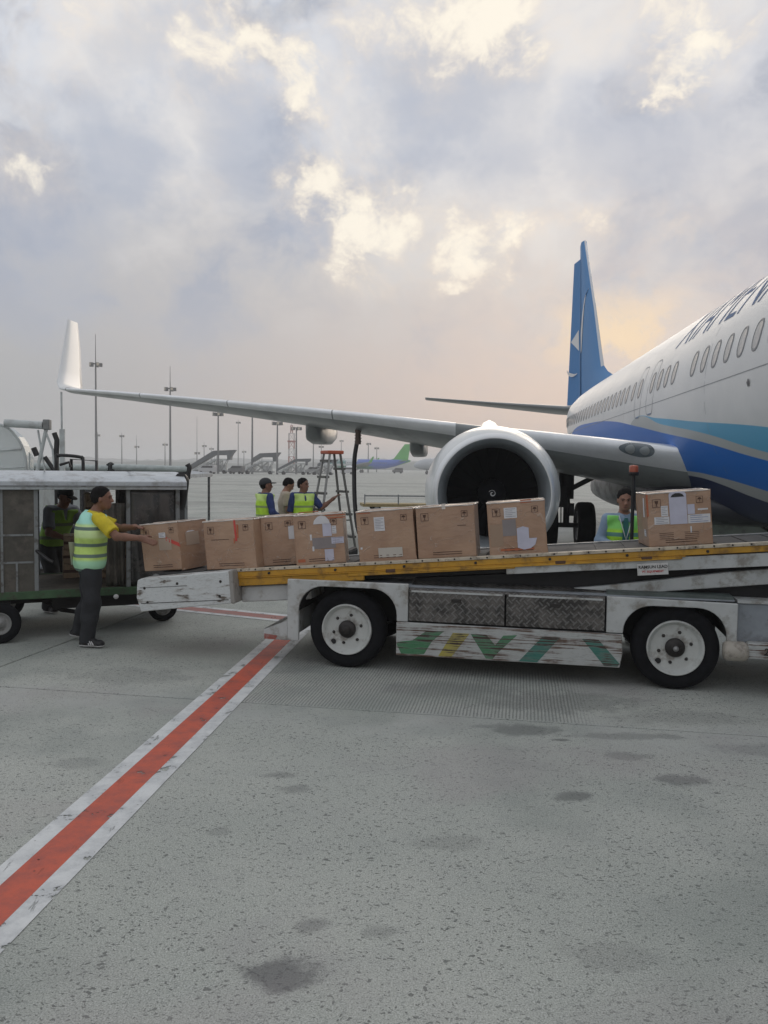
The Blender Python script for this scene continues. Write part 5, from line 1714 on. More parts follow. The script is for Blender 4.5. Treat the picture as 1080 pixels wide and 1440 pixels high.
# belt loop
mb = MB()
n_ = 10
prof = [(X0_ - .86, -.02), (5.25, -.02)]
pts = [(X0_ - .86, -.008), (5.25, -.008)]
for k in range(1, n_): pts.append((5.25 + .05 * math.sin(math.pi * k / n_), -.058 + .05 * math.cos(math.pi * k / n_)))
pts += [(5.25, -.108), (X0_ - .86, -.108)]
for k in range(1, n_): pts.append((X0_ - .86 - .05 * math.sin(math.pi * k / n_), -.058 - .05 * math.cos(math.pi * k / n_)))
mb.prism(pts, .152, .868).build('belt', M_BELT, conv, bevel=.002)
mb = MB()
for k in range(26):
    mb.bb((X0_ - .6 + k * .25, .17, -.0075), (X0_ - .6 + k * .25 + .02, .85, -.001))
mb.build('belt_ribs', M_BELT, conv, kind='stuff')
for x in (X0_ - .86, 5.25):
    MB().tube([(x, .14, -.058), (x, .88, -.058)], .046, 14).build('end_roller', M_STEEL, conv)
# second, telescoping rail under the first
MB().bb((-1.15, .10, -.168), (.10, .135, -.094)).build('lower_rail', M_RAILY, conv, 'lower yellow rail at the left end', bevel=.004)
MB().bb((-.05, .088, -.124), (1.50, .12, -.094)).build('lower_rail', M_RAILY, conv, bevel=.004)
MB().bb((.62, .080, -.110), (2.92, .10, -.094)).build('lower_rail', M_RAILY, conv, bevel=.003)
MB().bb((-1.16, .16, -.335), (-.45, .84, -.18)).build('cross_box', M_LW, conv, bevel=.01)
MB().bb((1.42, .105, -.175), (5.3, .14, -.0945)).build('white_beam', M_LW, conv, bevel=.004)
MB().bb((2.62, .10, -.205), (5.3, .104, -.115)).build('white_beam', M_LW, conv)
MB().bb((-.5, .2, -.17), (5.2, .82, -.112)).build('under_pan', M_IN, conv)
br_ = MB().box((-.60, .09, -.22), (.035, .02, .14), rot=Matrix.Rotation(R(12), 3, 'Y')).build('rusty_bracket', mat('rust_red', (.17, .06, .03), .7), conv)
MB().prism([(.55, -.19), (.55, -.26), (4.6, -.60), (4.6, -.19)], .25, .80).build('frame_web', M_IN, conv)
# nose bumper
nz = MB()
prof = [(-.035, -.02), (-.045, -.11), (-.055, -.23), (-.035, -.345)]
nz.prism([(X0_ - .98, -.10), (X0_ - .995, -.22), (X0_ - .96, -.36), (X0_ - .02, -.315), (X0_ - .005, -.30), (X0_ - .0, -.03), (X0_ - .02, -.005), (X0_ - .93, -.035), (X0_ - .97, -.05)], -.03, .16)
nose = nz.build('nose_bumper', M_BUMP, conv, 'scuffed white bumper at the low end of the belt', bevel=.022, seg=3)
MB().bb((X0_ - .95, -.0325, -.127), (X0_ - .45, -.029, -.123)).build('groove', M_STENCIL, nose)
MB().bb((X0_ - .95, -.0325, -.282), (X0_ - .03, -.029, -.276)).build('groove', M_STENCIL, nose)
for x, z in ((X0_ - .9, -.13), (X0_ - .88, -.27), (X0_ - .1, -.1), (X0_ - .12, -.24), (X0_ - .55, -.1)):
    MB().lathe([(0, -.004), (.012, -.003), (.014, 0)], (x, -.031, z), 'Y', 10).build('screw', M_BOLT, nose)
MB().bb((X0_ - .015, -.034, -.32), (X0_ + .03, .17, -.0)).build('end_cap', mat('grey_weathered_cap', (.30, .29, .27), .7, grime=(.1, .09, .08), gscale=10), conv, bevel=.015, seg=2)
MB().bb((X0_ - .96, .165, -.30), (X0_ - .0, .84, -.125)).build('nose_frame', M_IN, conv)
MB().prism([(X0_ - .98, -.10), (X0_ - .995, -.22), (X0_ - .96, -.36), (X0_, -.32), (X0_, -.0), (X0_ - .93, -.035)], .86, .95).build('far_nose_bumper', M_BUMP, conv, bevel=.02, seg=2)
# white lifting arm running up to the right
MB().prism([(2.02, .822), (2.55, .80), (4.9, 1.08), (4.9, 1.22), (3.3, 1.02), (2.35, .865)], .16, .23).build('lift_arm', M_LW, loader, bevel=.006)
MB().prism([(2.02, .822), (2.55, .80), (4.9, 1.08), (4.9, 1.22), (3.3, 1.02), (2.35, .865)], 1.2, 1.27).build('lift_arm', M_LW, loader, bevel=.006)
MB().prism([(1.2, .80), (1.28, .80), (2.2, .95), (2.2, 1.0)], .3, .36).build('lift_strut', M_LG, loader)
MB().tube([(1.5, .5, .83), (2.9, .5, 1.0)], .035, 12).build('hydraulic_ram', M_STEEL, loader)
MB().bb((3.40, .5, .80), (3.9, 1.1, .93)).build('red_motor_cover', mat('dull_red_paint', (.22, .045, .04), .5, var=.2), loader, 'dull red cover under the belt', bevel=.02)
# sign plate
sg = MB().bb((2.545, .072, -.235), (2.80, .082, -.135)).build('sign_plate', mat('sign_white', (.55, .55, .54), .4, grime=(.25, .22, .2), gscale=14), conv, bevel=.002)
text_part('RAMSUN LEAD', 'lettering', M_STENCIL, sg, Matrix.Translation((2.555, .0705, -.176)) @ Matrix.Rotation(R(90), 4, 'X'), .036, 0, .001)
text_part('PT. EQUIPMENT', 'lettering', M_RED, sg, Matrix.Translation((2.585, .0705, -.212)) @ Matrix.Rotation(R(90), 4, 'X'), .025, 0, .0008)
# beacon on its pole, standing on the far side of the deck
bp = MB().tube([(2.62, 1.42, .80), (2.62, 1.42, 1.83)], .019, 10).build('beacon_pole', M_BLACK, loader)
MB().lathe([(0, 0), (.048, 0), (.052, .02), (.05, .035)], (2.62, 1.42, 1.83), 'Z', 20).build('beacon_base', M_BLACK, bp)
MB().lathe([(.046, .035), (.047, .085), (.040, .102), (0, .108)], (2.62, 1.42, 1.83), 'Z', 20).build('beacon_lens', mat('orange_beacon_plastic', (.34, .06, .018), .3, coat=.5), bp)
# driver's seat and wheel on the far side of the deck
seat = MB().bb((-.30, 1.05, .80), (.10, 1.45, .92)).bb((-.36, 1.05, .85), (-.28, 1.45, 1.0)).build('seat', M_IN, loader, bevel=.03, seg=2)
# document lying on the fender top
dc = empty('paper_sheet', (LO.x - .325, LO.y + .30, .838), LRZ, 'pale blue sheet lying on the loader above its left wheel', 'paper')
MB().prism([(-.16, -.11), (.19, -.10), (.22, .10), (-.10, .12)], -.0015, .0015, 'XY').build('sheet', mat('pale_blue_plastic', (.30, .46, .47), .35), dc)

# ================================================================== CARDBOARD BOXES
def mat_card():
    m = bpy.data.materials.new('wrapped_cardboard')
    m.use_nodes = True
    t = NT(m.node_tree)
    b = m.node_tree.nodes['Principled BSDF']
    oi = t.n('ShaderNodeObjectInfo')
    o = t.vmath('ADD', t.obj(), t.vmath('SCALE', t.comb(oi.outputs['Random'], oi.outputs['Random'], .0), scale=9.0))
    n = t.noise(o, 3.5, 5, .6)
    c = t.mix(t.smooth(n, .3, .7), (.335, .20, .125), (.41, .262, .168))
    fib = t.noise(t.mapping(o, (3, 3, 60)), 3, 4, .6)
    c = t.mix(t.math('MULTIPLY', t.smooth(fib, .5, .8), .3), c, (.28, .16, .10))
    # clouded film over the card: pale creases and patches
    cr = t.noise(t.mapping(o, (1, 1, 1.7), (0, R(32), 0)), 3.4, 3, .5, .9)
    ridge = t.smooth(t.math('ABSOLUTE', t.math('SUBTRACT', cr, .5)), .010, .0)
    c = t.mix(t.math('MULTIPLY', ridge, .30), c, (.55, .47, .41))
    hz = t.smooth(t.noise(t.vmath('ADD', o, (5, 5, 5)), 2.2, 4, .6), .48, .72)
    c = t.mix(t.math('MULTIPLY', hz, .2), c, (.45, .36, .30))
    t.link(c, b.inputs['Base Color'])
    b.inputs['Roughness'].default_value = .6
    b.inputs['Coat Weight'].default_value = .7
    b.inputs['Coat Roughness'].default_value = .22
    bp_ = t.bump(t.math('ADD', t.math('MULTIPLY', ridge, .6), t.noise(t.mapping(o, (1, 1, 1.8)), 9, 3, .6)), .55, .012)
    t.link(bp_, b.inputs['Normal'])
    t.link(bp_, b.inputs['Coat Normal'])
    return m


M_CARD = mat_card()
M_FILM = mat('milky_wrap_film', (.62, .57, .52), .3, coat=.8, var=.2, vscale=9, bumps=.6, bscale=30)
M_PAPER = mat('white_paper_label', (.62, .62, .64), .6, var=.06, vscale=9)
M_LILAC = mat('pale_lilac_label', (.50, .50, .60), .5, var=.05, vscale=9)
M_GREYL = mat('grey_label', (.24, .215, .215), .6, var=.05)
M_PRINT = mat('dark_print', (.085, .045, .03), .8)
M_REDT = mat('red_tape', (.55, .06, .045), .4, coat=.4)
M_ORG = mat('orange_red_print', (.42, .13, .06), .7)


def pbox(k, s, n, rz, w, d, hgt, label, deco, end=(), end_face=None, tilt=TILT, lift=0.0, shift=0.0):
    """box standing on the belt: s, n its near left bottom corner in loader space, w along, d deep; deco draws on the near face"""
    base = .982 + .0875 * s - .004 + lift
    Mw = Matrix.Translation(LO) @ Matrix.Rotation(LRZ, 4, 'Z') @ Matrix.Translation((s, n, base)) @ Matrix.Rotation(-tilt, 4, 'Y') @ Matrix.Rotation(rz, 4, 'Z')
    r_ = empty('cardboard_box', (0, 0, 0), 0, label, 'box', 'wrapped cartons riding the belt')
    r_.matrix_world = Mw
    r_.rotation_mode = 'XYZ'
    rr = random.Random(k * 13 + 5)
    mb = MB()
    nx, nz_ = 7, 7
    # bulged, slightly crumpled carton
    def P(x, y, z):
        bx_, bz = math.sin(math.pi * x / w), math.sin(math.pi * z / hgt)
        by = math.sin(math.pi * y / d)
        y2 = y + (-.005 if y < d / 2 else .005) * bx_ * bz * (1 if y in (0, d) else 0)
        x2 = x + (-.005 if x < w / 2 else .005) * by * bz * (1 if x in (0, w) else 0)
        z2 = z + (.010 * bx_ * by - .008 * abs(math.sin(x * 23 + k)) * (1 - by) * 0) * (1 if z == hgt else 0)
        return (x2 + lean_ * z, y2, z2)
    lean_ = rr.uniform(-.012, .012)
    def face(f, nu, nv):
        vs = [P(*f(i / nu, j / nv)) for j in range(nv + 1) for i in range(nu + 1)]
        vs = [(v[0] + rr.uniform(-.0012, .0012), v[1] + rr.uniform(-.0012, .0012), v[2] + rr.uniform(-.0012, .0012)) if 0 < i_ % (nu + 1) < nu and 0 < i_ // (nu + 1) < nv else v for i_, v in enumerate(vs)]
        mb.add(vs, [(j * (nu + 1) + i, j * (nu + 1) + i + 1, (j + 1) * (nu + 1) + i + 1, (j + 1) * (nu + 1) + i) for j in range(nv) for i in range(nu)], False)
    face(lambda u, v: (u * w, 0, v * hgt), 7, 7); face(lambda u, v: (u * w, d, v * hgt), 7, 7)
    face(lambda u, v: (0, u * d, v * hgt), 7, 7); face(lambda u, v: (w, u * d, v * hgt), 7, 7)
    face(lambda u, v: (u * w, v * d, hgt), 7, 7); face(lambda u, v: (u * w, v * d, 0), 7, 7)
    c = mb.build('carton', M_CARD, r_, weld=True, bevel=.007, seg=2)
    # film bunched along the top edges, as seen on every box
    fl = MB()
    ring = [(0, 0), (w, 0), (w, d), (0, d)]
    pts = []
    for a in range(4):
        (xa, ya), (xb, yb) = ring[a], ring[(a + 1) % 4]
        for i in range(10):
            f_ = i / 10
            pts.append(Vector((xa + (xb - xa) * f_ + lean_ * hgt + rr.uniform(-.002, .002), ya + (yb - ya) * f_ + rr.uniform(-.002, .002), hgt - .001 + rr.uniform(-.0015, .0025))))
    for i in range(len(pts)):
        fl.tube([pts[i], pts[(i + 1) % len(pts)]], .0062 + rr.uniform(-.0010, .0016), 6, cap=False)
    fl.build('film_edge', M_FILM, r_, kind='stuff')
    # closing flaps and tape on the lid
    MB().bb((.01, d / 2 - .03, hgt + .008), (w - .01, d / 2 + .03, hgt + .0125)).build('lid_tape', M_FILM, r_)
    def put(kind, x, z, w_, h_, m, poly=None, faced='n', rot=0.0, name=None):
        th = -.0155 if faced == 'n' else 0
        bul = -.010 * math.sin(math.pi * min(max((x + w_ / 2) / w, 0), 1)) * math.sin(math.pi * min(max((z + h_ / 2) / hgt, 0), 1))
        def q(a, b):
            if faced == 'n':
                bu = -.005 * math.sin(math.pi * min(max(a / w, 0), 1)) * math.sin(math.pi * min(max(b / hgt, 0), 1))
                return (a + lean_ * b, bu - .0028, b)
            if faced == 'r':
                bu = .005 * math.sin(math.pi * min(max(a / d, 0), 1)) * math.sin(math.pi * min(max(b / hgt, 0), 1))
                return (w + bu + .0028 + lean_ * b, a, b)
            bu = -.005 * math.sin(math.pi * min(max(a / d, 0), 1)) * math.sin(math.pi * min(max(b / hgt, 0), 1))
            return (bu - .0028 + lean_ * b, a, b)
        if poly is None: poly = [(x, z), (x + w_, z), (x + w_, z + h_), (x, z + h_)]
        if rot:
            cx, cz = x + w_ / 2, z + h_ / 2
            poly = [(cx + (a - cx) * math.cos(rot) - (b - cz) * math.sin(rot), cz + (a - cx) * math.sin(rot) + (b - cz) * math.cos(rot)) for a, b in poly]
        # tessellate by strips so that the label follows the bulge
        if len(poly) == 4:
            n_ = 4
            vs = []
            for j in range(n_ + 1):
                for i in range(n_ + 1):
                    u, v = i / n_, j / n_
                    a = (poly[0][0] * (1 - u) + poly[1][0] * u) * (1 - v) + (poly[3][0] * (1 - u) + poly[2][0] * u) * v
                    b = (poly[0][1] * (1 - u) + poly[1][1] * u) * (1 - v) + (poly[3][1] * (1 - u) + poly[2][1] * u) * v
                    vs.append(q(a, b))
            o = MB().add(vs, [(j * 5 + i, j * 5 + i + 1, (j + 1) * 5 + i + 1, (j + 1) * 5 + i) for j in range(4) for i in range(4)], True)
        else:
            o = MB().add([(lambda p_: (p_[0], -.0082, p_[2]) if faced == 'n' else (p_[0] + (.004 if faced == 'r' else -.004), p_[1], p_[2]))(q(a, b)) for a, b in poly], [tuple(range(len(poly)))])
        return o.build(name or kind, m, r_)
    # printed handling symbols (glass and arrows) in the upper corners
    def symbol(x, z, s_, faced='n', umbrella=False):
        b_ = .004
        for a0, c0, a1, c1 in ((x, z, x + s_, z + b_), (x, z + s_ - b_, x + s_, z + s_), (x, z, x + b_, z + s_), (x + s_ - b_, z, x + s_, z + s_)):
            put('symbol_frame', a0, c0, a1 - a0, c1 - c0, M_PRINT, faced=faced)
        cx = x + s_ / 2
        if not umbrella:
            put('fragile_symbol', 0, 0, 0, 0, M_PRINT, [(cx - s_ * .22, z + s_ * .82), (cx + s_ * .22, z + s_ * .82), (cx + s_ * .15, z + s_ * .5), (cx + s_ * .04, z + s_ * .42), (cx + s_ * .04, z + s_ * .22), (cx + s_ * .16, z + s_ * .14), (cx - s_ * .16, z + s_ * .14), (cx - s_ * .04, z + s_ * .22), (cx - s_ * .04, z + s_ * .42), (cx - s_ * .15, z + s_ * .5)], faced)
        else:
            put('keep_dry_symbol', 0, 0, 0, 0, M_PRINT, [(cx - s_ * .32, z + s_ * .5), (cx - s_ * .22, z + s_ * .74), (cx, z + s_ * .84), (cx + s_ * .22, z + s_ * .74), (cx + s_ * .32, z + s_ * .5), (cx + s_ * .04, z + s_ * .52), (cx + s_ * .04, z + s_ * .18), (cx - s_ * .03, z + s_ * .18), (cx - s_ * .03, z + s_ * .52)], faced)
    symbol(.045, hgt - .125, .072)
    symbol(w - .12, hgt - .105, .058, umbrella=True)
    # faint printed text lines
    for j in range(2):
        put('printed_line', w * .26, .052 - .02 * j, w * .5, .006, M_PRINT)
    deco(put, symbol)
    return r_


def lines(put, x, z, w_, h_, n=4, m=None, faced='n'):
    for i in range(n):
        z_ = z + h_ * (.15 + .7 * i / max(1, n - 1))
        o = put('printed_line', x + w_ * .1, z_, w_ * (.8 - .25 * (i % 2)), .0035, m or mat('grey_print', (.22, .22, .26), .8), faced=faced)
        o.location = (0, -.0012, 0) if faced == 'n' else ((.0012, 0, 0) if faced == 'r' else (-.0012, 0, 0))


def d1(put, sym):
    put('white_label', .245, .33, .085, .052, M_PAPER); put('buff_label', .235, .205, .16, .115, mat('buff_label', (.40, .31, .24), .6))
    put('red_tape', 0, 0, 0, 0, M_REDT, [(.33, .335), (.50, .265), (.505, .225), (.335, .295)])
    put('white_label', .09, .23, .2, .13, mat('buff_label', (.40, .31, .24), .6), faced='r')
    put('oval_label', 0, 0, 0, 0, M_PAPER, [(.10, .362), (.13, .375), (.2, .377), (.24, .365)], faced='r')
    lines(put, .25, .335, .07, .04, 3)
def d2(put, sym):
    put('red_marking', .345, .27, .022, .21, M_REDT, rot=.03); put('red_marking', .372, .30, .018, .13, M_ORG, rot=-.04); put('red_marking', .33, .25, .014, .05, M_ORG)
    put('printed_line', .08, .29, .2, .005, M_PRINT); put('white_label', .26, .05, .05, .04, M_FILM, faced='r')
def d3(put, sym):
    put('white_sticker', 0, 0, 0, 0, M_PAPER, [(.19, .385), (.2, .42), (.235, .455), (.27, .465), (.31, .455), (.34, .42), (.35, .385)])
    put('white_label', .275, .265, .085, .12, M_LILAC); put('white_label', .28, .03, .085, .11, M_LILAC)
    put('grey_label', .17, .15, .22, .105, M_GREYL)
    put('white_label', .352, .19, .118, .06, M_LILAC); lines(put, .352, .19, .118, .06, 3)
    put('white_label', .365, .285, .04, .075, M_PAPER); lines(put, .365, .285, .04, .075, 4)
    put('small_label', .15, .235, .018, .055, M_PAPER); put('small_label', .165, .13, .018, .045, M_PAPER)
    for j in range(3): put('orange_text', .06 + .25 * (j > 0), .50 - .025 * j - .02 * (j > 0), .19, .010, M_ORG)
    put('white_label', .12, .25, .085, .12, M_PAPER, faced='l')
    put('orange_text', .02, .03, .07, .03, M_ORG, faced='n')
def d8(put, sym):
    put('white_label', .27, .25, .055, .13, M_PAPER)
def d4(put, sym):
    put('white_label', .17, .285, .10, .13, M_PAPER); lines(put, .17, .285, .10, .13, 7)
    put('white_label', .19, .035, .23, .09, mat('cream_label', (.50, .47, .42), .6)); put('orange_text', .02, .455, .12, .008, M_ORG)
    put('small_label', .02, .12, .02, .02, M_PAPER)
def d5(put, sym):
    put('white_label', .245, .45, .035, .05, M_FILM); put('printed_line', .38, .29, .08, .005, M_PRINT)
def d6(put, sym):
    put('white_label', .15, .33, .115, .095, M_PAPER); lines(put, .15, .33, .115, .095, 5)
    put('white_label', 0, 0, 0, 0, M_LILAC, [(.255, .06), (.31, .04), (.37, .05), (.41, .08), (.43, .14), (.36, .14), (.36, .235), (.31, .25), (.255, .235)])
    put('grey_label', .13, .17, .12, .15, M_GREYL); put('grey_patch', .02, .08, .11, .20, mat('buff_patch', (.33, .23, .16), .6))
    put('orange_text', .30, .46, .10, .03, M_ORG); put('orange_text', .10, .035, .3, .02, M_ORG)
def d7(put, sym):
    put('document_pouch', 0, 0, 0, 0, M_LILAC, [(.185, .19), (.33, .19), (.33, .45), (.31, .47), (.20, .47), (.185, .45)])
    put('hand_hole', 0, 0, 0, 0, M_STENCIL, [(.20, .425), (.215, .447), (.24, .458), (.275, .458), (.30, .447), (.315, .425)]).location = (0, -.0015, 0)
    put('white_label', .055, .195, .125, .065, M_PAPER); lines(put, .055, .195, .125, .065, 4)
    put('white_label', .115, .265, .058, .09, M_PAPER); lines(put, .115, .265, .058, .09, 5)
    put('white_label', .335, .19, .185, .075, M_PAPER); lines(put, .335, .19, .185, .075, 4, mat('blue_print', (.12, .16, .36), .8))
    put('white_label', .335, .27, .06, .085, M_LILAC); put('printed_line', .42, .30, .085, .014, M_PAPER)
    put('small_label', .35, .11, .012, .055, M_PAPER); put('red_tape', -.002, .27, .014, .2, M_ORG, rot=.0)
    put('white_label', .10, .26, .055, .17, M_PAPER, faced='l'); put('white_label', .08, .09, .085, .06, M_PAPER, faced='l'); lines(put, .08, .09, .085, .06, 3, faced='l'); put('red_tape', .0, .26, .02, .22, M_ORG, faced='l')
    for j in range(4): put('printed_line', .09, .115 - .016 * j, .12, .004, M_PRINT); put('printed_line', .30, .115 - .016 * j, .12, .004, M_PRINT)


pbox(1, -2.24, .30, R(-14), .50, .44, .475, 'first box at the low end of the belt, red tape strip, under the man\'s hands', d1, tilt=R(6.5), lift=.005)
pbox(2, -1.50, .18, R(-7), .56, .42, .475, 'second box from the low end, vertical red marking in its upper middle', d2)
pbox(8, -.93, .24, R(9), .36, .42, .478, 'partly hidden box squeezed in just right of the box with a red marking', d8)
pbox(3, -.555, .12, R(10.5), .475, .40, .475, 'box with a round-topped white sticker and a grey label, left of the hose', d3)
pbox(4, .055, .16, R(0), .545, .43, .475, 'box just right of the fuel hose, a white label above a cream one', d4)
pbox(5, .615, .16, R(.6), .54, .42, .475, 'plain box with no white labels, touching the one on its left', d5)
pbox(6, 1.275, .15, R(2.5), .515, .42, .475, 'box in front of the engine, white half-round label low on its face', d6)
pbox(7, 2.655, .155, R(4), .53, .50, .468, 'last box near the top of the belt, many papers and a clear pouch', d7)

# ================================================================== BAGGAGE CART (own axes: origin at its right near corner on the ground, x to the right, y away)
CRZ = math.atan2(.7, 1.65)
cart = empty('baggage_cart', (-2.30, 9.0, 0), CRZ, 'old green and brown roofed baggage cart behind the man loading boxes', 'baggage cart')
M_CGREEN = mat('cart_green_paint', (.045, .10, .045), .6, var=.2, vscale=4, grime=(.06, .05, .04), gscale=6, gamt=.9)
M_CWHITE = mat('cart_roof_white', (.50, .54, .57), .45, var=.08, vscale=2, grime=(.24, .23, .22), gscale=5, gamt=.6)
M_PANEL = mat('cart_dirty_brown_sheet', (.062, .058, .048), .5, var=.35, vscale=3.5, grime=(.15, .13, .11), gscale=5.5, gamt=.55, bumps=.3, bscale=9)
M_CURT = mat('cart_dark_plastic_curtain', (.05, .05, .05), .22, var=.35, vscale=3, grime=(.12, .105, .095), gscale=4, gamt=.6, bumps=.5, bscale=7)
M_POST = mat('cart_grey_frame', (.20, .215, .22), .55, grime=(.07, .06, .05), gscale=9, gamt=.8)
M_WOOD = mat('cart_worn_floor', (.10, .085, .065), .6, var=.35, vscale=5, grime=(.2, .19, .18), gscale=3, gamt=.5)
CL = -2.75
MB().bb((CL, .0, .435), (0, .06, .52)).bb((CL, 1.44, .435), (0, 1.5, .52)).bb((CL, .06, .435), (CL + .06, 1.44, .52)).bb((-.06, .06, .435), (0, 1.44, .52)).build('deck_rim', M_CGREEN, cart, bevel=.006)
MB().bb((CL + .06, .06, .47), (-.06, 1.44, .512)).build('floor', M_WOOD, cart)
MB().bb((-1.35, .35, .26), (.03, 1.15, .434)).bb((CL + .1, .6, .30), (-1.35, .9, .434)).build('chassis', M_IN, cart)
# roof: folded edge and a low crown
rf = MB()
prof = [(-.06, 1.60), (-.07, 1.69), (.10, 1.745), (.45, 1.785), (.75, 1.795), (1.05, 1.785), (1.40, 1.745), (1.57, 1.69), (1.56, 1.60), (1.54, 1.60), (1.54, 1.68), (.75, 1.77), (-.04, 1.68), (-.04, 1.60)]
rf.prism(prof, CL - .05, .06, 'YZ')
roof = rf.build('roof', M_CWHITE, cart, bevel=.006)
MB().bb((CL - .04, -.078, 1.632), (.055, -.066, 1.645)).build('roof_bead', M_POST, roof)
for x in (-1.42, -.52):
    MB().bb((x, -.03, 1.70), (x + .012, 1.5, 1.702)).build('roof_joint', M_POST, roof).location = (0, 0, .092)
for x in (CL + .03, -1.50, -.565, -.03):
    for y in (.03, 1.47):
        MB().bb((x - .022, y - .02, .52), (x + .022, y + .02, 1.63)).build('post', M_POST, cart, bevel=.004)
# left ribbed sheet panel
lp = MB().bb((CL + .05, .012, .52), (-1.52, .028, 1.62)).build('side_panel', M_PANEL, cart, 'brown ribbed side panel, left of the opening')
for x in (-1.83, -2.15, -2.45):
    MB().bb((x - .012, -.002, .52), (x + .012, .0115, 1.62)).build('rib', M_POST, lp)
for z in (1.12, .83):
    MB().bb((CL + .05, -.0, z - .01), (-1.53, .0108, z + .01)).build('rail', M_POST, lp)
MB().bb((-1.70, .0, .52), (-1.68, .011, .82)).build('rib', M_POST, lp)
# right hand plastic curtains, slightly wavy
def wavy(x0, x1, y, z0, z1, m, name, seed, amp=.012):
    nu, nv = 30, 16
    vs = []
    for j in range(nv + 1):
        for i in range(nu + 1):
            u, v = i / nu, j / nv
            vs.append((x0 + (x1 - x0) * u, y + amp * math.sin(u * 17 + seed + 2 * v) * (1 - v * .6) + amp * .6 * math.sin(v * 9 + u * 5 + seed), z0 + (z1 - z0) * v))
    o = MB().add(vs, [(j * (nu + 1) + i, j * (nu + 1) + i + 1, (j + 1) * (nu + 1) + i + 1, (j + 1) * (nu + 1) + i) for j in range(nv) for i in range(nu)], True).build(name, m, cart)
    sm = o.modifiers.new('s', 'SOLIDIFY'); sm.thickness = .003
    return o
wavy(-.545, -.06, .03, .53, 1.615, M_CURT, 'curtain', 1.0).__setitem__('label', 'dark glossy plastic curtain at the right end')
wavy(-.80, -.60, .05, .53, 1.45, M_PANEL, 'curtain', 2.0, .02)['label'] = 'dull grey curtain beside the glossy one'
wavy(-.56, -.06, 1.46, .53, 1.6, M_CURT, 'curtain', 4.0)
wavy(CL + .1, -1.9, 1.46, .53, 1.6, M_CURT, 'curtain', 5.0)
MB().bb((-.015, .05, .53), (-.005, 1.45, 1.62)).build('end_panel', M_CURT, cart)
MB().bb((CL + .02, .05, .53), (CL + .03, 1.45, 1.62)).build('end_panel', M_PANEL, cart)
MB().tube(smoothpath([(.02, .12, 1.73), (.07, .25, 1.70), (.09, .42, 1.60), (.08, .5, 1.45), (.06, .52, 1.36)]), .065, 12).build('rolled_curtain', M_BLACK, cart, 'black rolled curtain hanging over the right end')
MB().tube([(-1.5, .02, .95), (-1.38, -.12, .86), (-1.34, -.13, .84)], .018, 8).build('latch_handle', M_BLACK, cart)
def cart_wheel(x, y, r=.21, w=.13, caster=False, parent=None):
    t = MB().lathe([(r * .55, -w / 2 + .015), (r * .7, -w / 2), (r * .93, -w / 2 + .01), (r, -w / 2 + .035), (r, w / 2 - .035), (r * .93, w / 2 - .01), (r * .7, w / 2), (r * .55, w / 2 - .015)], (0, 0, 0), 'Y', 32).build('tyre', M_TYRE, parent or cart)
    t.location = (x, y, r)
    MB().lathe([(r * .58, -w / 2 + .018), (r * .54, -w / 2 + .008), (r * .48, -w / 2 + .03), (r * .3, -w / 2 + .035), (r * .22, -w / 2 + .0), (0, -w / 2 - .005)], (0, 0, 0), 'Y', 28).lathe([(r * .58, w / 2 - .018), (r * .3, w / 2 - .035), (0, w / 2 - .03)], (0, 0, 0), 'Y', 28).build('rim', mat('cart_rim_grey', (.26, .265, .26), .5, metal=.3, grime=(.08, .07, .06), gscale=12), t)
    return t
cart_wheel(-1.86, -.06); cart_wheel(-1.86, 1.42)
cart_wheel(-.12, .62, .17, .11); cart_wheel(-.12, 1.3, .17, .11)
MB().tube([(-1.86, 0, .21), (-1.86, 1.4, .21)], .03, 8).box((-1.86, .1, .33), (.2, .06, .2)).box((-1.86, 1.35, .33), (.2, .06, .2)).build('axle', M_IN, cart)
MB().box((-.12, .62, .34), (.10, .14, .2)).box((-.12, 1.3, .34), (.10, .14, .2)).build('caster_fork', M_IN, cart)
MB().tube([(-1.5, .75, .33), (-1.25, .62, .2), (-1.0, .55, .16)], .025, 8).build('tow_bar', M_IN, cart)
MB().lathe([(0, -.012), (.02, -.01), (.028, 0)], (-.70, -.0, .42), 'Y', 10).build('reflector', M_WHITE, cart)
# goods already inside the cart
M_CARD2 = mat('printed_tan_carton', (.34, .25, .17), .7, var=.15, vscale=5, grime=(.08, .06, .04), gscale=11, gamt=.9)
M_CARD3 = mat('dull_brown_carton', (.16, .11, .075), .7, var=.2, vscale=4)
Mc = Matrix.Translation((-2.30, 9.0, 0)) @ Matrix.Rotation(CRZ, 4, 'Z')
def inner_box(x, y, z, w, d, h_, m, label, rz=0.0):
    b_ = empty('cardboard_box', Mc @ Vector((x, y, z)), CRZ + rz, label, 'box', 'cartons inside the baggage cart')
    MB().bb((0, 0, 0), (w, d, h_)).build('carton', m, b_, bevel=.006)
    MB().bb((-.002, -.0025, h_ / 2 - .02), (w + .002, .0, h_ / 2 + .015)).build('printed_band', M_PRINT, b_)
    MB().bb((w * .3, .02, h_), (w * .4, d - .02, h_ + .002)).build('tape', M_FILM, b_)
inner_box(-1.22, .98, .513, .24, .4, .17, M_CARD2, 'bottom tan carton of the stack left of the man in the cart')
inner_box(-1.22, .99, .686, .24, .4, .17, M_CARD2, 'middle tan carton of the stack left of the man in the cart')
inner_box(-1.21, .98, .859, .23, .4, .16, M_CARD2, 'top tan carton of the low stack inside the cart')
inner_box(-.96, .90, .513, .32, .45, .40, M_CARD2, 'large tan carton at the bottom of the taller stack in the cart')
inner_box(-.97, .91, .916, .28, .45, .25, M_CARD2, 'tan carton second from the top of the taller stack in the cart')
inner_box(-.97, .90, 1.169, .19, .45, .36, M_CARD2, 'tan carton with dark print just under the cart roof')
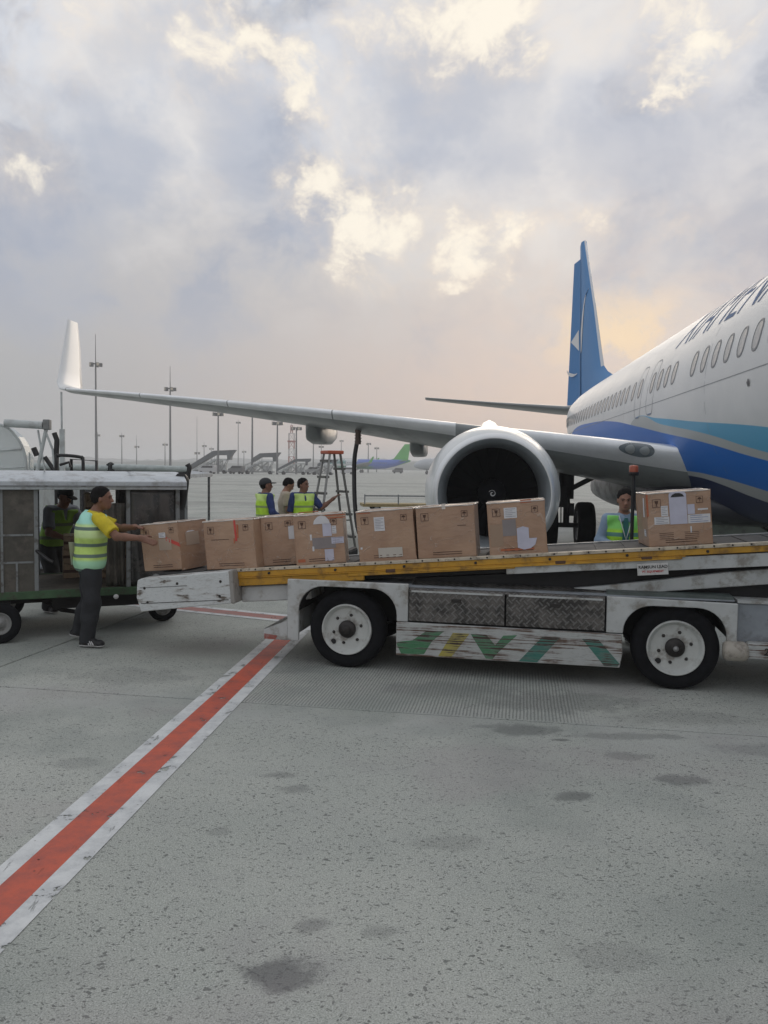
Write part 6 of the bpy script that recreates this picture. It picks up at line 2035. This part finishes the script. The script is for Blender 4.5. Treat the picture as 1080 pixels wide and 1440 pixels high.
inner_box(-.62, .7, .513, .5, .6, .55, M_CARD3, 'dull brown carton behind the dark curtain of the cart')

# ================================================================== OTHER GROUND EQUIPMENT
def back_cart(x, y, rz, label, wid=1.45):
    c = empty('baggage_cart', (x, y, 0), rz, label, 'baggage cart', 'roofed carts parked behind')
    hw = wid / 2
    MB().bb((-hw, 0, .45), (hw, 2.6, .55)).build('deck', M_CGREEN, c)
    for sx in (-hw + .03, hw - .03):
        for yy in (.04, 2.56):
            MB().bb((sx - .025, yy - .025, .55), (sx + .025, yy + .025, 1.66)).build('post', M_POST, c)
    MB().prism([(-hw - .04, 1.62), (-hw - .04, 1.70), (-hw * .4, 1.755), (hw * .4, 1.755), (hw + .04, 1.70), (hw + .04, 1.62)], -.05, 2.65).build('roof', M_CWHITE, c)
    MB().tube([(-hw - .02, -.09, 1.83), (hw + .02, -.09, 1.80)], .062, 14).build('rolled_tarpaulin', mat('rolled_pale_tarpaulin', (.42, .47, .46), .5, var=.15, vscale=7), c)
    k = MB()
    for sx in (-1, 1):
        k.tube([(sx * (hw + .02), -.09, 1.90), (sx * (hw + .06), -.09, 1.84), (sx * (hw + .03), -.09, 1.70), (sx * (hw + .02), -.09, 1.60)], .055, 10)
    k.tube([(-hw, -.02, 1.735), (hw, -.02, 1.72)], .03, 8)
    k.build('black_strap', M_BLACK, c)
    wavy2 = MB().bb((-hw + .05, .03, .56), (hw - .05, .05, 1.6)).build('curtain', M_CURT, c)
    for sx in (-hw + .1, hw - .1):
        for yy in (.35, 2.2):
            cart_wheel(sx, yy, .2, .12, parent=c)
    return c
back_cart(-6.42, 16.4, R(6), 'roofed cart whose pale rolled tarpaulin shows at left above the first cart')
back_cart(-4.76, 16.3, R(2), 'roofed cart whose pale rolled tarpaulin shows above the glossy curtain')

# baggage tractor behind the cart, only its black hoop shows
bt = empty('baggage_tractor', (-4.58, 11.6, 0), R(8), 'small tractor behind the cart, only its black hoop shows above the roof', 'tractor')
MB().prism([(-1.1, .35), (-1.1, .85), (-.2, .95), (0.05, .75), (.9, .75), (.95, .35)], -.1, 1.1).build('body', M_LG, bt, bevel=.03, seg=2)
MB().tube(smoothpath([(-.20, .05, .8), (-.20, .05, 1.90), (-.17, .05, 1.985), (-.1, .05, 2.0), (.10, .05, 1.985), (.165, .05, 1.96), (.18, .05, 1.88), (.18, .05, .8)], 4), .024, 8).tube([(-.20, .95, .8), (-.20, .95, 1.95), (.18, .95, 1.93), (.18, .95, .8)], .024, 8).build('hoop', M_BLACK, bt)
MB().bb((-.1, .2, .8), (.25, .8, .95)).bb((.2, .2, .9), (.28, .8, 1.3)).build('seat', M_IN, bt, bevel=.02)
MB().tube([(-.15, .06, 1.86), (-.02, .06, 1.90), (.0, .06, 1.83)], .02, 8).build('mirror_arm', M_BLACK, bt)
for x in (-.7, .6):
    for y in (-.05, 1.05): cart_wheel(x, y, .26, .16, parent=bt)

# white service truck at the left edge
GLS = bpy.data.materials.new('clear_cab_glass')
GLS.use_nodes = True
_t = NT(GLS.node_tree); _b = GLS.node_tree.nodes['Principled BSDF']
_b.inputs['Base Color'].default_value = (.62, .68, .68, 1); _b.inputs['Roughness'].default_value = .1
_tr = _t.n('ShaderNodeBsdfTransparent'); _mx = _t.n('ShaderNodeMixShader'); _mx.inputs[0].default_value = .6
_t.link(_tr.outputs[0], _mx.inputs[1]); _t.link(_b.outputs[0], _mx.inputs[2]); _t.link(_mx.outputs[0], GLS.node_tree.nodes['Material Output'].inputs[0])
tk = empty('service_truck', (-5.62, 12.4, 0), R(4), 'white service truck with curved glass and a piped boom at the left edge', 'truck')
M_TRW = mat('truck_pale_paint', (.50, .545, .54), .4, var=.06, grime=(.3, .3, .3), gscale=4)
MB().bb((-4.2, .1, .55), (.2, 2.2, 1.62)).build('body', M_TRW, tk, bevel=.03, seg=2)
gl = MB().prism([(-1.6, 1.63), (-.04, 1.63), (-.05, 1.95), (-.11, 2.15), (-.2, 2.3), (-.36, 2.44), (-.9, 2.60), (-1.6, 2.64)], .25, .6).build('cab_glass', GLS, tk)
MB().tube(smoothpath([(-.02, .2, 1.63), (-.03, .2, 1.95), (-.09, .2, 2.16), (-.19, .2, 2.32), (-.36, .2, 2.46), (-.9, .2, 2.62), (-1.6, .2, 2.66)], 4), .022, 8).tube([(-1.6, .2, 1.98), (-.09, .2, 2.10)], .018, 8).tube([(-1.0, .2, 1.75), (-.03, .2, 1.82)], .014, 8).tube([(.02, .2, 1.62), (.03, .2, 2.05)], .012, 8).build('window_frame', M_TRW, tk)
MB().tube([(-.30, .1, 2.50), (.28, .1, 2.475)], .062, 16).build('boom', M_TRW, tk)
fr = MB().tube([(.33, .1, 2.44), (.16, .1, 1.66)], .030, 8).tube([(.30, .1, 2.42), (.42, .1, 2.1), (.46, .1, 1.66)], .018, 8).tube([(.20, .1, 2.40), (.30, .1, 1.75)], .016, 8)
fr.build('a_frame', M_TRW, tk)
MB().box((.34, .1, 2.485), (.10, .12, .16)).build('boom_end', M_STEEL, tk, bevel=.01)
MB().tube([(.44, .12, 2.36), (.48, .12, 2.25), (.47, .12, 2.05), (.46, .12, 1.66)], .040, 10).tube([(.30, .1, 1.98), (.50, .1, 1.68)], .035, 8).tube([(.13, .1, 2.12), (.18, .1, 2.0)], .045, 8).build('black_hose', M_BLACK, tk)
MB().tube([(.56, .12, 1.5), (.555, .12, 3.0)], .016, 8).bb((.525, .1, 1.6), (.60, .14, 2.42)).build('mast', M_TRW, tk)
for x in (-3.4, -.6):
    for y in (.2, 2.1): cart_wheel(x, y, .38, .22, parent=tk)

# stepladder
M_ALU = mat('ladder_aluminium', (.33, .33, .32), .45, metal=.5)
M_ALUD = mat('ladder_dark_side', (.13, .13, .12), .6, metal=.2)
ld = empty('stepladder', (-.93, 14.1, 0), R(28), 'aluminium stepladder with an orange top standing beyond the boxes', 'ladder')
H_ = 2.14
def lp_(side, y, z):   # rail x at height z
    return side * (.10 + (H_ - z) * .155)
for side in (-1, 1):
    for yy in (-1, 1):
        w0, w1 = .13, .27
        MB().tube([(lp_(side, yy, 0), yy * w1, 0), (lp_(side, yy, H_), yy * w0, H_ - .03)], .023, 4, smooth=False).build('rail', M_ALU if side < 0 else M_ALUD, ld)
    for k in range(7 if side < 0 else 5):
        z = .28 + k * .285 if side < 0 else .25 + k * .40
        w = .27 - .14 * z / H_
        MB().box((lp_(side, 0, z), 0, z), (.10, 2 * w, .04)).build('step', M_ALUD, ld)
MB().box((0, 0, H_), (.30, .36, .06)).build('top_cap', mat('orange_ladder_plastic', (.42, .085, .035), .5), ld, bevel=.012)
MB().tube([(lp_(-1, 0, .95), .2, .95), (lp_(1, 0, .95), .2, .95)], .012, 6).tube([(lp_(-1, 0, .95), -.2, .95), (lp_(1, 0, .95), -.2, .95)], .012, 6).build('spreader', M_ALUD, ld)

# low dolly on the apron behind the boxes
dl = empty('cargo_dolly', (-.9, 34.0, 0), R(7), 'low empty cargo dolly with a yellow-brown deck beyond the boxes', 'dolly')
MB().bb((0, 0, .22), (4.6, 1.5, .34)).build('deck', mat('dolly_ochre_deck', (.26, .20, .085), .7, var=.2), dl)
for x in (0.05, 1.5, 3.0, 4.5):
    MB().bb((x, 0, .34), (x + .05, .05, .75)).build('stanchion', M_POST, dl)
MB().bb((.05, .01, .66), (4.5, .04, .72)).build('rail', M_POST, dl)
for x in (.6, 4.0):
    for y in (.05, 1.45): cart_wheel(x, y, .17, .1, parent=dl)

# pale tow tractor beyond the belly
tt = empty('tow_tractor', (6.45, 14.8, 0), R(-8), 'pale green tow tractor half hidden under the airliner belly', 'tractor')
MB().prism([(-1.2, .35), (-1.25, .75), (-.9, 1.0), (-.2, 1.1), (.45, .95), (.95, .62), (1.15, .35)], 0, 1.5).build('body', mat('pale_green_paint', (.28, .36, .33), .4, coat=.3, grime=(.15, .16, .15), gscale=5), tt, bevel=.05, seg=3)
MB().prism([(-.9, 1.0), (-.2, 1.1), (.45, .95), (1.0, .58), (1.0, .66), (.5, 1.03), (-.2, 1.17), (-.9, 1.07)], -.02, 1.52).build('bumper_band', M_BLACK, tt)
MB().tube([(.3, .1, 1.0), (.75, .1, .6)], .03, 8).build('strut', M_BLACK, tt)
for x in (-.8, .7):
    for y in (.05, 1.45): cart_wheel(x, y, .3, .2, parent=tt)

# small lever standing on the far side of the belt
lv = MB().tube([(.02, .90, .0), (.0, .93, .16), (-.10, .93, .17)], .010, 8).tube([(.0, .93, .16), (.05, .93, .04)], .012, 8)
lv.build('lever', M_BLACK, conv)
bpy.data.objects['lever'].location = (.05, .03, -.0)

# ================================================================== FAR APRON
M_FCAN = mat('stair_canopy_dark_grey', (.085, .095, .105), .55, var=.15, vscale=.8)
M_FWH = mat('stair_pale_grey', (.42, .44, .44), .6, var=.2, vscale=.8)
M_FST = mat('stair_truss_grey', (.21, .22, .22), .6)
def stairs(x, y, k, mode, label):
    s_ = empty('passenger_stairs', (x, y, 0), R(random.uniform(-3, 3)), label, 'boarding stairs', 'boarding stairs parked in a row')
    P = lambda pts: [(a * k, b * k) for a, b in pts]
    if mode in ('full', 'short'):
        lo = -5.6 if mode == 'full' else -2.2
        zt = lambda a: .0 + 2.05 + (a + 5.6) * .62
        pts = [(lo, zt(lo) - .0), (.2, 5.7), (5.8, 6.0), (5.2, 5.2), (4.7, 4.4), (4.6, 3.5), (3.8, 3.5), (3.7, 4.7), (.6, 4.6), (lo + .1, zt(lo) - 1.05)]
        MB().prism(P(pts), 0, 2.2 * k).build('canopy', M_FCAN, s_)
    if mode == 'thin':
        MB().prism(P([(-5.6, 1.7), (.4, 5.0), (5.4, 5.2), (5.2, 4.4), (4.4, 4.0), (4.3, 3.0), (3.7, 3.0), (3.6, 4.2), (.5, 4.2), (-5.4, 1.1)]), 0, 2.2 * k).build('canopy', M_FCAN, s_)
    # flight of steps
    fl = MB().prism(P([(-5.4, .55), (-5.4, .85), (.6, 3.7), (3.7, 3.7), (3.7, 3.3), (.8, 3.3), (-4.6, .55)]), .1 * k, 2.1 * k).build('flight', M_FWH, s_)
    for yy in (.1, 2.1):
        hr = MB().tube([(-5.2 * k, yy * k, 1.8 * k), (.6 * k, yy * k, 4.7 * k), (3.7 * k, yy * k, 4.7 * k)], .05 * k, 6)
        for q_ in range(7):
            a = -5.2 + q_ * .97
            hr.tube([(a * k, yy * k, (.8 + (a + 5.2) * .49) * k), (a * k, yy * k, (1.8 + (a + 5.2) * .5) * k)], .035 * k, 5)
        hr.build('handrail', M_FST, s_)
    tr_ = MB()
    for yy in (.15, 2.05):
        for a, b, c, d in ((-4.2, .6, -1.0, 2.8), (-1.0, .6, -1.0, 2.8), (-1.0, .6, 2.2, 3.3), (2.2, .6, 2.2, 3.3), (-1.0, 2.8, 2.2, .6), (2.2, .6, 3.6, 3.3), (-2.6, .6, -1.0, 2.8), (.6, .6, .6, 3.3)):
            tr_.tube([(a * k, yy * k, b * k), (c * k, yy * k, d * k)], .09 * k, 5)
    tr_.build('truss', M_FST, s_)
    MB().bb((-4.8 * k, .1 * k, .45 * k), (4.0 * k, 2.1 * k, .8 * k)).build('chassis', M_FST, s_)
    MB().bb((1.0 * k, .3 * k, .8 * k), (3.4 * k, 1.9 * k, 2.3 * k)).build('cabin', M_FWH, s_, bevel=.1)
    MB().bb((-2.8 * k, .3 * k, .8 * k), (-1.4 * k, 1.9 * k, 1.7 * k)).build('engine_box', M_FWH, s_, bevel=.1)
    for a in (-3.4, 2.9):
        for yy in (.15, 2.05):
            w_ = MB().lathe([(0, -.14), (.42, -.14), (.45, 0), (.42, .14), (0, .14)], (0, 0, 0), 'Y', 16).build('wheel', M_TYRE, s_)
            w_.location = (a * k, yy * k, .45 * k)
stairs(-43.2, 200, 1.0, 'full', 'leftmost boarding stairs, with a long dark canopy to the ground')
stairs(-31.6, 201, .92, 'short', 'boarding stairs with open handrails and a short dark canopy, second from the left')
stairs(-22.6, 199, .78, 'thin', 'small boarding stairs with a thin dark canopy, third from the left')
stairs(-15.6, 202, .66, 'short', 'smallest boarding stairs, just left of the ladder top')

M_MAST = mat('galvanised_mast', (.17, .175, .18), .5, metal=.3)
M_LAMPH = mat('floodlight_housing', (.14, .14, .14), .5)
M_LAMPF = mat('floodlight_glass', (.55, .50, .40), .3)
MASTS = [(-65.0, 180, 31.0, 24.3), (-51.0, 190, 25.3, 20.0), (-41.7, 200, 17.4, 14.9), (-34.0, 205, 18.2, 17.1), (-26.9, 200, 13.3, 12.8), (-23.8, 215, 12.7, 12.3), (-118.6, 330, 15.2, 14.0), (-108.6, 330, 15.3, 13.8), (-105.6, 340, 14.6, 9.7), (-93.5, 340, 11.7, 10.8), (-70.5, 300, 20.5, 6.7), (-81.4, 360, 12.5, 10.9), (-82.5, 380, 11.1, 10.1), (-69.7, 380, 24.1, 22.7), (-70.5, 400, 10.4, 9.3), (-26.8, 300, 13.9, 13.4), (-27.8, 350, 11.9, 11.0), (-6.8, 330, 12.5, 11.9), (-3.8, 380, 12.1, 11.4), (-21.8, 400, 16.0, 15.3)]
MLAB = ['tallest lamp mast with a rod on top, right of the winglet', 'second tall lamp mast with a rod, through the wing from the left', 'lamp mast rising behind the leftmost boarding stairs', 'lamp mast rising between the first two boarding stairs',
        'lamp mast with a flat head right of the second boarding stairs', 'lamp mast with a bright head beside the red lattice tower', 'small far lamp mast close beside the tallest one', 'small far lamp mast right of the tallest one', 'small far mast with a rod, left of the second tall mast',
        'small far lamp mast just left of the second tall mast', 'thin far rod mast left of the leftmost boarding stairs', 'far lamp mast above the low end of the leftmost boarding stairs', 'short far lamp mast behind the leftmost dark canopy', 'thin tall far mast right of the leftmost canopy',
        'short far lamp mast left of the second boarding stairs', 'thin far mast left of the orange ladder top', 'thin far mast just above the orange ladder top', 'far lamp mast above the blue part of the green-tailed airliner', 'far lamp mast nearest the green tail', 'far mast hidden behind the ladder and fuel hose']
for (x, y, H_m, zl), lb_ in zip(MASTS, MLAB):
    m_ = empty('lamp_mast', (x, y, 0), random.uniform(-.4, .4), lb_, 'lamp mast', 'floodlight masts on the apron')
    big = y < 250
    r0 = .30 if big else .26
    MB().tube([(0, 0, 0), (0, 0, zl * .5), (0, 0, zl)], [r0, r0 * .8, r0 * .55], 10).build('pole', M_MAST, m_)
    if H_m > zl + .6: MB().tube([(0, 0, zl), (0, 0, H_m)], [.12, .05], 6).build('lightning_rod', M_MAST, m_)
    w = 1.1 if big else .8
    hd_ = MB().lathe([(.2, 0), (w * .75, .05), (w * .75, .18), (.2, .22)], (0, 0, zl), 'Z', 14).build('ring', M_LAMPH, m_)
    n_l = 5 if big else 3
    for q_ in range(n_l):
        a = 2 * math.pi * q_ / n_l + .3
        bx_ = MB().box((math.cos(a) * w, math.sin(a) * w, zl - .1), (.65, .65, .8), rot=a).build('floodlight', M_LAMPH, m_)
        MB().box((math.cos(a) * (w + .34), math.sin(a) * (w + .34), zl - .1), (.04, .5, .6), rot=a).build('glass', M_LAMPF, bx_)

# red and white lattice tower
tw = empty('lattice_tower', (-35.0, 300, 0), 0, 'faint red and white lattice tower among the masts', 'tower')
M_TWR = mat('tower_red', (.36, .12, .10), .6); M_TWW = mat('tower_white', (.5, .48, .47), .6)
for q_ in range(6):
    z0, z1 = q_ * 2.9, (q_ + 1) * 2.9
    mb = MB()
    w = 1.0 if q_ < 5 else .35
    for sx, sy in ((-1, -1), (1, -1), (1, 1), (-1, 1)):
        mb.tube([(sx * w, sy * w, z0), (sx * w, sy * w, z1)], .13, 5)
    for sx, sy, tx_, ty in ((-1, -1, 1, -1), (1, -1, 1, 1), (1, 1, -1, 1), (-1, 1, -1, -1)):
        mb.tube([(sx * w, sy * w, z0), (tx_ * w, ty * w, z1)], .09, 5).tube([(sx * w, sy * w, z1), (tx_ * w, ty * w, z1)], .09, 5)
    mb.build('section', M_TWR if q_ % 2 else M_TWW, tw)
MB().tube([(0, 0, 17.4), (0, 0, 24)], .12, 6).build('aerial', M_TWW, tw)
MB().bb((-1.4, -1.4, 11.2), (1.4, 1.4, 11.8)).build('platform', M_TWR, tw)


# distant airliners (own x from nose to tail)
def far_plane(x, y, rz, L, liv, label, tailm, txt=None, flip=1):
    p_ = empty('passenger_airliner', (x, y, 0), rz, label, 'airliner')
    k = L / 38.0
    m_ = bpy.data.materials.new('far_livery')
    m_.use_nodes = True
    t = NT(m_.node_tree)
    b = m_.node_tree.nodes['Principled BSDF']
    X_, Y_, Z_ = t.sep(t.obj())
    w_ = t.math('ADD', X_, t.math('MULTIPLY', t.math('SINE', t.math('MULTIPLY', Z_, .9)), 1.2))
    c = liv[0][0]
    for col, x0, sl_ in liv[1:]:
        c = t.mix(t.smooth(t.math('ADD', w_, t.math('MULTIPLY', Z_, sl_)), x0 * k - .15, x0 * k + .15), c, col)
    if liv[0][1] is not None:
        low_ = t.math('MULTIPLY', t.smooth(Z_, 2.75 * k, 2.6 * k), t.smooth(X_, 7 * k, 10 * k))
        low_ = t.math('MULTIPLY', low_, t.smooth(X_, 24 * k, 21 * k))
        c = t.mix(low_, c, liv[0][1])
    t.put(b.inputs['Base Color'], c)
    b.inputs['Roughness'].default_value = .35
    mb = MB()
    secs = [(0, 2.9, .1), (.6, 3.0, .8), (1.8, 3.2, 1.4), (4, 3.4, 1.9), (6, 3.45, 1.98), (24, 3.45, 1.98), (28, 3.6, 1.85), (32, 4.1, 1.4), (36, 4.7, .7), (38, 5.0, .25)]
    N_ = 20
    for sx, zc_, r_ in secs:
        for q_ in range(N_):
            a = 2 * math.pi * q_ / N_
            mb.v.append((sx * k, r_ * k * math.cos(a), (zc_ + r_ * math.sin(a)) * k))
    for i in range(len(secs) - 1):
        for q_ in range(N_):
            mb.f.append([i * N_ + q_, i * N_ + (q_ + 1) % N_, (i + 1) * N_ + (q_ + 1) % N_, (i + 1) * N_ + q_]); mb.sm.append(True); mb.mi.append(0)
    mb.build('fuselage', m_, p_)
    for s_ in (-1, 1):
        MB().add([(14 * k, s_ * 1.5 * k, 2.5 * k), (20.5 * k, s_ * 1.5 * k, 2.4 * k), (23.5 * k, s_ * 17 * k, 4.0 * k), (22 * k, s_ * 17 * k, 4.1 * k),
                  (14 * k, s_ * 1.5 * k, 2.9 * k), (20.5 * k, s_ * 1.5 * k, 2.6 * k), (23.5 * k, s_ * 17 * k, 4.1 * k), (22 * k, s_ * 17 * k, 4.25 * k)],
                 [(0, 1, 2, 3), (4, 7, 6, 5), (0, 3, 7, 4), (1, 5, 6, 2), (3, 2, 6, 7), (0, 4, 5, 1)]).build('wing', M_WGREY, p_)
        MB().add([(22.2 * k, s_ * 17 * k, 4.1 * k), (23.5 * k, s_ * 17 * k, 4.1 * k), (24.4 * k, s_ * 17.5 * k, 6.3 * k), (23.8 * k, s_ * 17.5 * k, 6.3 * k), (23 * k, s_ * 17.2 * k, 4.2 * k)], [(0, 1, 2, 3), (0, 4, 3)]).build('winglet', tailm, p_)
        MB().lathe([(.7 * k, 0), (1.0 * k, .1 * k), (1.1 * k, 1.5 * k), (.8 * k, 3.6 * k), (.4 * k, 4.2 * k)], (12.5 * k, s_ * 5.7 * k, 1.75 * k), 'X', 18).build('engine', M_WLWHITE, p_)
        MB().add([(33 * k, s_ * .8 * k, 4.8 * k), (36.5 * k, s_ * .8 * k, 4.8 * k), (37.8 * k, s_ * 6.2 * k, 5.4 * k), (36.4 * k, s_ * 6.2 * k, 5.4 * k), (35 * k, s_ * 3 * k, 5.3 * k)], [(0, 1, 2, 3), (0, 4, 3)]).build('tailplane', tailm, p_)
        for xx, yy in ((18.2, 3.8 * s_), (4.5, .3 * s_)):
            MB().lathe([(0, -.25 * k), (.55 * k, -.25 * k), (.6 * k, 0), (.55 * k, .25 * k), (0, .25 * k)], (xx * k, yy * k, .58 * k), 'Y', 14).tube([(xx * k, yy * k, .6 * k), (xx * k, yy * k * .9, 2.6 * k)], .16 * k, 6).build('wheel', M_GDARK, p_)
    MB().prism([(29.5 * k, 5.2 * k), (31.3 * k, 5.9 * k), (35.6 * k, 11.7 * k), (38.0 * k, 11.8 * k), (37.0 * k, 5.3 * k)], -.18 * k, .18 * k).build('tail_fin', tailm, p_)
    wn = MB()
    for q_ in range(30):
        for s_ in (-1, 1):
            wn.box(((6.5 + q_ * .75) * k, s_ * 1.9 * k, 4.0 * k), (.26 * k, .16 * k, .4 * k))
    wn.build('window_row', mat('far_window_dark', (.10, .11, .13), .3), p_)
    if txt:
        text_part(txt, 'lettering', mat('teal_lettering', (.02, .26, .25), .5), p_, Matrix.Translation((txt_x * k, flip * 2.02 * k, 3.55 * k)) @ (Matrix.Rotation(R(180), 4, 'Z') if flip > 0 else Matrix.Identity(4)) @ Matrix.Rotation(R(90), 4, 'X'), 2.5 * k, .2, .06)
    return p_


M_GTAIL = mat('bright_green_tail', (.07, .42, .06), .4, var=.1, vscale=.25)
txt_x = 5.2
far_plane(-27.2, 322, R(-3), 37.6, [((.55, .58, .58), (.02, .26, .14)), ((.04, .12, .50), 15.5, 0), ((.05, .38, .05), 29.0, -1.4)], 'distant airliner with a green tail and blue middle, seen past the ladder', M_GTAIL, 'citilink', -1)
far_plane(9.5, 262, R(4), 37.6, [((.46, .49, .52), None)], 'distant pale grey airliner just left of the engine', mat('far_tail_grey', (.38, .41, .46), .5))
far_plane(96, 300, R(176), 37.6, [((.52, .54, .56), None), ((.08, .20, .42), 26, -1)], 'distant white airliner seen between the landing gear and the belly', mat('far_tail_blue', (.05, .14, .36), .5))

# small vehicles standing among the stairs
def small_van(x, y, L, col, label):
    v_ = empty('service_van', (x, y, 0), random.uniform(-.3, .3), label, 'van', 'service vehicles on the far apron')
    MB().prism([(0, .4), (0, 1.3), (.15 * L, 1.45), (.28 * L, 2.05), (.97 * L, 2.05), (L, 1.9), (L, .4)], 0, 1.8).build('body', mat('van_%d' % int(col * 100), (col, col, col * 1.02), .4), v_, bevel=.08)
    MB().prism([(.19 * L, 1.45), (.30 * L, 1.95), (.9 * L, 1.95), (.9 * L, 1.45)], -.02, 1.82).build('windows', M_IN, v_)
    for a in (.2, .8):
        for yy in (0, 1.8):
            w_ = MB().lathe([(0, -.1), (.35, -.1), (.35, .1), (0, .1)], (0, 0, 0), 'Y', 14).build('wheel', M_TYRE, v_)
            w_.location = (a * L, yy, .36)
for x, y, L_v, col, lb_ in ((-44.5, 190, 4.2, .45, 'pale van parked under the leftmost boarding stairs'), (-38.5, 196, 3.8, .12, 'dark van at the right foot of the leftmost boarding stairs'), (-20.5, 205, 4.5, .40, 'grey van between the third and smallest boarding stairs'),
                            (13.5, 228, 4.4, .05, 'black tug-like van in front of the pale grey airliner'), (-12.5, 225, 4.0, .5, 'white van right of the ladder'), (3.0, 300, 4.0, .08, 'dark van under the green-tailed airliner')):
    small_van(x, y, L_v, col, lb_)

# low hills and tree line on the horizon
def ridge(y, hbase, amp, seed, name, m):
    rr = np.random.default_rng(seed)
    xs_ = np.linspace(-1300, 1300, 261)
    hh = np.zeros_like(xs_)
    for f_, a in ((.004, 1), (.013, .6), (.05, .35), (.16, .22)):
        hh += a * np.sin(xs_ * f_ * 2 + rr.uniform(0, 6)) + a * .3 * rr.uniform(-1, 1, len(xs_))
    hh = hbase + amp * (hh / 2)
    vs, fs = [], []
    for x, h_ in zip(xs_, hh):
        vs += [(x, y, -.5), (x, y + 14, max(1, h_ * .8)), (x, y + 30, max(1.5, h_)), (x, y + 90, -.5)]
    for i in range(len(xs_) - 1):
        for j in range(3):
            fs.append((4 * i + j, 4 * i + j + 1, 4 * i + j + 5, 4 * i + j + 4))
    tag(MB().add(vs, fs, True).build(name, m), kind='structure')
ridge(880, 7.5, 3.2, 3, 'tree_line', mat('far_tree_green', (.05, .07, .05), .9, var=.3, vscale=.05))
ridge(1350, 15, 4.5, 8, 'hills', mat('far_hill_green', (.07, .08, .07), .9))

# ================================================================== AIR
hz = bpy.data.materials.new('haze_air')
hz.use_nodes = True
hn = hz.node_tree
hn.nodes.clear()
pv = hn.nodes.new('ShaderNodeVolumePrincipled')
pv.inputs['Color'].default_value = (.93, .94, .95, 1)
pv.inputs['Density'].default_value = .0010
pv.inputs['Anisotropy'].default_value = .1
ho = hn.nodes.new('ShaderNodeOutputMaterial')
hn.links.new(pv.outputs[0], ho.inputs['Volume'])
haze = MB().bb((-1600, -320, -1.2), (1600, 2700, 34)).build('haze', hz)
haze['kind'] = 'stuff'
haze.display_type = 'WIRE'
